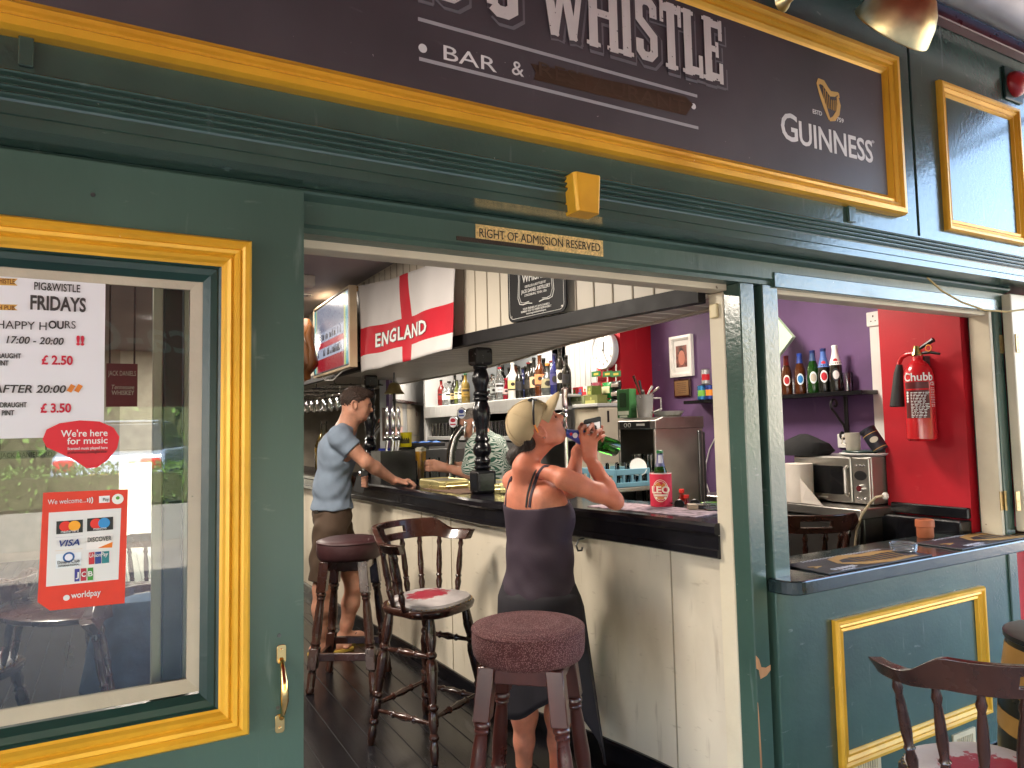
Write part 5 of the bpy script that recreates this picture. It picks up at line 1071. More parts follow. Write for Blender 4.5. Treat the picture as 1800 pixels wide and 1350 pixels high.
for (xa, xb, lab) in ((P(1400, 1000, 'z', zl_).x, P(1590, 970, 'z', zl_).x, 'black bar runner with a gold harp nearest the door post'), (P(1635, 960, 'z', zl_).x, P(1790, 930, 'z', zl_).x+.05, 'black bar runner with a gold harp right of the ashtray')):
    t = thing('bar_runner', (xa, YS, zl_), lab, 'bar runner', 'printed runners on the hatch ledge'); W_ = xb-xa; Mr = frame((xa, YS+.015, zl_), (1, 0, 0), (0, 1, 0)); Hh = .21
    b = MB(); b.rect(Mr, 0, W_, 0, Hh, 0, .006); b.build('mat', mat('black_rubber_mat', (.018, .018, .024), .5, bump=.2, bs=300), t, bevel=.002)
    b = MB(); b.stroke([(W_*.30, Hh*.45), (W_*.36, Hh*.75), (W_*.50, Hh*.86), (W_*.66, Hh*.72), (W_*.80, Hh*.78), (W_*.97, Hh*.66)], [.02, .04, .05, .045, .04, .02], Mr, .0062, .007)
    b.stroke([(W_*.30, Hh*.45), (W_*.42, Hh*.22), (W_*.62, Hh*.10), (W_*.9, Hh*.14)], [.02, .04, .035, .02], Mr, .0062, .007)
    for k in range(8): b.stroke([(W_*(.46+.06*k), Hh*.74), (W_*(.44+.055*k), Hh*.2)], .004, Mr, .0062, .007)
    b.stroke([(W_*.05, Hh*.55), (W_*.12, Hh*.48), (W_*.06, Hh*.42)], .012, Mr, .0062, .007)
    b.build('harp_emblem', flat('#9a7a48', .5), t, recalc=True)
    b = MB(); b.text('GUINNESS', Mr @ Matrix.Translation((W_*.10, Hh*.12, .0064)), .034, .012, .9); b.text('DRAUGHT', Mr @ Matrix.Translation((W_*.13, Hh*.02, .0064)), .016, .012, 1.1)
    for k in range(26): b.rect(Mr, W_*(.15+.03*k), W_*(.16+.03*k), Hh*.90, Hh*.985, .0062, .007)
    b.build('lettering', flat('#b8bcc8'), t)
b = MB(); b.tube([P(x, y, 'x', XW-.01) for x, y in ((1257, 770), (1247, 790), (1241, 815), (1240, 845), (1248, 870), (1262, 880))], .005, 6); simple(b, 'cable', PLAST, P(1245, 830, 'x', XW-.01), 'thin white cable curving down the purple wall by the jamb', 'cable')
# ------------------------------------------------------------------ lamps in the room: one lit by the door edge, the rest added fill
LAMPW = mat('lit_lamp', (1, .86, .62), .5, emit=1.2)
def downlight(x, y, w, label, z=2.64):
    t = thing('downlight', (x, y, z), label, 'downlight', 'recessed ceiling downlights')
    b = MB(); b.lathe([(.06, 0), (.065, -.006), (.045, -.008), (.042, .0)], (x, y, z), seg=20, cap=False); b.build('ring', CHROME, t)
    b = MB(); b.lathe([(.001, -.001), (.042, -.0012)], (x, y, z), (0, 0, -1), seg=16, cap=False); b.build('lens', LAMPW, t)
    l = bpy.data.lights.new('lamp_light', 'AREA'); l.shape = 'DISK'; l.size = .45; l.energy = w*.42; l.color = (1, .89, .76)
    o = bpy.data.objects.new('lamp_light', l); COL.objects.link(o); o.parent = t; o.location = (0, 0, -.02)
    return t
dl = P(537, 518, 'z', 2.638)
downlight(dl.x, dl.y, 1.5, 'lit chrome downlight in the ceiling beside the door edge')
downlight(-.9, 2.6, 16, 'added fill downlight above the left side of the room')  # from here on unseen lamps, added to brighten the room
downlight(.35, 1.5, 12, 'added fill downlight just inside the doorway')
downlight(.4, 5.6, 14, 'added fill downlight deep in the room')
downlight(1.0, 7.2, 14, 'added fill downlight near the far wall')
for x, y in ((2.95, 1.2), (2.95, 3.3), (2.95, 5.2)): downlight(x, y, 7, 'added fill downlight over the barman walkway at %s' % {1.2: 'the hatch end', 3.3: 'the bottle shelves', 5.2: 'the notice wall'}[y])  # unseen lamps added to light the back bar
b = MB(); q = P(541, 494, 'z', 2.60); b.box(q.x-.14, q.x+.045, q.y-.04, q.y+.05, 2.56, 2.639); simple(b, 'emergency_light', flat('#c9c4b8', .4), q, 'white box emergency light on the ceiling', 'light box', bevel=.006)
# ------------------------------------------------------------------ flag, tin sign, television on the canopy
def pleat(u, v): return .012*math.sin(u*9+v*1.3)+.008*math.sin(u*21-v*4)+.006*math.sin(v*7+u*3)
FA, FB_ = Vector((1.725, 1.86, 0)), Vector((1.668, 3.2, 0))
fn = Vector((0, 0, 1)).cross(FB_-FA).normalized(); FA = FA+fn*.075; FB_ = FB_+fn*.075
FQ = [PZ(x, y, FA, FB_) for x, y in ((635, 655), (797, 613), (797, 448), (631, 503))]      # far bottom, near bottom, near top, far top
fd = (FA-FB_).normalized(); fn = Vector((0, 0, 1)).cross(FB_-FA).normalized()
fl = thing('england_flag', FQ[0], 'white flag with a red cross and lettering pinned to the canopy', 'flag')
NU, NV = 48, 28
def fpt(u, v, d=0.):
    a = FQ[0].lerp(FQ[1], u); c = FQ[3].lerp(FQ[2], u); p = a.lerp(c, v)
    p = p+Vector((0, 0, -.022*math.sin(math.pi*u)*v+.003*math.sin(u*17)*(1-v))); return p+fn*(.0+pleat(u*1.0, v)*.8+d)
b = MB(); cu, cv, hw = .555, .335, .052
for i in range(NU+1):
    for k in range(NV+1): b.V.append(tuple(fpt(i/NU, k/NV)))
for i in range(NU):
    for k in range(NV):
        u, v = (i+.5)/NU, (k+.5)/NV; a0 = i*(NV+1)+k
        red = abs(u-cu) < .055 or abs(v-cv) < .15
        b.F.append((a0, a0+NV+1, a0+NV+2, a0+1)); b.I.append(1 if red else 0); b.S.append(True)
fo = b.build('flag_cloth', [mat('flag_white', (.62, .59, .58), .8, var=.05, vs=4, bump=.1, bs=200), mat('flag_red', (.52, .006, .022), .75, var=.08, vs=5, bump=.1, bs=200)], fl)
sd = fo.modifiers.new('cloth_thickness', 'SOLIDIFY'); sd.thickness = .002
for grow, m_, dd_ in ((.05, BLKP, .0035), (.02, CARD, .0045)):
    b = MB(); b.text('ENGLAND', ID, 1.0, grow, 1., 'LEFT', res=2, spacing=1.12); x1 = max(v[0] for v in b.V); x0 = min(v[0] for v in b.V)
    b.V = [tuple(fpt(.22+(v[0]-x0)/(x1-x0)*.56, cv-.085+v[1]*.215+0.012*math.sin((v[0]-x0)/(x1-x0)*3.1), dd_+ (.0004 if v[2] > 0 else 0))) for v in b.V]; b.build('lettering', m_, fo)
b = MB()
for q in (fpt(.012, .965, .003),): b.lathe([(.012, 0), (.02, .002), (.02, .004), (.012, .005)], q, fn, 14, cap=False)
b.build('eyelet', GOLDM, fl)
JA, JB = Vector((1.93, .42, 0)), Vector((1.75, 1.70, 0))
JQ = [PZ(x, y, JA, JB) for x, y in ((903, 567), (1006, 551), (1007, 440), (901, 428))]
jd = (JQ[1]-JQ[0]); jd.z = 0; jd.normalize(); jn = Vector((0, 0, 1)).cross(-jd).normalized()
if jn.dot(CAMP-JQ[0]) < 0: jn = -jn
jw = (Vector((JQ[1].x, JQ[1].y, 0))-Vector((JQ[0].x, JQ[0].y, 0))).length; jz = (JQ[0].z+JQ[1].z)/2; jh = jw*1.30
MJ = frame((JQ[0].x, JQ[0].y, jz), jd, (0, 0, 1)); MJ = MJ @ Matrix.Translation((0, 0, .030))
js = thing('tin_sign', MJ.translation, 'black tin whiskey sign with white lettering on the cream canopy', 'sign')
b = MB(); b.prism(rrect(0, jw, 0, jh, .04), MJ, -.004, .004); b.build('plate', mat('black_enamel', (.008, .008, .009), .5, var=.15, spec=.25), js, bevel=.002)
b = MB()
def jt(s, y, h, wd, bold=.01, sh=0.): fit(b, s, MJ @ Vector((jw*(.5-wd/2), jh*y, .0045)), MJ @ Vector((jw*(.5+wd/2), jh*y, .0045)), h, bold=bold, shear=sh)
jt('JACK DANIELS', .74, .06, .6, .012); jt('Old No. 7', .60, .03, .30); jt('Tennessee', .465, .050, .46, .012, .25); jt('SOUR MASH', .415, .015, .26); jt('WHISKEY', .325, .044, .46, .018)
jt('DISTILLED & BOTTLED BY', .275, .012, .36); jt('JACK DANIEL DISTILLERY', .232, .018, .50, .016); jt('LYNCHBURG, TENN. USA', .20, .012, .38)
jt('YOUR FRIENDS AT JACK DANIELS', .088, .010, .46); jt('REMIND YOU TO DRINK RESPONSIBLY', .066, .010, .52); jt('www.responsibledrinking.eu', .045, .009, .34)
cor = [(.20, .95), (.22, .70), (.19, .52), (.21, .36), (.19, .20), (.22, .145), (.28, .135), (.36, .14), (.44, .13)]
b.stroke([(jw*x, jh*y) for x, y in cor], .004, MJ, .0042, .0052); b.stroke([(jw*(1-x), jh*y) for x, y in cor], .004, MJ, .0042, .0052)
b.stroke([(jw*(x+.025), jh*(y+.012)) for x, y in cor[:-1]], .0025, MJ, .0042, .0052); b.stroke([(jw*(1-x-.025), jh*(y+.012)) for x, y in cor[:-1]], .0025, MJ, .0042, .0052)
b.stroke([(p[0], p[1]) for p in rrect(.016, jw-.016, .016, jh-.016, .03)], .002, MJ, .0042, .005, True)
b.build('lettering', mat('aged_print_white', (.72, .71, .68), .6), js, recalc=True)
b = MB()
for x in (.03, jw-.03): b.lathe([(.006, 0), (.004, .003)], MJ @ Vector((x, .03, .004)), jn, 8)
b.build('screw_head', STEEL, js)
# television
TA, TB = Vector((1.52, 3.28, 0)), Vector((1.545, 4.45, 0))
TQ = [PZ(x, y, TA, TB) for x, y in ((553, 662), (615, 643), (612, 508), (550, 546))]; td = (TQ[1]-TQ[0]); tz0 = (TQ[0].z+TQ[1].z)/2; tz1 = (TQ[2].z+TQ[3].z)/2; td.z = 0; tw = td.length; td.normalize()
MT = frame((TQ[0].x, TQ[0].y, tz0), td, (0, 0, 1)); th = tz1-tz0
if (MT.to_3x3() @ Vector((0, 0, 1))).dot(CAMP-TQ[0]) < 0: MT = MT @ Matrix.Diagonal((1, 1, -1, 1))
tv_ = thing('television', MT.translation, 'television on the canopy showing a football stadium with striped edges', 'television')
b = MB(); b.rect(MT, 0, tw, 0, th, -.045, -.002); b.build('case', BLKP, tv_, bevel=.004)
b = MB(); b.rectframe(MT, -.012, tw+.012, -.012, th+.012, [(0, -.05), (0, .006), (.014, .008), (.018, .0)]); b.rect(MT, tw+.013, tw+.024, -.012, th+.012, -.05, .006); b.build('frame', mat('pale_wood_trim', (.55, .42, .27), .5), tv_)
def scr(c, e=.075):
    m = mat('screen_'+c.strip('#'), c, .3, var=.05, vs=20, emit=e, spec=.2); i = m.node_tree.nodes['Principled BSDF'].inputs['Base Color']
    for l in list(i.links): m.node_tree.links.remove(l)
    i.default_value = (.01, .01, .012, 1); return m
b = MB(); b.rect(MT, .02, tw-.02, .02, th-.02, -.001, .001); sc_ = b.build('screen', scr('#8a90a0'), tv_)
for x0, x1, y0, y1, c in ((.02, .075, .02, th-.02, '#2a8a96'), (tw-.10, tw-.045, .02, th-.02, '#2a8a96'), (.08, .10, .02, th-.02, '#a8a840'), (tw-.145, tw-.105, .02, th-.02, '#a8a840'), (.12, tw-.16, .02, th*.22, '#8a1824'), (.12, tw-.16, th*.22, th*.36, '#8f96a8'), (.12, tw-.16, th*.37, th*.45, '#a02436'), (.12, tw-.16, th*.46, th*.58, '#8f96a8'), (.12, tw-.16, th*.60, th*.95, '#686e80')):
    b = MB(); b.rect(MT, x0, x1, y0, y1, .0012, .002); b.build('picture', scr(c), sc_)
b = MB()
for k in range(60):
    x = rng.uniform(.13, tw-.2); y = rng.choice((th*.25, th*.48)); b.rect(MT, x, x+.018, y, y+rng.uniform(.02, .06), .0021, .0026+k*1e-5)
b.build('crowd', scr('#1a1c28', .01), sc_)
b = MB(); b.tube([MT @ Vector(v) for v in ((.2, -.01, -.02), (.3, -.05, -.02), (.6, -.07, -.01), (tw-.3, -.02, -.02), (tw, -.005, -.03))], .005, 6); b.build('cable', PLAST, tv_)
b = MB(); b.rect(MT, tw*.35, tw*.65, th*.3, th*.7, -.15, -.046); b.build('wall_bracket', DARKST, tv_)
# carved wooden ornament beyond the television
b = MB(); pts = [PD(x, y, 6.1) for x, y in ((538, 560), (536, 578), (540, 600), (537, 622), (541, 640), (536, 658), (541, 668))]; b.tube(pts, [.03, .08, .06, .09, .10, .05, .03], 12); pts = [PD(x, y, 6.05) for x, y in ((545, 572), (541, 592), (547, 612), (549, 636), (541, 652))]; b.tube(pts, [.02, .04, .03, .05, .025], 10)
simple(b, 'carved_ornament', mat('carved_brown_wood', (.18, .065, .015), .35, wood=10, bump=.5, bs=20), pts[0], 'glossy brown carved wooden ornament beside the television', 'ornament')
# ------------------------------------------------------------------ beer taps
def swan(loc, ax_, s, label, lenses, side_px=None):
    """arched chrome beer font with round lenses: ax_ is the way the arch leans"""
    t = thing('beer_font', loc, label, 'beer tap', 'arched beer fonts on the bar'); ax_ = Vector(ax_).normalized(); L0 = Vector(loc)
    prof = [(0, 0), (0, .10), (.008, .20), (.035, .29), (.085, .355), (.15, .39), (.21, .40), (.25, .395)]
    b = MB(); b.tube([L0+ax_*x*s+Vector((0, 0, z*s)) for x, z in prof], [.035*s, .034*s, .033*s, .032*s, .032*s, .032*s, .032*s, .032*s], 16); b.build('arch', mat('dark_chrome', (.35, .34, .33), .14, metal=1., var=.3, vs=8), t)
    b = MB(); b.lathe([(.055*s, 0), (.06*s, .006), (.056*s, .014), (.038*s, .02)], L0, seg=20); b.build('base_ring', CHROME, t)
    for k, (dx, dz_, c, c2, lb) in enumerate(lenses):
        o = L0+ax_*dx*s+Vector((0, 0, dz_*s)); n = (CAMP-o); n.z *= .3; n = (n.normalized()+ax_*-.35).normalized()
        ux = Vector((0, 0, 1)).cross(n).normalized(); M = frame(o+n*.02, ux, n.cross(ux))
        b = MB(); b.disc(M, .033*s, 24, -.012, 0, ry=.042*s); b.tube([o+n*.01, o-n*.03, L0+ax_*dx*s*.9+Vector((0, 0, .385*s))], .010*s, 8); ln = b.build('tap_lens', CHROME, t, bevel=.003)
        b = MB(); b.disc(M, .029*s, 24, .0005, .003, ry=.038*s); b.build('badge', flat(c, .25), ln)
        b = MB(); b.disc(M, .020*s, 18, .0032, .004, ry=.014*s, cy=.012*s); b.rect(M, -.02*s, .02*s, -.022*s, -.012*s, .0032, .004); b.build('print', flat(c2, .3), ln)
    for dx in (.13, .19, .24):
        b = MB(); o = L0+ax_*dx*s+Vector((0, 0, .40*s)); b.turned(o+Vector((-.03*s, -.02*s, 0)), o+Vector((-.05*s, -.03*s, -.10*s)), [(0, .012*s), (.3, .014*s), (.4, .008*s), (1, .007*s)], 10); b.build('spout', CHROME, t)
    return t
f1 = P(786, 842, 'z', 1.125)
swan((f1.x+.03, f1.y, 1.1205), (.84, -.54, 0), 1.08, 'dark chrome arched beer font with blue and white round badges', [(.09, .46, '#dfe3ee', '#3a4a9a', 0), (.03, .40, '#e2e2ea', '#a83040', 0), (.12, .39, '#e6e6ec', '#24409a', 0)])
f2 = P(655, 815, 'z', 1.125)
swan((f2.x+.02, f2.y+.1, 1.1205), (.80, -.60, 0), 1.25, 'dark arched beer font with yellow and red badges beside the man in blue', [(.15, .45, '#e0b020', '#3a2a10', 0), (.10, .38, '#c83028', '#f0d8a0', 0), (.22, .40, '#2a2a2c', '#e8e8e8', 0)])
tc3 = P(692, 790, 'z', 1.3); t3 = thing('pump_tower', (tc3.x+.35, tc3.y+.35, 1.121), 'chrome beer tower with three upright tap handles', 'beer tap')
tb_ = PD(690, 778, 5.9)
for k in range(3):
    o = PD(681+k*10, 770, 5.9); b = MB(); b.turned(o, o+Vector((0, 0, .05)), [(0, .014), (.5, .018), (1, .012)], 10); b.turned(o+Vector((0, 0, .05)), o+Vector((0, 0, .26)), [(0, .010), (.2, .020), (.8, .017), (1, .008)], 12); b.turned(o+Vector((0, 0, -.02)), o+Vector((-.02, 0, -.17)), [(0, .014), (.5, .010), (1, .008)], 10); b.build('tap_handle', CHROME, t3)
o = PD(690, 770, 5.93); b = MB(); b.tube([PD(676, 770, 5.93), PD(706, 770, 5.93)], .022, 12); b.tube([o, Vector((o.x, o.y, 1.121))], .02, 12); b.build('tower', CHROME, t3)
# tall chrome tap beside the woman's face
o = P(994, 735, 'x', 2.55); t4 = thing('pump_tower', (o.x, o.y, 1.121), 'tall chrome tap column in front of the cocoa tub', 'beer tap')
b = MB(); z_ = lambda py: P(994, py, 'x', 2.55).z
b.turned((o.x, o.y, z_(760)), (o.x, o.y, z_(716)), [(0, .012), (.2, .016), (.3, .012), (.6, .012), (.65, .020), (.75, .012), (.9, .022), (1, .018)], 14); b.tube([(o.x, o.y, 1.121), (o.x, o.y, z_(758))], .014, 12); b.build('tower', CHROME, t4)
b = MB(); b.turned((o.x, o.y, z_(716)), (o.x, o.y, z_(680)), [(0, .016), (.1, .02), (.5, .018), (.9, .022), (1, .008)], 14); b.build('tap_handle', mat('red_chrome', (.6, .5, .5), .2, metal=1.), t4)
b = MB(); q = P(984, 748, 'x', 2.55); b.lathe([(.001, 0), (.05, .01), (.075, .05), (.07, .055), (.001, .03)], q, (-.3, .5, .8), 20); simple(b, 'steel_scoop', STEEL, q, 'steel bowl hanging beside the tap column', 'bowl')
# ------------------------------------------------------------------ glasses, till and odds and ends on the bar
bg = PD(740, 838, 5.34); bgl = Vector((bg.x, bg.y, 1.1215)); hb_ = P(742, 786, 'x', bg.x).z-1.1215
bp_ = thing('beer_glass', bgl, 'tall straight glass of cloudy golden beer with a thin head', 'beer glass')
b = MB(); b.lathe([(.033, 0), (.036, .004), (.044, hb_), (.042, hb_), (.034, .012), (.001, .012)], bgl, seg=28); b.build('glass', GLASS, bp_)
b = MB(); b.lathe([(.033, .0125), (.0415, hb_-.03)], bgl, seg=28); b.build('beer', BEER, bp_)
b = MB(); b.lathe([(.0416, hb_-.03), (.0419, hb_-.006), (.036, hb_-.002)], bgl, seg=28); b.build('foam', mat('beer_foam', (.72, .66, .52), .8, bump=.3, bs=150), bp_)
q = PD(764, 838, 5.52); g2 = Vector((q.x, q.y, 1.1215)); b = MB(); b.lathe([(.038, 0), (.042, .01), (.043, .16), (.040, .16), (.038, .014), (.001, .014)], g2, seg=20); mgx = thing('beer_mug', g2, 'empty glass beer mug with a badge beside the beer', 'beer mug'); b.build('glass', GLASS, mgx)
b = MB(); oval(b, .015, .085, .018, .001); bend(b, g2, .043, facing(g2)); b.build('badge', flat('#b88a30'), mgx)
q = P(676, 836, 'z', 1.121); bk = Vector((q.x+.02, q.y, 1.121)); b = MB(); H = P(676, 788, 'x', bk.x).z-1.121; b.lathe([(.04, 0), (.045, .005), (.05, .03), (.035, .05), (.06, .075), (.068, H), (.064, H), (.056, .08), (.001, .07)], bk, seg=28); simple(b, 'blue_goblet', mat('blue_plastic', (.01, .03, .30), .3), bk, 'dark blue plastic goblet beside the till', 'goblet')
q = P(683, 836, 'z', 1.121); tl = Vector((q.x+.10, q.y+.06, 1.121)); tt = thing('till_box', tl, 'black till box with small blue lights on the bar', 'till'); H = P(700, 787, 'x', tl.x).z-1.121
dT = Vector((.85, -.5, 0)).normalized(); MTl = frame(tl, dT, (0, 0, 1)); b = MB(); b.rect(MTl, 0, .24, 0, H, -.28, 0); b.build('case', BLKP, tt, bevel=.004)
b = MB(); b.rect(MTl, .012, .14, .02, H-.02, .0005, .003); b.build('front_panel', mat('black_gloss_plastic', (.006, .006, .008), .08), tt)
b = MB(); b.rect(MTl, .06, .078, H*.44, H*.48, .0032, .004); b.rect(MTl, .084, .102, H*.44, H*.48, .0032, .004); b.rect(MTl, .02, .026, H*.48, H*.50, .0032, .004); b.rect(MTl, .05, .056, H*.25, H*.27, .0032, .004); b.rect(MTl, .07, .085, H*.24, H*.27, .0032, .004); b.rect(MTl, .03, .035, H*.22, H*.24, .0032, .004); b.build('led', mat('blue_led', (.10, .16, 1.), .4, emit=.5), tt)
b = MB(); q = MTl @ Vector((.17, H+.001, -.12)); b.box(q.x-.14, q.x+.22, q.y-.08, q.y+.14, q.z, q.z+.035); simple(b, 'black_tray', BLKP, q, 'black tray on top of the till', 'tray', bevel=.006)
b = MB(); b.rings([[q+Vector((-.08+.26*i/6, -.06+.17*k/3, .037+.012*math.sin(i*2.1+k))) for k in range(4)] for i in range(7)], False); pc = simple(b, 'blue_cloth', flat('#2a6ec8', .7), q+Vector((0, 0, .037)), 'blue folded cloth lying on the black tray', 'cloth'); sd = pc.modifiers.new('cloth_thickness', 'SOLIDIFY'); sd.thickness = .006; sd.offset = 1
b = MB(); q2 = PD(712, 773, 6.0); b.lathe([(.05, -.06), (.055, -.05), (.06, .06), (.056, .062)], q2, seg=20); yt = thing('yellow_tub', q2-Vector((0, 0, .06)), 'small yellow tub behind the till', 'tub'); b.build('tub', flat('#d8c818', .4), yt); b = MB(); grid(b, -.05, .04, -.03, .03, 8); bend(b, q2, .057, facing(q2)); b.build('print', flat('#3a3410'), yt)
b = MB(); q2 = Vector((q2.x, q2.y, 0)); b.box(q2.x-.25, q2.x+.5, q2.y-.10, q2.y+.15, .02, P(712, 785, 'y', q2.y).z-.03); simple(b, 'back_counter', DARKST, q2, 'dark back counter under the yellow tub', 'counter')
b = MB(); q = P(724, 832, 'z', 1.121); b.lathe([(.022, 0), (.026, .12), (.024, .12), (.02, .004), (.001, .004)], Vector((q.x, q.y, 1.121)), seg=16); simple(b, 'steel_measure', STEEL, Vector((q.x, q.y, 1.121)), 'small steel spirit measure beside the beer', 'measure')
# big golden spirit bottle at the left
q = Vector((P(548, 828, 'z', 1.121).x+.12, P(548, 828, 'z', 1.121).y, 1.121)); H = 1.0
tqb = thing('spirit_bottle', q, 'very tall clear bottle of golden spirit behind the man in blue', 'bottle'); hh = P(547, 742, 'x', q.x).z-1.121
b = MB(); b.lathe([(.085, 0), (.09, .01), (.09, hh*.52), (.08, hh*.60), (.035, hh*.74), (.028, hh*.80), (.028, hh*.94), (.034, hh*.95), (.034, hh)], q, seg=24); b.build('glass_body', GLASS, tqb)
b = MB(); b.lathe([(.083, .012), (.0875, .02), (.0875, hh*.46), (.001, hh*.461)], q, seg=24); b.build('spirit', mat('golden_spirit', (.42, .26, .04), .15, trans=.3), tqb)
b = MB(); grid(b, -.08, .08, hh*.12, hh*.34, 12); bend(b, q, .0905, facing(q)); b.build('label', flat('#7a6a40'), tqb)
# hanging wine glasses and their rack
gr = thing('glass_rack', (2.0, 5.5, 1.97), 'black wire rack of hanging wine glasses under the canopy', 'rack')
b = MB()
for x in (1.76, 1.90, 2.04, 2.18): b.tube([(x, 4.5, 1.93), (x, 6.7, 1.93)], .006, 6)
for y in (4.55, 5.2, 5.9, 6.6):
    b.tube([(1.72, y, 1.925), (2.22, y, 1.925)], .006, 6)
    for x in (1.76, 2.18): b.tube([(x, y, 1.925), (x, y, 1.975)], .005, 6)
b.build('wire', BLKP, gr)
first = None
WG = [(.001, 0), (.034, -.002), (.036, -.004), (.008, -.010), (.004, -.02), (.004, -.09), (.010, -.10), (.034, -.13), (.042, -.165), (.036, -.21), (.034, -.21), (.040, -.165), (.032, -.132), (.006, -.104)]
for i in range(9):
    for k in range(3):
        x, y = 1.83+.14*k, 4.62+.24*i
        if first is None:
            b = MB(); b.lathe(WG, (0, 0, 0), seg=16, cap=False); first = b.build('hanging_wine_glass', GLASS); tag(first, 'clear wine glass hanging upside down in the wire rack', 'wine glass', 'wine glasses hanging under the canopy'); first.location = (x, y, 1.937)
        else:
            o = first.copy(); COL.objects.link(o); o.location = (x, y, 1.937)
# brass bell
bl = PD(693, 683, 6.0); t = thing('brass_bell', bl, 'brass bell hanging before the white corner wall', 'bell')
b = MB(); b.lathe([(.088, -.045), (.080, -.035), (.06, -.01), (.052, .02), (.035, .045), (.012, .052)], bl, seg=26, cap=False); b.build('bell', mat('pale_bell_brass', (.66, .56, .26), .3, metal=.9), t)
b = MB(); b.tube([bl+Vector((0, 0, -.03)), bl+Vector((.0, 0, -.2)), bl+Vector((-.01, 0, -.42))], .012, 6); b.build('clapper_rope', BLKP, t)
b = MB(); b.tube([bl+Vector((0, 0, .05)), bl+Vector((0, 0, .32))], .008, 6); b.build('hanger', DARKST, t)
# bottle in the red cooler, and the small things beside it
k0 = P(1163, 890, 'z', 1.122); kz = Vector((k0.x, k0.y, 1.1245)); hk = hpx(57, kz); rk_ = hpx(19.0, kz)
cz_ = thing('bottle_cooler', kz, 'red foam bottle cooler with a lion badge on the bar', 'bottle cooler')
b = MB(); b.lathe([(rk_*.97, 0), (rk_, .004), (rk_*1.0, hk-.004), (rk_*.97, hk), (rk_*.80, hk), (rk_*.78, .01), (.001, .01)], kz, seg=36); b.build('sleeve', mat('red_foam', (.55, .020, .055), .75, var=.06, bump=.15, bs=300), cz_)
b = MB(); b.lathe([(rk_*.99, hk-.002), (rk_*1.012, hk), (rk_*.99, hk+.003)], kz, seg=36, cap=False); b.build('rim', flat('#d8c8c4'), cz_)
ak = facing(kz)-.05; u_ = rk_
b = MB(); n = 28; ov = [(u_*.72*math.cos(2*math.pi*i/n), hk*.49+hk*.33*math.sin(2*math.pi*i/n)) for i in range(n)]; b.stroke(ov, .0022, ID, .0005, .0012, True)
ov2 = [(u_*.62*math.cos(2*math.pi*i/n), hk*.49+hk*.28*math.sin(2*math.pi*i/n)) for i in range(n)]; b.stroke(ov2, .0016, ID, .0005, .0012, True)
grid(b, -u_*.6, u_*.6, hk*.33, hk*.38, 8, .0012); 
b.text('LEO', Matrix.Translation((0, hk*.42, .0016)), hk*.29, .03, 1.12, 'CENTER'); b.prism([(u_*.2, hk*.64), (u_*.52, hk*.64), (u_*.34, hk*.74)], ID, .0006, .0012); grid(b, -u_*.5, u_*.5, hk*.24, hk*.31, 8, .0010); bend(b, kz, rk_, ak); b.build('lettering', flat('#e8dcc8'), cz_, recalc=False)
b = MB()
for k in range(7): b.disc(ID, u_*.13, 10, .0006, .0014, ry=hk*.05, cx=u_*(-.42+.12*k), cy=hk*(.66+.05*math.sin(k*1.1)))
grid(b, -u_*.3, u_*.3, hk*.25, hk*.30, 6, .0022); bend(b, kz, rk_, ak); b.build('lion_emblem', flat('#c8782e'), cz_)
hbz = hpx(97, kz); bt = bottle('beer', (kz.x, kz.y, kz.z+.011), hbz-.011, GGREEN, None, '#1f6a3a', 'green beer bottle standing in the red foam cooler', 'beer bottle', None)
k = (hbz-.011)/.236; b = MB(); b.lathe([(np.interp(z, [q_[1] for q_ in SHAPES['beer'][1:-1]], [q_[0] for q_ in SHAPES['beer'][1:-1]])*k+.001, z*k) for z in np.linspace(.165, .222, 6)], (kz.x, kz.y, kz.z+.011), seg=18, cap=False); b.build('neck_foil', flat('#585a80', .4), bt)
b = MB(); grid(b, -.008, .012, .172*k, .215*k, 4); bend(b, (kz.x, kz.y, kz.z+.011), .0195*k*.9, facing(kz)); b.build('print', flat('#c8c8d4'), bt)
q = P(1226, 895, 'z', 1.122); cg = thing('cigarette_packet', (q.x, q.y, 1.1215), 'small grey and white cigarette packet at the bar end', 'packet'); MC = Matrix.Translation((q.x, q.y, 1.1225)) @ Matrix.Rotation(R_(-35), 4, 'Z')
b = MB(); b.T = MC; b.box(-.042, .044, -.028, .028, 0, .022); b.build('carton', flat('#b8a890'), cg, bevel=.001); b = MB(); b.T = MC; b.box(0, .040, -.0285, -.0281, .003, .019); b.box(-.005, .04, -.022, .022, .0222, .0226); b.build('print', flat('#2a2a30'), cg)
q = P(1248, 887, 'z', 1.13); b = MB(); b.T = Matrix.Translation((q.x, q.y, 1.1325)) @ Matrix.Rotation(R_(-28), 4, 'Z'); b.lathe([(.009, -.04), (.0105, -.036), (.0105, .045), (.008, .05)], (0, 0, 0), (1, 0, 0), 12); b.T = None; simple(b, 'green_lighter', flat('#7ab818', .25), (q.x, q.y, 1.12), 'bright green lighter lying behind the cigarettes', 'lighter')
q = P(1250, 897, 'z', 1.122); b = MB(); b.lathe([(.03, 0), (.036, .004), (.04, .034), (.037, .036), (.033, .008), (.001, .006)], Vector((q.x+.01, q.y, 1.1215)), seg=10, sm=False); simple(b, 'small_ashtray', MATS['ashtray_glass'], Vector((q.x+.01, q.y, 1.1215)), 'small clear glass ashtray against the door jamb', 'ashtray')
q = P(1208, 890, 'z', 1.125); b = MB()
for s in (-1, 1):
    b.T = Matrix.Translation((q.x+.028*s, q.y-.02*s, 1.135)) @ Euler((R_(70), 0, R_(-35))).to_matrix().to_4x4(); b.lathe([(.02, -.003), (.023, 0), (.02, .003)], (0, 0, 0), (0, 0, 1), 16)
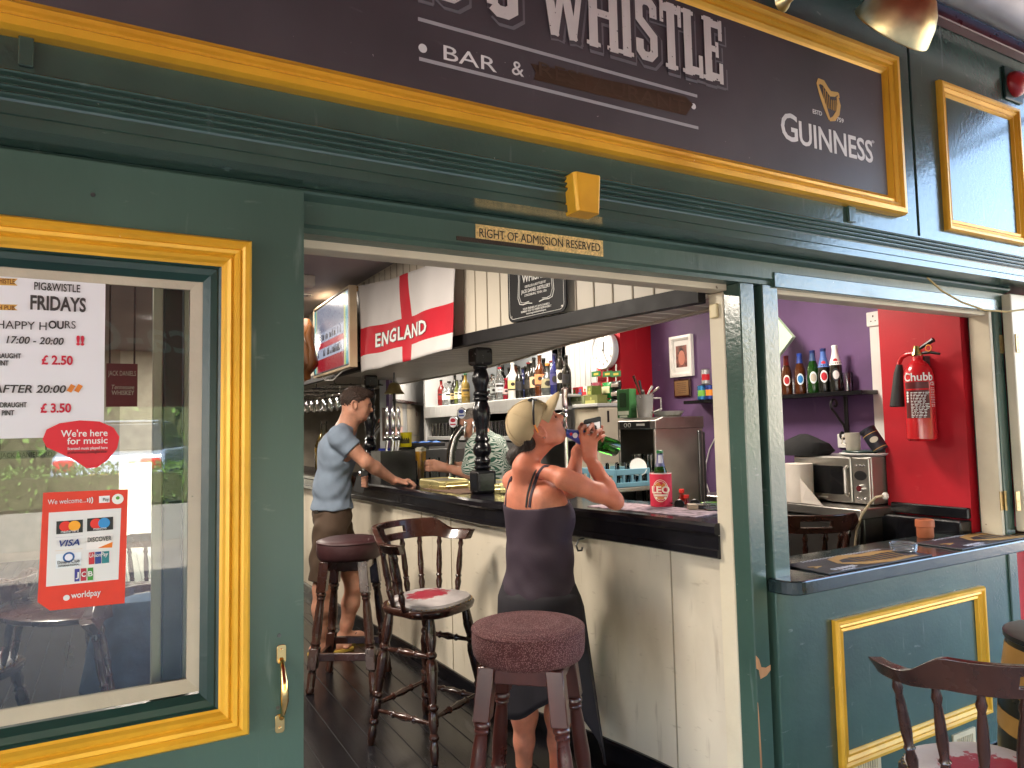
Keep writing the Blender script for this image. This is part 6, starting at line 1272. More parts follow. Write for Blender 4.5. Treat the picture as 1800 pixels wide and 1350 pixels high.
b.T = None; b.tube([(q.x-.05, q.y+.04, 1.14), (q.x-.06, q.y+.10, 1.13), (q.x-.01, q.y+.12, 1.125)], .003, 6); b.tube([(q.x+.05, q.y-.03, 1.14), (q.x+.09, q.y+.04, 1.13)], .003, 6)
simple(b, 'folded_sunglasses', BLKP, (q.x, q.y, 1.122), 'folded black sunglasses beside the red cooler', 'sunglasses')
q = P(1203, 885, 'z', .99); ck_ = thing('sauce_bottle', (dwx-.10, YDW-.05, .96), 'red plastic bottle standing before the steel glasswasher', 'bottle'); q = P(1198, 888, 'x', dwx-.12)
for k, (px, c) in enumerate(((1198, '#8a2018'), (1206, '#7a1a14'))):
    q = P(px, 862, 'x', dwx-.12); H = .19 if k == 0 else .16; z0 = .945; b = MB(); b.lathe([(.03, 0), (.032, .01), (.032, H*.6), (.012, H*.82), (.012, H*.9)], Vector((q.x, q.y, z0)), seg=16); b.build('bottle_body', mat('red_ribbed_plastic_'+str(k), lin(c), .2, trans=.3), ck_)
    b = MB(); b.lathe([(.015, H*.9), (.015, H)], Vector((q.x, q.y, z0)), seg=12); b.build('cap', flat('#d82820'), ck_)
b = MB(); b.box(dwx-.26, dwx-.07, YDW-.4, YDW+.55, .90, .944); simple(b, 'back_worktop', DARKST, (dwx-.2, YDW, .9), 'dark worktop strip in front of the glasswasher', 'counter')
b = MB(); b.box(2.26, 2.60, .45, 1.5, .96, .99)
for k in range(26): b.box(2.27, 2.59, .47+k*.038, .485+k*.038, .9902, 1.0)
simple(b, 'drainer', mat('black_drainer', (.02, .02, .02), .4), (2.4, 1, .96), 'ribbed black drainer behind the bar top', 'drainer')
# ------------------------------------------------------------------ seats
SEATV = mat('cracked_vinyl', (.36, .33, .33), .5, var=.12, vs=9, bump=.15, bs=50)
def worn_seat():
    m = mat('worn_seat_vinyl', (.36, .33, .33), .45, var=.14, vs=10, bump=.2, bs=45); t = m.node_tree; N = t.nodes; L = t.links; b = N['Principled BSDF']
    tc = N.new('ShaderNodeTexCoord'); sep = N.new('ShaderNodeVectorMath'); sep.operation = 'MULTIPLY'; sep.inputs[1].default_value = (1, 1.5, 0)
    ln = N.new('ShaderNodeVectorMath'); ln.operation = 'LENGTH'; nz = N.new('ShaderNodeTexNoise'); nz.inputs['Scale'].default_value = 26; nz.inputs['Detail'].default_value = 10; nz.inputs['Roughness'].default_value = .68
    ad = N.new('ShaderNodeMath'); ad.operation = 'MULTIPLY_ADD'; ad.inputs[1].default_value = .34; mr = N.new('ShaderNodeMapRange'); mr.inputs[1].default_value = .285; mr.inputs[2].default_value = .295
    L.new(tc.outputs['Object'], sep.inputs[0]); L.new(sep.outputs[0], ln.inputs[0]); L.new(tc.outputs['Object'], nz.inputs['Vector']); L.new(nz.outputs[0], ad.inputs[0]); L.new(ln.outputs['Value'], ad.inputs[2]); L.new(ad.outputs[0], mr.inputs[0])
    src = b.inputs['Base Color'].links[0].from_socket; mx = N.new('ShaderNodeMix'); mx.data_type = 'RGBA'; L.new(mr.outputs[0], mx.inputs[0]); mx.inputs[6].default_value = (.24, .012, .03, 1); L.new(src, mx.inputs[7]); L.new(mx.outputs[2], b.inputs['Base Color'])
    return m
WSEAT = worn_seat()
LEGP = [(0, .017), (.06, .022), (.16, .026), (.24, .018), (.26, .026), (.275, .026), (.29, .018), (.31, .024), (.36, .028), (.52, .021), (.60, .017), (.615, .025), (.635, .025), (.65, .018), (.67, .022), (.74, .024), (.80, .016), (.82, .023), (.84, .023), (.855, .015), (.90, .021), (.96, .019), (1, .014)]
SPN = [(0, .009), (.08, .011), (.22, .017), (.30, .012), (.33, .017), (.36, .012), (.5, .016), (.72, .0135), (.84, .010), (.9, .015), (.95, .011), (1, .010)]
STR = [(0, .008), (.1, .010), (.28, .012), (.32, .018), (.36, .012), (.5, .019), (.64, .012), (.68, .018), (.72, .012), (.9, .010), (1, .008)]
def spindle_chair(hs, rail_h, label, group=None, wide=.20, splay=1.0, mid=True):
    """captain's chair: seat faces -y, curved back rail on turned spindles; built at the origin"""
    t = thing('spindle_chair', (0, 0, 0), label, 'chair', group)
    def outl(k, fr=0.): return [((.212*k)*abs(math.cos(a))**.72*(1 if math.cos(a) > 0 else -1)*(1.0 if math.sin(a) < 0 else .93), -.0+(.205*k)*abs(math.sin(a))**.72*(1 if math.sin(a) > 0 else -1)) for a in [2*math.pi*i/36 for i in range(36)]]
    b = MB(); b.rings([[Vector((x, y, z)) for x, y in outl(k)] for k, z in ((.90, hs-.045), (.97, hs-.038), (1, hs-.022), (1, hs-.012), (.97, hs-.004), (.9, hs-.004))]); b.build('seat', WOOD, t)
    b = MB(); b.rings([[Vector((x, y-.012, z)) for x, y in outl(k)] for k, z in ((.885, hs-.004), (.90, hs+.004), (.87, hs+.016), (.74, hs+.024), (.45, hs+.027), (.1, hs+.026))]); b.build('cushion', WSEAT, t)
    b = MB()
    for i in range(44):
        a = 2*math.pi*i/44; x, y = .212*.905*abs(math.cos(a))**.72*(1 if math.cos(a) > 0 else -1)*(1. if math.sin(a) < 0 else .93), .205*.905*abs(math.sin(a))**.72*(1 if math.sin(a) > 0 else -1)-.012
        b.lathe([(.0045, 0), (.003, .003)], (x, y, hs+.001), (0, 0, 1), 6)
    b.build('studs', GOLDM, t)['kind'] = 'stuff'
    feet = {}
    for sx in (-1, 1):
        for sy in (-1, 1):
            top = Vector((sx*.135, sy*.125, hs-.04)); bot = Vector((sx*.205*splay, sy*.195*splay, 0)); feet[sx, sy] = (top, bot)
            b = MB(); b.turned(top, bot, LEGP, 14); b.build('leg', WOOD, t)
    def at(k, f): return feet[k][0].lerp(feet[k][1], f)
    f1, f2 = (.28, .70) if mid else (.62, .62)
    for (p, q, f) in [((-1, -1), (-1, 1), f1), ((1, -1), (1, 1), f1), ((-1, -1), (1, -1), f2), ((-1, 1), (1, 1), f2), ((-1, -1), (-1, 1), f2+.04), ((1, -1), (1, 1), f2+.04)][:6 if mid else 4]:
        b = MB(); b.turned(at(p, f), at(q, f), STR, 10); b.build('stretcher', WOOD, t)
    # curved rail
    def rail(a):                      # centre line: a from -100 (right arm end) to 100 (left arm end), 0 = middle of the back
        r = R_(a); x = .245*math.sin(r)*(1+.06*max(0, abs(a)-70)/30); y = .235*math.cos(r)*.95-.01
        return Vector((x, y, 0)), Vector((math.sin(r), math.cos(r), 0)).normalized()
    def hts(a):
        k = min(1, max(0, (abs(a)-52)/26.)); k = k*k*(3-2*k)
        return rail_h+.005-.012*k, rail_h+.098*(1-k)+.038*k
    def strip(a0, a1, lo, hi, n=16):
        rs = []
        for i in range(n+1):
            a = a0+(a1-a0)*i/n; c, nn = rail(a); z0, z1 = hts(a); th = .013+.010*min(1, max(0, (abs(a)-58)/20))
            za = z0+(z1-z0)*lo; zb_ = z0+(z1-z0)*hi; lean = .03
            rs.append([c-nn*th+Vector((0, 0, za))+nn*lean*lo, c+nn*th+Vector((0, 0, za))+nn*lean*lo, c+nn*th*.9+Vector((0, 0, zb_))+nn*lean*hi, c-nn*th*.9+Vector((0, 0, zb_))+nn*lean*hi])
        return rs
    angs = sorted(set([-104+208*i/64 for i in range(65)]+[-19, -17, -13, 13, 17, 19])); ROWS = (0, .34, .68, 1); nA = len(angs); idv = {}
    b = MB(); vs = []; fs = []
    for i, a in enumerate(angs):
        for j, f in enumerate(ROWS):
            r = strip(a, a, 0, f, 1)[0] if f else strip(a, a, 0, 1, 1)[0]
            lo_ = (r[0], r[1]); hi_ = (r[3], r[2]); pr2 = lo_ if f == 0 else hi_
            for k in (0, 1): idv[i, j, k] = len(vs); vs.append(pr2[k])
    def hole(i, j): return j == 1 and -17.5 < angs[i] and angs[i+1] < 17.5
    for i in range(nA-1):
        for j in range(3):
            if hole(i, j):
                fs.append((idv[i, 1, 0], idv[i+1, 1, 0], idv[i+1, 1, 1], idv[i, 1, 1])); fs.append((idv[i, 2, 1], idv[i+1, 2, 1], idv[i+1, 2, 0], idv[i, 2, 0])); continue
            for k in (0, 1):
                q = (idv[i, j, k], idv[i+1, j, k], idv[i+1, j+1, k], idv[i, j+1, k]); fs.append(q if k else q[::-1])
            if 0 < i < nA-1 and j == 1:
                if hole(i-1, 1): fs.append((idv[i, 1, 0], idv[i, 1, 1], idv[i, 2, 1], idv[i, 2, 0]))
                if i+1 < nA-1 and hole(i+1, 1): fs.append((idv[i+1, 1, 1], idv[i+1, 1, 0], idv[i+1, 2, 0], idv[i+1, 2, 1]))
        fs.append((idv[i, 0, 1], idv[i, 0, 0], idv[i+1, 0, 0], idv[i+1, 0, 1])); fs.append((idv[i, 3, 0], idv[i, 3, 1], idv[i+1, 3, 1], idv[i+1, 3, 0]))
    for i in (0, nA-1):
        for j in range(3): fs.append((idv[i, j, 0], idv[i, j, 1], idv[i, j+1, 1], idv[i, j+1, 0]))
    b.add(vs, fs, True); b.build('back_rail', WOOD, t, auto=40, recalc=True, bevel=.004, seg=2)
    for a in (-92, -62, -36, -12, 12, 36, 62, 92):
        c, nn = rail(a); z0, _ = hts(a); base = Vector((c.x*.80, c.y*.82-.01, hs-.012))
        b = MB(); b.turned(base, c+Vector((0, 0, z0+.004)), SPN, 10); b.build('spindle', WOOD, t)
    return t
LA = [P(727, 1345, 'z', .013), P(655, 1325, 'z', .013)]
ch = spindle_chair(.655, .925, 'dark bar chair with a torn white and red seat in front of the counter', 'tall spindle bar chairs')
cc = PD(752, 1050, 3.50); ch.location = (cc.x, cc.y, .013); ch.rotation_euler = (0, 0, R_(28))
c2 = dup(ch, (P(500, 1060, 'z', .013).x+.0, P(520, 1060, 'z', .013).y+.2, .013), R_(150), 'second bar chair half hidden by the door edge beyond the man in blue')
c2.location = (1.05, 4.35, .013)
hq = PD(1408, 1000, 3.72); dup(ch, (hq.x, hq.y, .013), R_(150), 'dark spindle chair back seen through the hatch before the steel counter')
# chair outside under the ledge
oc = spindle_chair(.47, .765, 'dark captain chair with a torn red seat outside below the hatch ledge', None, mid=False)
oq = PD(1690, 1235, 2.02); oc.location = (oq.x+.095, oq.y-.01, 0.0); oc.rotation_euler = (0, 0, R_(157))
# round stools
FELT = VEL
def stool(label, fab, wood):
    t = thing('bar_stool', (0, 0, 0), label, 'bar stool', 'round topped bar stools'); H = .82
    b = MB(); b.lathe([(.150, H-.112), (.180, H-.108), (.189, H-.092), (.193, H-.06), (.192, H-.02), (.186, H-.006), (.150, H+.004), (.08, H+.008), (.001, H+.009)], seg=48); b.build('cushion', fab, t, auto=60)
    b = MB(); b.tube([Vector((.189*math.cos(a), .189*math.sin(a), H-.012)) for a in [2*math.pi*i/48 for i in range(49)]], .0055, 8, False); b.build('piping', fab, t)
    fe = {}
    for sx in (-1, 1):
        for sy in (-1, 1):
            top = Vector((sx*.112, sy*.112, H-.110)); bot = Vector((sx*.185, sy*.185, 0)); L = (bot-top); fe[sx, sy] = (top, bot)
            b = MB()
            rs = []
            for f in (0, .24):
                c = top+L*f; rs.append([c+Vector((dx, dy, 0)) for dx, dy in ((-.028, -.028), (.028, -.028), (.028, .028), (-.028, .028))])
            b.rings(rs, sm=False)
            b.turned(top+L*.24, top+L*.66, [(0, .022), (.03, .028), (.06, .029), (.09, .022), (.12, .026), (.15, .020), (.3, .024), (.7, .028), (.88, .024), (.92, .030), (.96, .024), (1, .026)], 16)
            rs = []
            for f in (.66, .82): c = top+L*f; rs.append([c+Vector((dx, dy, 0)) for dx, dy in ((-.027, -.027), (.027, -.027), (.027, .027), (-.027, .027))])
            b.rings(rs, sm=False); b.turned(top+L*.82, bot, [(0, .024), (.1, .018), (.2, .024), (.8, .022), (.9, .026), (1, .022)], 14)
            b.build('leg', wood, t, bevel=.003)
    b = MB()
    for s in (-1, 1):
        b.box(-.088, .088, s*.118-.012, s*.118+.012, H-.165, H-.110); b.box(s*.118-.012, s*.118+.012, -.088, .088, H-.165, H-.110)
    b.build('apron', wood, t, bevel=.003)
    for (p, q, f) in (((-1, -1), (1, -1), .78), ((-1, 1), (1, 1), .78), ((-1, -1), (-1, 1), .73), ((1, -1), (1, 1), .73)):
        a_ = fe[p][0].lerp(fe[p][1], f); c_ = fe[q][0].lerp(fe[q][1], f); d_ = (c_-a_).normalized(); M = frame((a_+c_)/2, d_, (0, 0, 1)); b = MB(); b.obox(M, (c_-a_).length-.05, .042, .022); b.build('stretcher', wood, t, bevel=.003)
    return t
st = stool('round bar stool with a woven maroon cushion in the doorway behind the woman', FELT, WOODR)
sc1 = PD(928, 1102, 2.44); st.location = (sc1.x, sc1.y, .013); st.rotation_euler = (0, 0, R_(47))
st.scale = (1, 1, 1.0)
s2 = stool('round bar stool with a plain dark red leather cushion behind the man in blue', VEL2, WOOD)
sc2 = PD(614, 952, 4.30); s2.location = (sc2.x, sc2.y, .013); s2.rotation_euler = (0, 0, R_(58)); s2.scale = (1.0, 1.0, 1.03)
# barrel table at the right edge
bq = PD(1905, 1100, 2.25); br = thing('barrel_table', (bq.x, bq.y, 0), 'black barrel table with gold bands at the right edge', 'barrel')
BRP = [(.20, 0), (.235, .2), (.25, .40), (.235, .60), (.205, .78)]
b = MB(); b.lathe([(np.interp(z, [q[1] for q in BRP], [q[0] for q in BRP]), z) for z in np.linspace(0, .78, 14)], (bq.x, bq.y, 0), seg=32); b.build('barrel', mat('black_barrel_wood', (.014, .013, .012), .3, wood=8, var=.3), br)
for z0, z1 in ((.09, .16), (.28, .33), (.50, .56), (.62, .765)):
    b = MB(); b.lathe([(np.interp(z, [q[1] for q in BRP], [q[0] for q in BRP])+.003, z) for z in np.linspace(z0, z1, 4)], (bq.x, bq.y, 0), seg=32, cap=False); b.build('gold_band', mat('bronze_gold_band', (.36, .19, .05), .4, metal=.4, var=.15), br)
b = MB(); b.lathe([(.208, .78), (.215, .785), (.215, .80), (.2, .803), (.001, .803)], (bq.x, bq.y, 0), seg=32); b.build('table_top', BLKP, br)
b = MB(); b.lathe([(.05, 0), (.06, .004), (.062, .03), (.058, .03), (.05, .01), (.001, .01)], (bq.x-.1, bq.y, .8035), seg=20); simple(b, 'steel_ashtray', STEEL, (bq.x-.1, bq.y, .8035), 'steel ashtray on the black barrel table', 'ashtray')
# table and chairs seen through the door glass
tb1 = thing('pub_table', (-.05, 2.0, .013), 'dark round pub table seen through the door glass', 'table')
b = MB(); b.lathe([(.36, .715), (.375, .722), (.375, .74), (.36, .748), (.001, .748)], (-.05, 2.0, .013), seg=32); b.build('table_top', WOOD, tb1)
b = MB(); b.lathe([(.20, 0), (.22, .01), (.20, .03), (.05, .05), (.035, .12), (.05, .3), (.035, .5), (.05, .66), (.14, .714)], (-.05, 2.0, .013), seg=20); b.build('pedestal', WOOD, tb1)
dup(oc, (.20, 1.35, .013), R_(10), 'spindle chair nearest the door glass inside the pub'); dup(oc, (-.55, 2.2, .013), R_(250), 'spindle chair left of the round table inside the pub'); dup(oc, (.28, 3.6, .013), R_(200), 'spindle chair further back inside the pub')
jb = MB(); jb.rings([[Vector((.20+rx*math.cos(a)*(1+.12*math.sin(3*a+z*9)), 1.50+ry*math.sin(a)*(1+.1*math.cos(4*a+z*7)), z)) for a in [2*math.pi*i/26 for i in range(26)]] for z, rx, ry in ((.36, .26, .09), (.5, .27, .10), (.64, .26, .09), (.76, .25, .08), (.83, .22, .06), (.85, .12, .03))])
simple(jb, 'denim_jacket', mat('denim', (.035, .055, .09), .9, var=.3, vs=14, bump=.6, bs=30), (.2, 1.5, .36), 'blue denim jacket hung over the chair inside the door glass', 'jacket')
# ------------------------------------------------------------------ notices on the door glass
def sheet(name, pts, y, m, label, thick=.0008):
    t = thing(name, (pts[0].x, y, pts[0].z), label, 'sticker' if name != 'poster' else 'poster'); return t
YS_ = YG-.0012                                 # stuck on the outside of the pane
pR = P(184, 620, 'y', YS_); pT = P(184, 478, 'y', YS_).z; pB = P(184, 767, 'y', YS_).z; pL = pR.x-.30
po = sheet('poster', [Vector((pL, 0, pB))], YS_, None, 'white happy hours poster in the upper part of the door window')
b = MB(); b.box(pL, pR.x, YS_, YS_+.001, pB, pT); b.build('paper', mat('poster_paper', (.70, .69, .71), .6, var=.02, vs=3), po)
def ptx(mb, s, x0, y0, x1, y1, h, **k): fitp(mb, s, x0, y0, x1, y1, h, 'y', YS_-.0012, **k)
b = MB()
ptx(b, 'PIG&WISTLE', 60, 509, 141, 513, 14, bold=.012); ptx(b, 'FRIDAYS', 53, 543, 151, 547, 25, bold=.03)
ptx(b, 'HAPPY H', -6, 577, 82, 577, 15); ptx(b, 'OU', 85, 577, 112, 577, 14, bold=.03); ptx(b, 'RS', 114, 577, 133, 578, 14)
ptx(b, '17:00 - 20:00', 11, 603, 112, 604, 13, shear=.2, bold=.014); ptx(b, 'DRAUGHT', -12, 629, 37, 629, 9, bold=.02); ptx(b, 'PINT', -6, 642, 15, 642, 9, bold=.02)
ptx(b, 'AFTER 20:00', -14, 690, 116, 690, 14, shear=.2, bold=.016); ptx(b, 'DRAUGHT', 0, 716, 47, 716, 9, bold=.02); ptx(b, 'PINT', 3, 730, 25, 730, 9, bold=.02); ptx(b, 'HAPPYHOURS_20_22_2022', 75, 472, 105, 472, 2.2)
b.build('lettering', flat('#3a3432'), po)
b = MB(); ptx(b, '£ 2.50', 73, 640, 128, 641, 16, bold=.03); ptx(b, '£ 3.50', 71, 725, 125, 726, 16, bold=.03); ptx(b, '!!', 134, 606, 148, 606, 16, bold=.05); b.build('price_lettering', flat('#c01f38'), po)
b = MB(); M = front(0, 0, YS_-.0008)
for yy, hh in ((494, 11), (539, 9)):
    q0, q1 = P(-14, yy, 'y', YS_), P(31, yy, 'y', YS_); hh = hpx(hh, q0)/1.6; b.prism([(q0.x, q0.z-hh), (q1.x, q0.z-hh*.8), (q1.x-.006, q0.z), (q1.x, q0.z+hh), (q0.x, q0.z+hh*.8)], M, 0, .0006)
b.build('ribbon', flat('#c89a48'), po)
b = MB(); ptx(b, 'WHISTLE', -12, 497, 26, 496, 9, bold=.02); ptx(b, 'ENGLISH PUB', -38, 542, 26, 541, 8, bold=.02); b.build('ribbon_lettering', flat('#6a3a18'), po)
b = MB()
for dx_ in (0, 13):
    q = P(127+dx_, 683, 'y', YS_); s = hpx(7, q); b.stroke([(q.x-s*.7, q.z-s*.8), (q.x+s*.2, q.z+s*.9)], s*1.1, M, 0, .0006)
b.build('beer_mug_print', flat('#d07a2a'), po, recalc=True)
b = MB()
for x, y in ((64, 470), (172, 480)):
    q = P(x, y, 'y', YS_); b.disc(front(q.x, q.z, YS_-.002), .014, 14)
b.build('tape_dab', flat('#8fb0b4', .3), po)
# red music sticker
cs = [P(x, y, 'y', YS_) for x, y in ((75, 772), (82, 755), (105, 744), (140, 739), (175, 741), (200, 752), (210, 768), (206, 788), (190, 808), (170, 822), (152, 823), (130, 808), (100, 794), (82, 786))]
ms = thing('music_sticker', (cs[0].x, YS_, cs[10].z), 'red rounded music licence sticker in the middle of the door window', 'sticker')
b = MB(); b.prism([(p.x, p.z) for p in cs][::-1], front(0, 0, YS_-.0016), 0, .0012); b.build('backing', flat('#cf0f28', .35), ms, recalc=True)
b = MB(); Y2 = YS_-.0032
fitp(b, "We're here", 107, 768, 189, 769, 12, 'y', Y2, bold=.012); fitp(b, 'for music', 118, 781, 189, 782, 12, 'y', Y2, bold=.012); fitp(b, 'licensed music played here', 119, 791, 189, 791.5, 5, 'y', Y2, bold=.01); b.build('lettering', CARD, ms)
b = MB(); fitp(b, 'prsformusic.com/gibraltar', 119, 797.5, 189, 798, 5, 'y', Y2, bold=.01); b.build('dark_lettering', flat('#3a0810'), ms)
# card payment sticker
c4 = [P(x, y, 'y', YS_) for x, y in ((76, 866), (225, 860), (219, 1060), (88, 1073), (66, 1058))]
wp = thing('payment_sticker', (c4[4].x, YS_, c4[3].z), 'orange red card payment sticker low in the door window', 'sticker')
b = MB(); b.prism([(p.x, p.z) for p in c4][::-1], front(0, 0, YS_-.0008), 0, .0012); b.build('backing', flat('#d8341c', .4), wp, recalc=True)
q4 = [P(x, y, 'y', YS_) for x, y in ((86, 901), (213, 893), (208, 1018), (81, 1031))]
b = MB(); b.prism([(p.x, p.z) for p in q4][::-1], front(0, 0, YS_-.002), 0, .0006); b.build('white_panel', CARD, wp, recalc=True)
def pane(x0, y0, x1, y1, c, d, nm='logo'):
    qa, qb = P(x0, y1, 'y', YS_), P(x1, y0, 'y', YS_); bb_ = MB(); bb_.rect(front(0, 0, YS_-d), qa.x, qb.x, qa.z, qb.z, 0, .0004); return bb_.build(nm, flat(c, .4), wp)
def dots(lst, c, d, nm='logo'):
    bb_ = MB()
    for x, y, r in lst: q = P(x, y, 'y', YS_); bb_.disc(front(q.x, q.z, YS_-d), hpx(r, q), 18, 0, .0004)
    return bb_.build(nm, flat(c, .4), wp)
pane(99, 913, 146, 939, '#101014', .0030); pane(153, 908, 199, 934, '#101014', .0030); pane(98, 941, 146, 945, '#22409a', .0030); pane(97, 964, 145, 968, '#d8a020', .0030); pane(98, 970, 143, 999, '#dfe6ea', .0030); pane(152, 938, 198, 966, '#e8e4e0', .0030)
dots([(115, 925, 9)], '#d8281c', .0036); dots([(131, 924, 9)], '#e8a020', .0038); dots([(169, 920, 9)], '#d8281c', .0036); dots([(183, 919, 9)], '#2a8ac8', .0038); dots([(121, 979, 9)], '#1f5a9a', .0036); dots([(121, 979, 6)], '#e8e8f0', .0040); dots([(207, 877, 9)], '#e8ece4', .0030); dots([(207, 875, 3)], '#5a9a3a', .0036)
pane(174, 871, 193, 884, '#ececec', .0030); pane(156, 970, 166, 992, '#c02030', .0030); pane(167, 969, 178, 991, '#22408a', .0030); pane(179, 968, 192, 990, '#1f7a80', .0030); pane(131, 999, 140, 1022, '#3a3a8a', .0030); pane(142, 998, 152, 1021, '#b01f38', .0030); pane(154, 997, 164, 1020, '#3a8a30', .0030)
b = MB(); qs = [P(x, y, 'y', YS_) for x, y in ((172, 963), (198, 952), (197, 962))]; b.prism([(q.x, q.z) for q in qs], front(0, 0, YS_-.0036), 0, .0004); b.build('logo', flat('#e07a20'), wp, recalc=True)
b = MB(); Y3 = YS_-.0038
fitp(b, 'We welcome...', 84, 887, 151, 884, 9, 'y', Y3-.001); fitp(b, 'worldpay', 125, 1052, 177, 1047, 11, 'y', Y3-.001, bold=.01); fitp(b, 'mastercard', 107, 937, 138, 936, 5, 'y', Y3-.001); fitp(b, 'maestro', 164, 932, 187, 931, 5, 'y', Y3-.001); fitp(b, 'UnionPay', 157, 980, 190, 978, 7, 'y', Y3-.001, bold=.01, shear=.2); fitp(b, 'J', 133, 1015, 139, 1015, 9, 'y', Y3-.001, bold=.02); fitp(b, 'C', 143, 1014, 151, 1014, 9, 'y', Y3-.001, bold=.02); fitp(b, 'B', 155, 1013, 163, 1013, 9, 'y', Y3-.001, bold=.02)
qd = P(117, 1050, 'y', YS_); b.disc(front(qd.x, qd.z, Y3-.001), hpx(5, qd), 14, 0, .0004)
for k in range(3):
    q = P(154+k*4, 879, 'y', YS_); r = hpx(4+k*1.6, q); b.stroke([(q.x-r*.5+r*.6*math.cos(R_(a)), q.z+r*math.sin(R_(a))) for a in (-50, -25, 0, 25, 50)], .0022, front(0, 0, Y3-.001), 0, .0004)
b.build('lettering', CARD, wp, recalc=True)
b = MB(); fitp(b, 'VISA', 104, 961, 140, 958, 11, 'y', Y3-.001, bold=.02, shear=.25); b.build('blue_lettering', flat('#22357a'), wp)
b = MB(); fitp(b, 'DISCOVER', 154, 953, 196, 951, 8, 'y', Y3-.001, bold=.01); fitp(b, 'Diners Club', 101, 992, 140, 991, 6, 'y', Y3-.001); fitp(b, 'INTERNATIONAL', 102, 997, 140, 996, 3.4, 'y', Y3-.001); fitp(b, 'Pay', 181, 881, 191, 881, 6, 'y', Y3-.001); b.build('dark_lettering', flat('#26262c'), wp)
# signs hung inside, read through the glass
q0, q1 = P(186, 715, 'y', .9), P(242, 640, 'y', .9); jp = thing('hanging_banner', (q0.x, .9, q0.z), 'dark red whiskey banner hanging inside behind the door glass', 'banner')
b = MB(); b.rect(front(0, 0, .9), q0.x, q1.x, q0.z, q1.z, 0, .006); b.build('cloth', mat('dark_maroon_cloth', (.10, .018, .02), .7), jp)
b = MB(); fitp(b, 'JACK DANIELS', 190, 660, 239, 660, 9, 'y', .893); fitp(b, 'Tennessee', 196, 684, 236, 684, 8, 'y', .893, shear=.2); fitp(b, 'WHISKEY', 196, 694, 236, 694, 8, 'y', .893, bold=.01); b.build('lettering', flat('#a89c90'), jp)
b = MB(); b.tube([(q0.x+.01, .9, q1.z), (q0.x+.01, .9, 2.64)], .003, 6); b.tube([(q1.x-.01, .9, q1.z), (q1.x-.01, .9, 2.64)], .003, 6); b.build('cord', BLKP, jp)
q0, q1 = P(-20, 808, 'y', 1.2), P(98, 790, 'y', 1.2); js2 = thing('street_sign', (q0.x, 1.2, q0.z), 'grey street sign style plate inside behind the door glass', 'sign')
b = MB(); b.rect(front(0, 0, 1.2), q0.x, q1.x, q0.z, q1.z, 0, .006); b.build('plate', flat('#6a6660', .5), js2)
b = MB(); fitp(b, "JACK DANIEL'S RD.", 0, 805, 94, 805, 9, 'y', 1.193); b.build('lettering', flat('#26221e'), js2)
b = MB(); b.tube([(q0.x+.03, 1.2, q1.z), (q0.x+.03, 1.2, 2.64)], .003, 6); b.tube([(q1.x-.03, 1.2, q1.z), (q1.x-.03, 1.2, 2.64)], .003, 6); b.build('cord', BLKP, js2)
# ------------------------------------------------------------------ bodies: smooth unions of tapered limbs, meshed as one surface
def _cap(p, q, ra, rb):
    return ('c', np.array(p, float), np.array(q, float), ra, rb)
class Body:
    """signed-distance sculpture: c = tapered limb between two joints, e = ellipsoid, cut = carved away"""
    def __init__(s): s.P = []
    def c(s, p, q, ra, rb=None, k=.02): s.P.append(('c', np.array(p, float), np.array(q, float), ra, ra if rb is None else rb, k)); return s
    def chain(s, pts, rs, k=.02):
        for i in range(len(pts)-1): s.c(pts[i], pts[i+1], rs[i], rs[i+1], k)
        return s
    def e(s, c, r, M=None, k=.02, sub=False): s.P.append(('s' if sub else 'e', np.array(c, float), np.array(r, float), np.array(M.to_3x3() if M is not None else Matrix.Identity(3), float), 0, k)); return s
    def box2(s):
        lo = np.full(3, 1e9); hi = -lo
        for p in s.P:
            if p[0] == 'c': r = max(p[3], p[4]); lo = np.minimum(lo, np.minimum(p[1], p[2])-r); hi = np.maximum(hi, np.maximum(p[1], p[2])+r)
            elif p[0] == 'e': r = p[2].max(); lo = np.minimum(lo, p[1]-r); hi = np.maximum(hi, p[1]+r)
        return lo-.03, hi+.03
    def field(s, h, lo=None, hi=None):
        l0, h0 = s.box2(); lo = l0 if lo is None else np.maximum(lo, l0); hi = h0 if hi is None else np.minimum(hi, h0)
        n = np.ceil((hi-lo)/h).astype(int)+1
        D = np.full(n, .1, np.float32); ax = [lo[i]+h*np.arange(n[i]) for i in range(3)]
        for p in s.P:
            k = p[5]
            if p[0] == 'c': r = max(p[3], p[4]); a = np.minimum(p[1], p[2])-r; b = np.maximum(p[1], p[2])+r
            else: r = p[2].max(); a = p[1]-r; b = p[1]+r
            m = k+3*h; i0 = np.maximum(0, np.floor((a-m-lo)/h).astype(int)); i1 = np.minimum(n, np.ceil((b+m-lo)/h).astype(int)+1)
            if (i1 <= i0).any(): continue
            sl = tuple(slice(i0[j], i1[j]) for j in range(3)); X, Y, Z = np.meshgrid(*[ax[j][sl[j]] for j in range(3)], indexing='ij')
            Q = np.stack((X, Y, Z), -1)
            if p[0] == 'c':
                ba = p[2]-p[1]; L2 = max(1e-9, ba@ba); t = np.clip((Q-p[1])@ba/L2, 0, 1); d = np.linalg.norm(Q-p[1]-t[..., None]*ba, axis=-1)-(p[3]+(p[4]-p[3])*t)
            else:
                q = (Q-p[1])@p[3]; k0 = np.linalg.norm(q/p[2], axis=-1); k1 = np.linalg.norm(q/p[2]**2, axis=-1)+1e-9; d = k0*(k0-1)/k1
            o = D[sl]
            if p[0] == 's':
                hh = np.clip(.5-.5*(d+o)/k, 0, 1); D[sl] = o*(1-hh)-d*hh+k*hh*(1-hh)
            else:
                hh = np.clip(.5+.5*(o-d)/k, 0, 1); D[sl] = o*(1-hh)+d*hh-k*hh*(1-hh)
        return D, lo, h
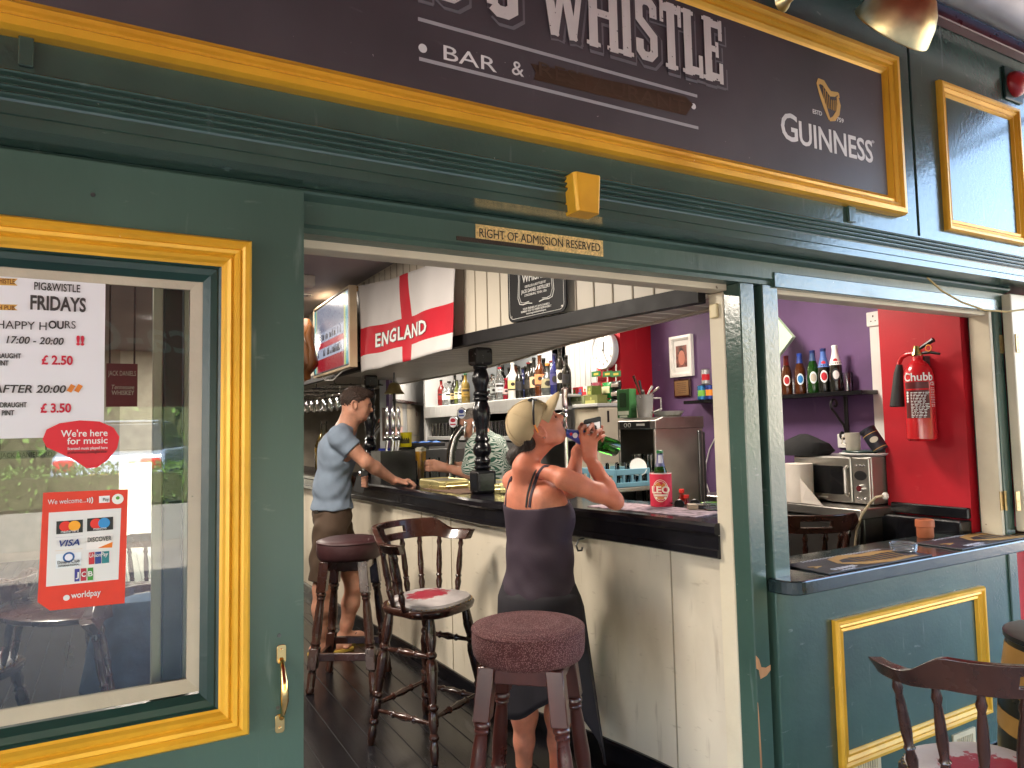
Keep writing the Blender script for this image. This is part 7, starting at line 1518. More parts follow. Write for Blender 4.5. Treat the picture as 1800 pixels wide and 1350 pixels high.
def nets(D, lo, h):
    """surface nets: one quad mesh of the zero level"""
    n = np.array(D.shape); s = D < 0
    c = [s[i:n[0]-1+i, j:n[1]-1+j, k:n[2]-1+k] for i in (0, 1) for j in (0, 1) for k in (0, 1)]
    sm = sum(x.astype(np.int8) for x in c); act = np.argwhere((sm > 0) & (sm < 8)); idx = np.full(n-1, -1, np.int32); idx[tuple(act.T)] = np.arange(len(act))
    of = np.array([(i, j, k) for i in (0, 1) for j in (0, 1) for k in (0, 1)]); V = np.stack([D[tuple((act+o).T)] for o in of], 1)
    acc = np.zeros((len(act), 3)); cnt = np.zeros(len(act))
    for a in range(8):
        for b in range(a+1, 8):
            if np.abs(of[a]-of[b]).sum() != 1: continue
            m = (V[:, a] < 0) != (V[:, b] < 0); va, vb = V[m, a], V[m, b]; t = va/(va-vb); acc[m] += of[a]+(of[b]-of[a])*t[:, None]; cnt[m] += 1
    P_ = (act+acc/cnt[:, None])*h+lo; F = []
    for ax_ in range(3):
        u, v = [(1, 2), (2, 0), (0, 1)][ax_]; sl0 = [slice(1, n[0]-1)]*3; sl0 = [slice(1, n[i]-1) for i in range(3)]; sl0[ax_] = slice(0, n[ax_]-1); sl1 = list(sl0); sl1[ax_] = slice(1, n[ax_])
        a = s[tuple(sl0)]; b = s[tuple(sl1)]; e = np.argwhere(a != b); base = np.array([x.start for x in sl0]); g = e+base; fl = a[tuple(e.T)]
        du = np.eye(3, dtype=int)[u]; dv = np.eye(3, dtype=int)[v]
        q = np.stack([idx[tuple((g-du-dv).T)], idx[tuple((g-dv).T)], idx[tuple(g.T)], idx[tuple((g-du).T)]], 1); q[~fl] = q[~fl][:, ::-1]; F.append(q)
    return P_, np.concatenate(F)
def sculpt(body, h, name, m, parent, regions=None, smooth=2, cut=None, wrinkle=None, fuzz=None):
    D, lo, hh = body.field(h); 
    if cut is not None:
        ax = [lo[i]+hh*np.arange(D.shape[i]) for i in range(3)]; X, Y, Z = np.meshgrid(*ax, indexing='ij'); D = np.maximum(D, cut(X, Y, Z).astype(np.float32))
    V, F = nets(D, lo, hh); sculpt.last = (V, F); off = OFF[parent.name]; me = bpy.data.meshes.new(name)
    if wrinkle is not None: V = V+wrinkle(V)
    if fuzz:                                   # short strands standing off the hair surface
        cnt, ln, flow = fuzz; rg = np.random.RandomState(5); q = V[F]; nn = np.cross(q[:, 1]-q[:, 0], q[:, 2]-q[:, 0]); nn /= np.linalg.norm(nn, axis=1)[:, None]+1e-9
        pick = rg.randint(0, len(F), cnt); c0 = q[pick].mean(1)-nn[pick]*.001; d_ = nn[pick]*.55+np.array(flow)+rg.normal(0, .25, (cnt, 3)); d_ /= np.linalg.norm(d_, axis=1)[:, None]; sd_ = np.cross(d_, nn[pick]); sd_ /= np.linalg.norm(sd_, axis=1)[:, None]+1e-9
        tips = c0+d_*ln*rg.uniform(.5, 1.2, (cnt, 1)); W3 = np.concatenate([c0+sd_*.0009, c0-sd_*.0009, tips]); i0 = len(V)+np.arange(cnt); tri = np.stack([i0, i0+cnt, i0+2*cnt], 1).tolist(); V = np.concatenate([V, W3]); Fl = F.tolist()+tri; smooth = 0
    else: Fl = F.tolist()
    me.from_pydata((V-np.array(off)).tolist(), [], Fl)
    ms = m if isinstance(m, (list, tuple)) else [m]
    for x in ms: me.materials.append(x)
    me.polygons.foreach_set('use_smooth', [True]*len(Fl))
    if regions is not None: me.polygons.foreach_set('material_index', regions(V[F].mean(1)).astype(int).tolist())
    o = bpy.data.objects.new(name, me); COL.objects.link(o); o.parent = parent; OFF[o.name] = off
    if smooth: md = o.modifiers.new('smooth', 'SMOOTH'); md.factor = .5; md.iterations = smooth
    return o
SKIN = mat('tanned_skin', (.55, .215, .135), .5, var=.16, vs=22, dirt=(.56, .150, .085), dirt_amt=.44, sss=.25, bump=.10, bs=220, spec=.4)
SKINM = mat('fair_skin', (.46, .23, .155), .5, var=.16, vs=22, sss=.25, bump=.08, bs=220, spec=.4)
LIP = mat('lip_skin', (.34, .10, .09), .45, var=.1)
HAIRD = mat('dark_brown_hair', (.020, .011, .008), .55, var=.4, vs=40, bump=.8, bs=160, stretch=(1, 1, .3))
def hand(B, wrist, kn_c, across, pn, fingers, thumb, rp=.0085, k=.006):
    """palm from wrist to knuckles, five separate fingers: each finger is a list of joints"""
    wrist = Vector(wrist); kn_c = Vector(kn_c); across = Vector(across).normalized()
    for i, f in enumerate((-.030, -.010, .010, .030)):
        kn = kn_c+across*f; B.c(wrist+across*f*.55, kn, .0145, .0115, .012)
    B.c(wrist, (wrist+kn_c)/2, .020, .017, .015)
    for pts, r in fingers: B.chain(pts, [r*1.08, r, r*.93, r*.80][:len(pts)], k)
    B.chain(thumb, [.014, .0115, .0105, .0085][:len(thumb)], .010)
# ------------------------------------------------------------------ the woman drinking at the bar
WD = 3.10
wo = thing('person', (P(950, 1350, 'z', .013).x, P(950, 1350, 'z', .013).y, .013), 'woman in a tan cap and dark strappy top drinking while holding up a phone', 'person')
def J(x, y, d=0.): return PD(x, y, WD+d)
FH = Vector((CF.x, CF.y, 0)).normalized(); RH = Vector((CR.x, CR.y, 0)).normalized(); UP = Vector((0, 0, 1))
face_f = (RH*.90+FH*.10+UP*.60).normalized()              # where her face points: to the right and up
face_s = (FH*-1.0+RH*.12).normalized(); face_s = (face_s-face_f*face_s.dot(face_f)).normalized()  # her right, towards us
face_u = face_f.cross(face_s)*-1.0
if face_u.z < 0: face_u = -face_u
HC = J(946, 752, .0)                                       # centre of the skull
def H(f, s, u): return HC+face_f*f+face_s*s+face_u*u       # head frame: forward, right, up
HM = Matrix(((face_f.x, face_s.x, face_u.x), (face_f.y, face_s.y, face_u.y), (face_f.z, face_s.z, face_u.z)))
tr = (FH*-.72+RH*.70).normalized(); tf = (RH*.72+FH*.70).normalized()   # her right-hand side, her front
B = Body()
def head(B, H, HM, w=1.0, jaw=1.0):
    B.e(H(-.012, 0, .020), (.096, .076*w, .092), HM, .02)             # skull
    B.e(H(.040, 0, -.022), (.056, .060*w, .080), HM, .03)             # face mass
    B.e(H(.052, 0, -.078), (.034, .036*w*jaw, .030), HM, .03)         # chin
    B.c(H(.030, .038*w, -.070), H(-.015, .058*w, -.050), .022, .020, .03); B.c(H(.030, -.038*w, -.070), H(-.015, -.058*w, -.050), .022, .020, .03)
    B.c(H(.086, 0, .012), H(.108, 0, -.020), .008, .0125, .012)       # nose
    B.c(H(.098, .010, -.026), H(.098, -.010, -.026), .008, .008, .008)
    B.c(H(.074, .036*w, .022), H(.086, .008, .020), .010, .010, .014); B.c(H(.074, -.036*w, .022), H(.086, -.008, .020), .010, .010, .014)  # brow
    B.e(H(.062, .040*w, -.022), (.020, .022, .018), HM, .02); B.e(H(.062, -.040*w, -.022), (.020, .022, .018), HM, .02)  # cheeks
    for s in (1, -1):
        B.e(H(.086, .031*w*s, .004), (.010, .017, .011), HM, .010, True)
        B.e(H(.0745, .031*w*s, .002), (.0115, .0145, .0115), HM, .004)  # closed lid over the eyeball
    for s in (1, -1):                                                  # ears
        ring = [H(-.014+.017*math.cos(R_(q))-.006*math.sin(R_(q)), (.080+.007*(math.cos(R_(q)) < .2))*w*s, -.010+.029*math.sin(R_(q))) for q in range(-70, 231, 30)]
        B.chain(ring, [.0058]*len(ring), .004); B.e(H(-.014, .078*w*s, -.012), (.014, .005, .022), HM, .006); B.c(H(-.008, .079*w*s, -.036), H(-.010, .080*w*s, -.030), .0075, .007, .006)
head(B, H, HM, .96)
# open mouth round the bottle neck
B.c(H(.088, .018, -.044), H(.096, 0, -.041), .0065, .008, .006); B.c(H(.096, 0, -.041), H(.088, -.018, -.044), .008, .0065, .006)
B.c(H(.080, .016, -.066), H(.087, 0, -.067), .0065, .008, .006); B.c(H(.087, 0, -.067), H(.080, -.016, -.066), .008, .0065, .006)
B.e(H(.094, 0, -.055), (.020, .016, .008), HM, .003, True)
NB = J(925, 808, .0)                                       # base of the neck
B.c(H(-.035, 0, -.055), NB, .044, .042, .02); B.c(H(.000, 0, -.078), NB+tf*.028, .026, .034, .02)
SR, SL = J(992, 842, -.13), J(900, 846, .15)
TC = J(944, 880, .02); TM = Matrix(((tf.x, tr.x, 0), (tf.y, tr.y, 0), (0, 0, 1)))
def torso(B, g):
    B.e(J(943, 892, .02), (.098+g, .165+g, .135+g), TM, .05)      # rib cage
    B.e(J(948, 975, .02), (.110+g, .168+g, .18+g), TM, .06); B.e(J(947, 1052, .02), (.132+g, .188+g, .165+g), TM, .05)
    B.c(TC+tr*.085-tf*.040+UP*.015, J(948, 935, .02)+tr*.065-tf*.035, .042+g, .036+g, .05); B.c(TC-tr*.085-tf*.040+UP*.015, J(942, 935, .02)-tr*.065-tf*.035, .042+g, .036+g, .05)
    for s in (1, -1): B.e(J(955, 912, .02)+tf*.058+tr*.065*s, (.034+g, .048+g, .054+g), TM, .06)
torso(B, 0)
B.c(NB+UP*-.034, SR.lerp(NB, .25), .026, .036, .03); B.c(NB+UP*-.030, SL.lerp(NB, .1), .034, .040, .05); B.c(NB+UP*-.040-tf*.016, TC-tf*.03-tr*.03, .040, .060, .05)
# right arm, elbow on the bar, forearm up
ER, WR = J(1078, 878, -.10), J(1037, 806, .0)
B.chain([SR, SR.lerp(ER, .3), SR.lerp(ER, .65), ER], [.047, .043, .039, .034], .02); B.e(J(1085, 884, -.10), (.028, .028, .030), None, .02)
B.chain([ER, ER.lerp(WR, .3), ER.lerp(WR, .75), WR], [.034, .036, .028, .0235], .02)
# left arm behind, holding up the phone
EL, WL = J(1003, 860, .10), J(1016, 792, .10)
B.chain([SL, J(960, 885, .20), EL], [.044, .039, .034], .02); B.chain([EL, EL.lerp(WL, .35), WL], [.037, .036, .024], .02)
# legs
for s, ax_, d_ in ((-1, 921, .05), (1, 981, -.02)):
    hip = J(948+s*22, 1090, .02); kn = PD(ax_+1, 1215, WD+d_); an = PD(ax_, 1362, WD+d_)
    B.chain([hip, hip.lerp(kn, .5), kn, kn.lerp(an, .28), kn.lerp(an, .6), an], [.088, .074, .054, .056, .042, .034], .03)
    B.chain([an, an+UP*-.04-tf*.02], [.034, .034], .02); B.chain([an+UP*-.045-tf*.03, an+UP*-.055+tf*.06, an+UP*-.065+tf*.15], [.036, .034, .020], .02)
# right hand round the bottle: knuckles towards us, fingers curl away over it
vw_ = (HC-CAMP).normalized(); KN = J(1034, 765, .0)
rx = RH
def F(*p): return [J(x, y, d) for x, y, d in p]
hand(B, WR, KN, (RH*1.0+UP*-.12), None, [
    (F((1024, 772, -.005), (1021, 757, -.02), (1028, 749, .015), (1030, 757, .04)), .0088),
    (F((1032, 768, -.008), (1034, 754, -.03), (1041, 746, .01), (1043, 756, .04)), .0092),
    (F((1041, 769, -.008), (1048, 759, -.03), (1056, 756, .01), (1054, 766, .04)), .0088),
    (F((1048, 774, -.004), (1056, 768, -.022), (1061, 766, .012), (1058, 776, .035)), .0078)],
    F((1030, 795, .015), (1023, 783, .035), (1022, 772, .05), (1026, 764, .055)))
# left hand behind the phone: thumb on our side of its left edge, fingers round the right edge
KL = J(1036, 772, .10)
hand(B, WL, KL, (RH*.8+UP*.3), None, [
    (F((1045, 764, .10), (1056, 757, .095), (1058, 750, .07)), .0085), (F((1046, 771, .10), (1058, 766, .095), (1061, 760, .075)), .0085),
    (F((1043, 776, .10), (1056, 774, .095), (1060, 770, .08)), .008), (F((1040, 782, .10), (1052, 782, .098), (1056, 778, .085)), .0072)],
    F((1020, 778, .09), (1018, 764, .075), (1020, 753, .06), (1023, 745, .052)))
def wreg(c):
    q = (c-np.array(HC))@np.array(HM); r = np.zeros(len(c))
    r[(q[:, 0] > .078) & (np.abs(q[:, 1]) < .024) & (q[:, 2] < -.037) & (q[:, 2] > -.073)] = 1
    return r
sculpt(B, .0042, 'body', [SKIN, LIP], wo, wreg)
from mathutils.bvhtree import BVHTree
WBVH = BVHTree.FromPolygons([tuple(v) for v in sculpt.last[0]], [tuple(f) for f in sculpt.last[1].tolist()])
# cap: crown, brim, sunglasses pushed up on it
CAPM = mat('tan_cotton', (.47, .36, .21), .85, var=.08, vs=12, bump=.25, bs=260)
C_ = Body()
cpu = (face_u*.90-face_f*.42).normalized(); cpf = (face_f*.90+face_u*.42).normalized(); CMx = Matrix(((cpf.x, face_s.x, cpu.x), (cpf.y, face_s.y, cpu.y), (cpf.z, face_s.z, cpu.z)))
cc_ = H(-.018, 0, .032)
C_.e(cc_, (.112, .091, .108), CMx, .01)
def ccut(X, Y, Z):
    d = (X-cc_.x)*cpu.x+(Y-cc_.y)*cpu.y+(Z-cc_.z)*cpu.z; f = (X-cc_.x)*cpf.x+(Y-cc_.y)*cpf.y+(Z-cc_.z)*cpf.z
    return -(d+.022+.10*np.maximum(-f-.03, 0))
cap_o = sculpt(C_, .004, 'cap', CAPM, wo, None, 2, ccut)
b = MB(); rs = []
for i in range(11):
    t = -1+2*i/10; a = t*1.22; ro = .110; row = []
    base = cc_+cpu*-.018+cpf*(.104*math.cos(a))+face_s*(.088*math.sin(a)); ext = .080*max(0., 1-abs(t)**2.6)**.5
    for k in range(6):
        f = k/5; row.append(base+cpf*(ext*f)+face_s*(.006*t*f)+cpu*(.010*f-.030*f*f-.016*abs(t)**2*f))
    rs.append(row)
b.rings(rs, False, sm=True); br_ = b.build('brim', CAPM, cap_o); sd = br_.modifiers.new('thick', 'SOLIDIFY'); sd.thickness = .004
b = MB()
for a in range(6):
    an_ = R_(30+60*a); pts = [cc_+cpu*(.1095*math.sin(q))+(cpf*math.cos(an_)*.1135+face_s*math.sin(an_)*.0925)*math.cos(q) for q in np.linspace(.0, 1.5, 8)]; b.tube(pts, .0014, 5)
b.lathe([(.008, 0), (.006, .005), (.001, .007)], cc_+cpu*.1085, cpu, 10); b.build('seam', CAPM, cap_o)
sg = MB(); L1 = cc_+cpf*.100+cpu*.030+face_s*.034; 
for s in (1, -1):
    c0 = cc_+cpf*.092+cpu*.050+face_s*.036*s; M = frame(c0, face_s, (cpu*.85-cpf*.5)); sg.prism([(x*.030, y*.021) for x, y in arc(0, 0, 1, 0, 340, 16)], M, -.003, .006)
sg.tube([cc_+cpf*.098+cpu*.052+face_s*.012, cc_+cpf*.098+cpu*.052-face_s*.012], .004, 6)
for s in (1, -1): sg.tube([cc_+cpf*.088+cpu*.048+face_s*.066*s, cc_+cpf*.050+cpu*.030+face_s*.088*s, cc_+cpf*.0+cpu*.0+face_s*.096*s, cc_+cpf*-.020+cpu*-.030+face_s*.094*s], [.005, .005, .004, .005], 8)
sgo = sg.build('sunglasses', BLKP, wo); b = MB(); b.tube([cc_+cpf*-.002+cpu*-.004+face_s*.0985, cc_+cpf*-.022+cpu*-.034+face_s*.0965], .0042, 8); b.build('temple_tip', mat('orange_rubber', (.75, .22, .03), .5), sgo)
# hair: sides under the cap and the bun
Hr = Body(); Hr.e(H(-.070, 0, -.012), (.040, .070, .055), HM, .02); Hr.e(J(905, 803, .02), (.036, .040, .036), None, .025); Hr.c(H(-.085, 0, -.03), J(906, 798, .03), .030, .024, .03)
sculpt(Hr, .004, 'hair', HAIRD, wo, fuzz=(2600, .016, tuple(-face_u*.6-face_f*.5)))
for s in (1,):
    b = MB(); b.tube([H(.0850, .018, -.003), H(.0885, .030, -.001), H(.083, .044, -.003)], .0024, 6); b.build('eyelashes', HAIRD, wo)
    b = MB(); b.tube([H(.089, .014, .022), H(.086, .032, .027), H(.074, .048, .022)], [.002, .003, .0015], 6); b.build('eyebrow', HAIRD, wo)
# tank top and wrap skirt
TOPM = mat('dark_plum_jersey', (.034, .020, .034), .75, var=.12, vs=6, bump=.15, bs=120); SKM = mat('black_jersey_skirt', (.010, .008, .013), .8, var=.15, vs=6)
T_ = Body(); torso(T_, .007)
zn = J(944, 888, .02); zh = J(944, 1050, .02).z
def tcut(X, Y, Z):
    f = (X-zn.x)*tf.x+(Y-zn.y)*tf.y; s_ = (X-zn.x)*tr.x+(Y-zn.y)*tr.y
    neck = zn.z+.30*np.maximum(f, 0)-.02*np.cos(np.clip(s_/.12, -1.5, 1.5))+.10*np.abs(s_)*0+.012
    return np.maximum(Z-neck, zh-Z)
def twr(V):
    z = V[:, 2]; s_ = (V-np.array(zn))@np.array(tr); f = (V-np.array(zn))@np.array(tf)
    w_ = .0022*np.sin(z*62+s_*21+3*np.sin(s_*14))*np.clip((1.0-z)*4, 0, 1)+.0012*np.sin(z*41-s_*37+f*30)
    n = V-np.array(J(948, 970, .02)); n[:, 2] = 0; n /= np.linalg.norm(n, axis=1)[:, None]+1e-6
    return n*w_[:, None]
sculpt(T_, .0045, 'vest_top', TOPM, wo, None, 2, tcut, twr)
def strap(pts, wd, nm, m):
    q = []
    for i in range(len(pts)-1):
        for k in range(6):
            f = k/6; x = pts[i][0]*(1-f)+pts[i+1][0]*f; y = pts[i][1]*(1-f)+pts[i+1][1]*f
            hit = WBVH.ray_cast(CAMP, ray(x, y).normalized())
            if hit[0] is not None: q.append((hit[0], hit[1]))
    for s_ in ((.01, -.01), (.03, -.035), (.055, -.07)):
        hit = WBVH.find_nearest(q[-1 if s_[0] == .01 else -1][0]+tf*.035+UP*-.012); q.append((hit[0], hit[1]))
    ps = [p for p, n in q]; ns = [n if n.dot(CAMP-p) > -1 else -n for p, n in q]
    for _ in range(6): ps = [ps[0]]+[(ps[i-1]+ps[i]*2+ps[i+1])/4 for i in range(1, len(ps)-1)]+[ps[-1]]; ns = [ns[0]]+[(ns[i-1]+ns[i]*2+ns[i+1]).normalized() for i in range(1, len(ns)-1)]+[ns[-1]]
    b = MB(); rs = []
    for i, p in enumerate(ps):
        d = (ps[min(i+1, len(ps)-1)]-ps[max(0, i-1)]).normalized(); w_ = d.cross(ns[i]).normalized()*wd*.5; o = ns[i]*.0045
        rs.append([p-w_-o, p-w_+o*.7, p+o, p+w_+o*.7, p+w_-o])
    b.rings(rs, True, True, True); return b.build(nm, m, wo, recalc=True)
strap(((931, 892, -.10), (933, 874, -.11), (939, 852, -.11), (946, 832, -.10), (957, 818, -.06), (970, 822, .0)), .013, 'strap', TOPM)
strap(((925, 892, -.09), (927, 872, -.10), (932, 852, -.10), (939, 832, -.09), (950, 817, -.05)), .008, 'bra_strap', mat('charcoal_strap', (.03, .028, .03), .7))
strap(((889, 892, .06), (890, 870, .06), (894, 848, .07), (903, 832, .09)), .012, 'strap', TOPM)
b = MB(); rs = []; cS = J(948, 1060, .02)
for i in range(17):
    t = i/16; z = J(948, 1028, .02).z*(1-t); row = []
    for k in range(48):
        a = 2*math.pi*k/48; sx = math.sin(a); cx_ = math.cos(a)          # cx_: to her right, sx: to her front
        zb0 = J(948, 1028, .02).z+.010*math.sin(a); low = .345+.04*math.cos(a*2+.6)
        side_ = max(0, math.cos(a-R_(28)))**5; low = low-.22*side_-.03*math.sin(a*3)
        zz = zb0*(1-t)+low*t
        fl = 1+.10*t+.06*t*math.sin(a*7+1.1)+.04*t*math.sin(a*13); hug = min(1., t/.12)**.6; rr1 = (.176+.027*hug)*fl+.09*t*side_; rr2 = (.128+.020*hug)*fl+.04*t*side_
        row.append(Vector((cS.x, cS.y, zz))+tr*(rr1*cx_)+tf*(rr2*sx))
    rs.append(row)
b.rings(rs, True, False, False, True); sk = b.build('wrap_skirt', SKM, wo); sd = sk.modifiers.new('cloth_thickness', 'SOLIDIFY'); sd.thickness = .003
b = MB(); rs = [[cS+UP*(J(948, y, .02).z-cS.z)+tr*(.190*g*math.cos(a))+tf*(.138*g*math.sin(a))+UP*(.012*math.sin(a*2+.5)) for a in [2*math.pi*k/40 for k in range(40)]] for y, g in ((1025, .925), (1029, .955), (1036, .995), (1046, 1.05))]; b.rings(rs, True, False, False); b.build('waistband', SKM, wo)
b = MB(); b.lathe([(.0098, -.002), (.0105, 0), (.0098, .002)], J(1034.5, 762, -.019), (J(1034, 754, -.03)-J(1032, 768, -.008)), 14, cap=False); b.build('ring', STEEL, wo)
b = MB(); q = H(-.013, .083, -.042); b.lathe([(.001, -.003), (.003, 0), (.001, .003)], q, (0, 0, 1), 8); b.build('earring', STEEL, wo)
# bottle at her lips and the phone
b0, b1 = J(983, 756.5, .0)+face_s*0, J(1083, 788, .10); ax_ = (b1-b0); Lb = ax_.length; ax_.normalize(); kb = Lb/.236
bo = thing('beer_bottle', b1, 'green beer bottle tipped up to the mouth of the woman in the cap', 'beer bottle')
pr = SHAPES['beer']; b = MB(); b.lathe([(max(r, .004)*kb, (.236-z)*kb) for r, z in pr[1:-1]][::-1], b0, ax_, 24); b.build('glass_body', GGREEN, bo, recalc=True)
b = MB(); b.lathe([(np.interp(.236-zz, [q[1] for q in pr[1:-1]], [q[0] for q in pr[1:-1]])*kb+.0008, zz*kb) for zz in np.linspace(.022, .088, 8)], b0, ax_, 20, cap=False); nl = b.build('neck_label', flat('#3a4a9a', .4), bo)
b = MB()
uu = ax_.cross((CAMP-b0).normalized()).normalized(); nn = uu.cross(ax_)*-1
if nn.dot(CAMP-b0) < 0: nn = -nn
b.disc(frame(b0+ax_*.055*kb+nn*.0195*kb, ax_, nn.cross(ax_)), .012, 14); b.build('print', flat('#e8e4e8'), nl)
b = MB(); b.disc(frame(b0+ax_*.040*kb+nn*.0165*kb, ax_, nn.cross(ax_)), .007, 12); b.disc(frame(b0+ax_*.073*kb+nn*.0225*kb, ax_, nn.cross(ax_)), .007, 12); b.build('red_print', flat('#c8202c'), nl)
pq_ = [J(1028, 776, .035), J(1055, 770, .045), J(1055, 736, .045), J(1028, 741, .035)]
pu = (pq_[1]-pq_[0]).normalized(); pv = (pq_[3]-pq_[0]).normalized(); pw, phh = (pq_[1]-pq_[0]).length, (pq_[3]-pq_[0]).length
MP = frame(pq_[0], pu, pv); 
ph = thing('mobile_phone', pq_[0], 'black phone held up in front of the woman showing a dark haired face', 'phone')
b = MB(); b.prism(rrect(-.004, pw+.004, -.012, phh+.008, .008), MP, -.009, 0); b.build('case', BLKP, ph, bevel=.001)
b = MB(); b.rect(MP, .001, pw-.001, -.002, phh*.84, .0003, .0009); sc2_ = b.build('screen', mat('screen_pale', (.62, .58, .56), .2, emit=.04), ph)
b = MB(); b.disc(MP, pw*.34, 18, .001, .0013, phh*.24, pw*.48, phh*.44); b.disc(MP, pw*.30, 18, .001, .0014, phh*.2, pw*.48, phh*.56); b.build('picture_hair', flat('#1a1414', .2), sc2_)
b = MB(); b.disc(MP, pw*.2, 18, .0015, .0018, phh*.15, pw*.5, phh*.36); b.build('picture_face', flat('#b88a78', .2), sc2_)
# ------------------------------------------------------------------ the man in the blue shirt leaning on the bar
MD = 4.90
mo = thing('person', (P(585, 1158, 'z', .013).x, P(585, 1158, 'z', .013).y, .013), 'man in a blue T-shirt and brown shorts leaning on the bar', 'person')
def K(x, y, d=0.): return PD(x, y, MD+d)
mf = (RH*.92+FH*.39).normalized(); mr = (FH*-.92+RH*.39).normalized(); MM = Matrix(((mf.x, mr.x, 0), (mf.y, mr.y, 0), (0, 0, 1)))
def axes(f, s0):
    f = f.normalized(); s = (s0-f*s0.dot(f)).normalized(); u = f.cross(s); u = -u if u.z < 0 else u
    return f, s, u, Matrix(((f.x, s.x, u.x), (f.y, s.y, u.y), (f.z, s.z, u.z)))
hf, hs, hu, HMm = axes(RH*.93+FH*.20-UP*.22, FH*-1+RH*.2); hc = K(627, 711)
def Hm(f, s, u): return hc+hf*f+hs*s+hu*u
B = Body(); head(B, Hm, HMm, 1.0, 1.25)
B.c(Hm(.082, .016, -.050), Hm(.089, 0, -.049), .006, .0075, .006); B.c(Hm(.089, 0, -.049), Hm(.082, -.016, -.050), .0075, .006, .006); B.c(Hm(.082, .013, -.062), Hm(.087, -.013, -.062), .0065, .0065, .006)
nb = K(607, 752); SRm, SLm = K(597, 768, -.17), K(607, 764, .18)
B.c(Hm(-.03, 0, -.06), nb, .056, .062, .03); B.c(Hm(.01, 0, -.09), nb+mf*.03, .040, .05, .03)
def mtorso(B, g):
    B.e(K(592, 800), (.118+g, .168+g, .165+g), MM, .06); B.e(K(584, 858), (.118+g, .155+g, .16+g), MM, .06); B.e(K(584, 905), (.122+g, .165+g, .12+g), MM, .05)
    B.c(nb+UP*-.015, SRm, .052+g*.6, .062+g, .04); B.c(nb+UP*-.015, SLm, .052+g*.6, .060+g, .04)
mtorso(B, 0)
Er, Wr = K(644, 812, -.17), K(693, 845, -.02); El, Wl = K(604, 838, .16), K(631, 852, .06)
B.chain([SRm, SRm.lerp(Er, .5), Er], [.058, .053, .043], .02); B.chain([Er, Er.lerp(Wr, .3), Wr], [.044, .044, .029], .02)
B.chain([SLm, El], [.056, .044], .02); B.chain([El, Wl], [.043, .028], .02)
feet_ = []
for hipx, kx, ky, ax2, ay, dd_ in ((580, 566, 1035, 563, 1150, -.10), (592, 622, 1030, 603, 1132, .12)):
    hp_ = K(hipx, 930, dd_); kn = K(kx, ky, dd_*1.1); an = K(ax2, ay, dd_)
    B.chain([hp_, hp_.lerp(kn, .5), kn, kn.lerp(an, .3), kn.lerp(an, .65), an], [.095, .080, .058, .060, .042, .035], .03)
    g0 = Vector((an.x, an.y, .013)); B.chain([an, g0+UP*.05], [.036, .036], .02); B.chain([g0+UP*.036-mf*.045, g0+UP*.05+mf*.03, g0+UP*.036+mf*.11, g0+UP*.028+mf*.175], [.030, .036, .034, .020], .02)
    for q in range(5): B.c(g0+UP*.028+mf*.16+mr*(-.034+.017*q), g0+UP*.026+mf*(.205-.008*abs(q-1)*1.2)+mr*(-.036+.018*q), .012, .010, .006)
    feet_.append(g0)
KNm = K(709, 846, .0)
def G(*p): return [K(x, y, d) for x, y, d in p]
def mhand(B, W, KN, acr, fingers, thumb, k=.008):
    acr = Vector(acr).normalized()
    for f in (-.033, -.011, .011, .033): B.c(W+acr*f*.55, KN+acr*f, .017, .0135, .014)
    B.c(W, (W+KN)/2, .024, .020, .018)
    for pts, r in fingers: B.chain(pts, [r*1.08, r, r*.92, r*.8][:len(pts)], k)
    B.chain(thumb, [.015, .0125, .011][:len(thumb)], .012)
a_ = (FH*.95-RH*.2)
fing = []
for i, (f, l) in enumerate(((-.033, .066), (-.011, .078), (.011, .074), (.033, .058))):
    k0_ = KNm+a_.normalized()*f; fing.append(([k0_, k0_+RH*l*.5+UP*.006, k0_+RH*l*.85-UP*.014, k0_+RH*l*1.08-UP*.030], .0098))
mhand(B, Wr, KNm, a_, fing, [Wr+FH*-.02+RH*.02, Wr+RH*.06-FH*.045-UP*.01, Wr+RH*.095-FH*.050-UP*.02])
KLm = K(638, 846, .02)
mhand(B, Wl, KLm, UP, [([KLm+UP*f, KLm+UP*f+RH*.03-FH*.02, KLm+UP*(f*.9)+RH*.028-FH*.055, KLm+UP*f*.85+RH*.005-FH*.062], .0095) for f in (-.033, -.011, .011, .033)], [Wl+UP*.03, KLm+UP*.055-FH*.02, KLm+UP*.048-FH*.05-RH*.01])
def mreg(c):
    q = (c-np.array(hc))@np.array(HMm); r = np.zeros(len(c)); r[(q[:, 0] > .076) & (np.abs(q[:, 1]) < .020) & (q[:, 2] < -.046) & (q[:, 2] > -.066)] = 1; return r
sculpt(B, .0055, 'body', [SKINM, LIP], mo, mreg)
# short dark hair
Hh = Body(); Hh.e(Hm(-.016, 0, .030), (.102, .080, .093), HMm, .02); Hh.e(Hm(.045, 0, .085), (.05, .055, .028), HMm, .02)
def hcut(X, Y, Z):
    f = (X-hc.x)*hf.x+(Y-hc.y)*hf.y+(Z-hc.z)*hf.z; u = (X-hc.x)*hu.x+(Y-hc.y)*hu.y+(Z-hc.z)*hu.z; s = np.abs((X-hc.x)*hs.x+(Y-hc.y)*hs.y+(Z-hc.z)*hs.z)
    line = np.where(f > .015, .012+(f-.015)*1.0, np.where(f > -.035, .012, -.045)); line = np.where(f > .052, .062, line)
    return line-u
def hwr(V): return np.stack([.0022*np.sin(V[:, 0]*400+V[:, 2]*300), .0022*np.sin(V[:, 1]*420+V[:, 2]*250), .0025*np.sin(V[:, 0]*350+V[:, 1]*380)], 1)
sculpt(Hh, .0045, 'hair', mat('short_brown_hair', (.032, .016, .010), .6, var=.4, vs=50, bump=.9, bs=200), mo, None, 1, hcut, hwr, fuzz=(5200, .011, tuple(hf*.45+hu*.1)))
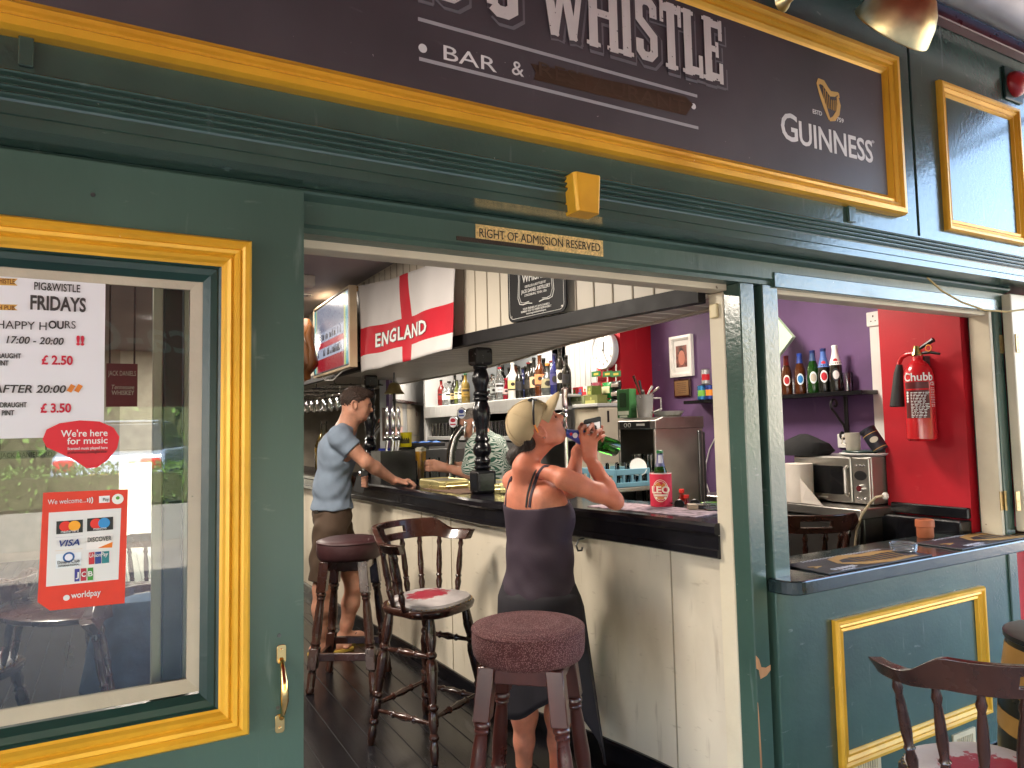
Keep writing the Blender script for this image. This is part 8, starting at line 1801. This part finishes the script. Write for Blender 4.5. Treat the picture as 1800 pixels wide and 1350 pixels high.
b = MB(); b.tube([Hm(.090, .014, .018), Hm(.088, .032, .023), Hm(.076, .050, .017)], [.003, .004, .002], 6); b.tube([Hm(.0835, .018, .0), Hm(.086, .031, .001), Hm(.080, .044, 0)], .0018, 6); b.build('eyebrow', HAIRD, mo)
SHIRT = mat('blue_grey_cotton', (.165, .210, .275), .9, var=.10, vs=9, bump=.2, bs=160)
S_ = Body(); mtorso(S_, .012); S_.chain([SRm, SRm.lerp(Er, .55)], [.072, .070], .03); S_.chain([SLm, SLm.lerp(El, .6)], [.070, .068], .03)
S_.e(K(583, 893), (.138, .178, .10), MM, .04)
sd_ = (Er-SRm).normalized(); sp = SRm+(Er-SRm)*.50; zb2 = K(585, 893).z; ncen = nb+mf*.02+UP*.028
def scut(X, Y, Z):
    arm = (X-sp.x)*sd_.x+(Y-sp.y)*sd_.y+(Z-sp.z)*sd_.z; near = .11-np.sqrt((X-sp.x)**2+(Y-sp.y)**2+(Z-sp.z)**2)
    nk = .074-np.sqrt((X-ncen.x)**2+(Y-ncen.y)**2+((Z-ncen.z)*1.5)**2)
    return np.maximum(np.maximum(zb2+.006*np.sin(X*30+Y*25)-Z, np.minimum(arm, near)), nk)
def swr(V):
    n = V-np.array(K(586, 850)); n[:, 2] *= .2; n /= np.linalg.norm(n, axis=1)[:, None]+1e-6
    s = (V-np.array(nb))@np.array(mf); r = (V-np.array(nb))@np.array(mr); z = V[:, 2]
    return n*(.0030*np.sin(z*38+s*30+4*np.sin(s*9+r*7))*np.clip((1.36-z)*3, .15, 1)+.0022*np.sin(z*61-s*50+r*44+2*np.sin(r*11)))[:, None]
sculpt(S_, .0055, 't_shirt', SHIRT, mo, None, 2, scut, swr)
SHO = mat('brown_cotton_shorts', (.062, .038, .024), .85, var=.12, vs=8, bump=.2, bs=140)
Q_ = Body(); Q_.e(K(584, 905), (.134, .177, .135), MM, .05)
for hipx, kx, ky, dd_ in ((580, 566, 1035, -.10), (592, 622, 1030, .12)):
    hp_ = K(hipx, 930, dd_); kn = K(kx, ky, dd_*1.1); Q_.chain([hp_, hp_.lerp(kn, .5), hp_.lerp(kn, .95)], [.112, .102, .094], .03)
zt3, zb3 = K(585, 888).z, K(585, 1008).z
sculpt(Q_, .006, 'shorts', SHO, mo, None, 2, lambda X, Y, Z: np.maximum(Z-zt3, zb3+.02*np.sin(X*9)-Z), lambda V: np.stack([.003*np.sin(V[:, 2]*45+V[:, 1]*50), .003*np.sin(V[:, 2]*38+V[:, 0]*60), V[:, 0]*0], 1))
b = MB(); q = K(556, 900, -.17); b.rect(frame(q, RH, UP), -.012, .012, -.012, .012, 0, .002); b.build('pocket_badge', flat('#241a14'), mo)
for g0 in feet_:
    b = MB(); M = frame(g0+UP*.001, mf, UP.cross(mf)); b.prism([(x*.155+.07, y*.05*(1+.15*x)) for x, y in arc(0, 0, 1, 0, 345, 23)], M, 0, .016); so = b.build('flip_flop', mat('yellow_sole', (.45, .30, .05), .7), mo)
    b = MB(); b.tube([g0+mf*.03+mr*.042+UP*.03, g0+mf*.09+mr*.02+UP*.066, g0+mf*.145+UP*.052, g0+mf*.09-mr*.02+UP*.066, g0+mf*.03-mr*.042+UP*.03], .006, 6); b.build('toe_strap', WOOD, so)
q = K(634, 846, -.03); M = frame(q, RH*.9-UP*.25, UP*.95+RH*.25); ph2 = thing('mobile_phone', q, 'black phone held low by the man in the blue shirt', 'phone')
b = MB(); b.prism(rrect(-.036, .036, -.075, .075, .012), M, -.005, .004); b.build('case', BLKP, ph2, bevel=.002); b = MB(); b.disc(M, .006, 10, .0042, .005, cx=-.02, cy=.058); b.build('lens', CHROME, ph2)
# ------------------------------------------------------------------ the barman behind the column
BD = 5.45
ba = thing('person', (PD(858, 1000, BD).x, PD(858, 1000, BD).y, .013), 'grey bearded barman in a palm leaf shirt behind the column', 'person')
def L3(x, y, d=0.): return PD(x, y, BD+d)
bf = (RH*-.8-FH*.55).normalized(); brr = UP.cross(bf)*-1; BMx = Matrix(((bf.x, brr.x, 0), (bf.y, brr.y, 0), (0, 0, 1)))
gf, gs, gu, GM = axes(RH*-.85-FH*.35-UP*.40, FH*-1+RH*.3); gc = L3(829, 746)
def Hb(f, s, u): return gc+gf*f+gs*s+gu*u
B = Body(); head(B, Hb, GM, 1.02, 1.2); nbb = L3(846, 766)
B.c(Hb(-.03, 0, -.06), nbb, .058, .062, .03); B.c(Hb(.0, 0, -.09), nbb+bf*.03, .045, .05, .03)
A1, A2 = L3(838, 785, -.18), L3(872, 782, .15)
def btorso(B, g):
    B.e(L3(862, 812), (.13+g, .18+g, .20+g), BMx, .06); B.e(L3(866, 868), (.14+g, .18+g, .18+g), BMx, .06); B.c(nbb, A1, .056+g, .064+g, .04); B.c(nbb, A2, .056+g, .064+g, .04)
btorso(B, 0); B.e(L3(866, 920), (.13, .17, .16), BMx, .05)
E1, W1 = L3(826, 832, -.20), L3(786, 823, -.08); E2, W2 = L3(846, 832, .02), L3(822, 821, -.02)
B.chain([A1, E1], [.058, .046], .02); B.chain([E1, W1], [.045, .030], .02); B.chain([A2, E2], [.058, .046], .02); B.chain([E2, W2], [.045, .030], .02)
for s in (-1, 1):
    hp_ = L3(866+s*10, 930); fo = Vector((hp_.x+brr.x*.06*s, hp_.y+brr.y*.06*s, .06)); B.chain([hp_, hp_.lerp(fo, .5), fo], [.095, .062, .040], .03); B.c(fo, fo+bf*.16-UP*.015, .04, .03, .02)
KB = L3(763, 818, -.08); up_ = UP
mhand(B, W1, KB, UP, [([KB+UP*f, KB+UP*f-RH*.035-FH*.030, KB+UP*f-RH*.082-FH*.028, KB+UP*f-RH*.105+FH*.012], .0105) for f in (-.034, -.012, .012, .034)], [W1+UP*.02+FH*.02, KB+UP*.02+FH*.05, KB+UP*.01+FH*.06-RH*.05])
KB2 = L3(811, 822, -.04); mhand(B, W2, KB2, UP, [([KB2+UP*f, KB2+UP*f-RH*.04+FH*.01, KB2+UP*f-RH*.055+FH*.045], .010) for f in (-.034, -.012, .012, .034)], [W2-FH*.02+UP*.02, KB2-FH*.035, KB2-FH*.04-RH*.035])
sculpt(B, .0065, 'body', [SKINM], ba)
Bd = Body(); Bd.e(Hb(.052, 0, -.075), (.042, .052, .040), GM, .02); Bd.c(Hb(.03, .055, -.055), Hb(-.01, .066, -.02), .016, .010, .02); Bd.c(Hb(.03, -.055, -.055), Hb(-.01, -.066, -.02), .016, .010, .02); Bd.e(Hb(.092, 0, -.036), (.008, .026, .007), GM, .01)
sculpt(Bd, .006, 'beard', mat('grey_beard', (.38, .34, .30), .8, var=.3, vs=60, bump=.8, bs=200), ba, fuzz=(1500, .014, tuple(-gu*.8)))
Hg = Body(); Hg.e(Hb(-.020, 0, .026), (.100, .080, .092), GM, .02)
sculpt(Hg, .006, 'hair', mat('grey_hair', (.22, .20, .18), .7, var=.4, vs=60, bump=.8, bs=200), ba, None, 1, lambda X, Y, Z: (.02+np.where((X-gc.x)*gf.x+(Y-gc.y)*gf.y+(Z-gc.z)*gf.z > .0, .03, -.06))-((X-gc.x)*gu.x+(Y-gc.y)*gu.y+(Z-gc.z)*gu.z), None, (2500, .013, tuple(-gf*.4)))
def palm_mat():
    m = mat('palm_leaf_cotton', (.46, .50, .46), .85, var=.1, vs=9, bump=.15, bs=150); t = m.node_tree; N = t.nodes; L = t.links; b = N['Principled BSDF']
    tc = N.new('ShaderNodeTexCoord'); v = N.new('ShaderNodeTexVoronoi'); v.inputs['Scale'].default_value = 12.5
    sb = N.new('ShaderNodeVectorMath'); sb.operation = 'SUBTRACT'; L.new(tc.outputs['Object'], v.inputs['Vector'])
    sc8 = N.new('ShaderNodeVectorMath'); sc8.operation = 'SCALE'; sc8.inputs['Scale'].default_value = 8.5 if False else 1.0
    L.new(tc.outputs['Object'], sb.inputs[0]); L.new(v.outputs['Position'], sb.inputs[1]); sp = N.new('ShaderNodeSeparateXYZ'); L.new(sb.outputs[0], sp.inputs[0])
    at = N.new('ShaderNodeMath'); at.operation = 'ARCTAN2'; L.new(sp.outputs['Z'], at.inputs[0]); ad = N.new('ShaderNodeMath'); ad.operation = 'ADD'; L.new(sp.outputs['X'], ad.inputs[0]); L.new(sp.outputs['Y'], ad.inputs[1]); L.new(ad.outputs[0], at.inputs[1])
    mu = N.new('ShaderNodeMath'); mu.operation = 'MULTIPLY'; mu.inputs[1].default_value = 11; L.new(at.outputs[0], mu.inputs[0]); sn = N.new('ShaderNodeMath'); sn.operation = 'SINE'; L.new(mu.outputs[0], sn.inputs[0])
    mr_ = N.new('ShaderNodeMapRange'); mr_.inputs[1].default_value = -.25; mr_.inputs[2].default_value = .2; L.new(sn.outputs[0], mr_.inputs[0])
    m2 = N.new('ShaderNodeMapRange'); m2.inputs[1].default_value = .78; m2.inputs[2].default_value = .66; L.new(v.outputs['Distance'], m2.inputs[0])
    m3 = N.new('ShaderNodeMath'); m3.operation = 'MULTIPLY'; L.new(mr_.outputs[0], m3.inputs[0]); L.new(m2.outputs[0], m3.inputs[1])
    src = b.inputs['Base Color'].links[0].from_socket; mx = N.new('ShaderNodeMix'); mx.data_type = 'RGBA'; L.new(m3.outputs[0], mx.inputs[0]); L.new(src, mx.inputs[6]); mx.inputs[7].default_value = (.02, .085, .055, 1); L.new(mx.outputs[2], b.inputs['Base Color']); return m
T3 = Body(); btorso(T3, .012); T3.e(L3(866, 900), (.15, .19, .12), BMx, .04); T3.chain([A1, A1.lerp(E1, .8)], [.074, .074], .03); T3.chain([A2, A2.lerp(E2, .8)], [.074, .074], .03); nc3 = nbb+bf*.02+UP*.03
sculpt(T3, .0065, 'palm_shirt', palm_mat(), ba, None, 2, lambda X, Y, Z: .08-np.sqrt((X-nc3.x)**2+(Y-nc3.y)**2+(Z-nc3.z)**2))
b = MB(); wa = (W1-KB).normalized(); b.lathe([(.031, -.008), (.034, -.004), (.034, .004), (.031, .008)], W1, wa, 18, cap=False); b.build('bracelet', mat('dark_cord', (.03, .03, .03), .8), ba)
b = MB(); b.rings([[L3(866, 930)+UP*z+bf*(.142*g*math.cos(q))+brr*(.185*g*math.sin(q)) for q in [2*math.pi*i/28 for i in range(28)]] for z, g in ((.06, 1), (-.2, 1.0), (-.60, .8))], True, True, True); b.build('trousers', mat('dark_trousers', (.02, .02, .024), .85), ba)
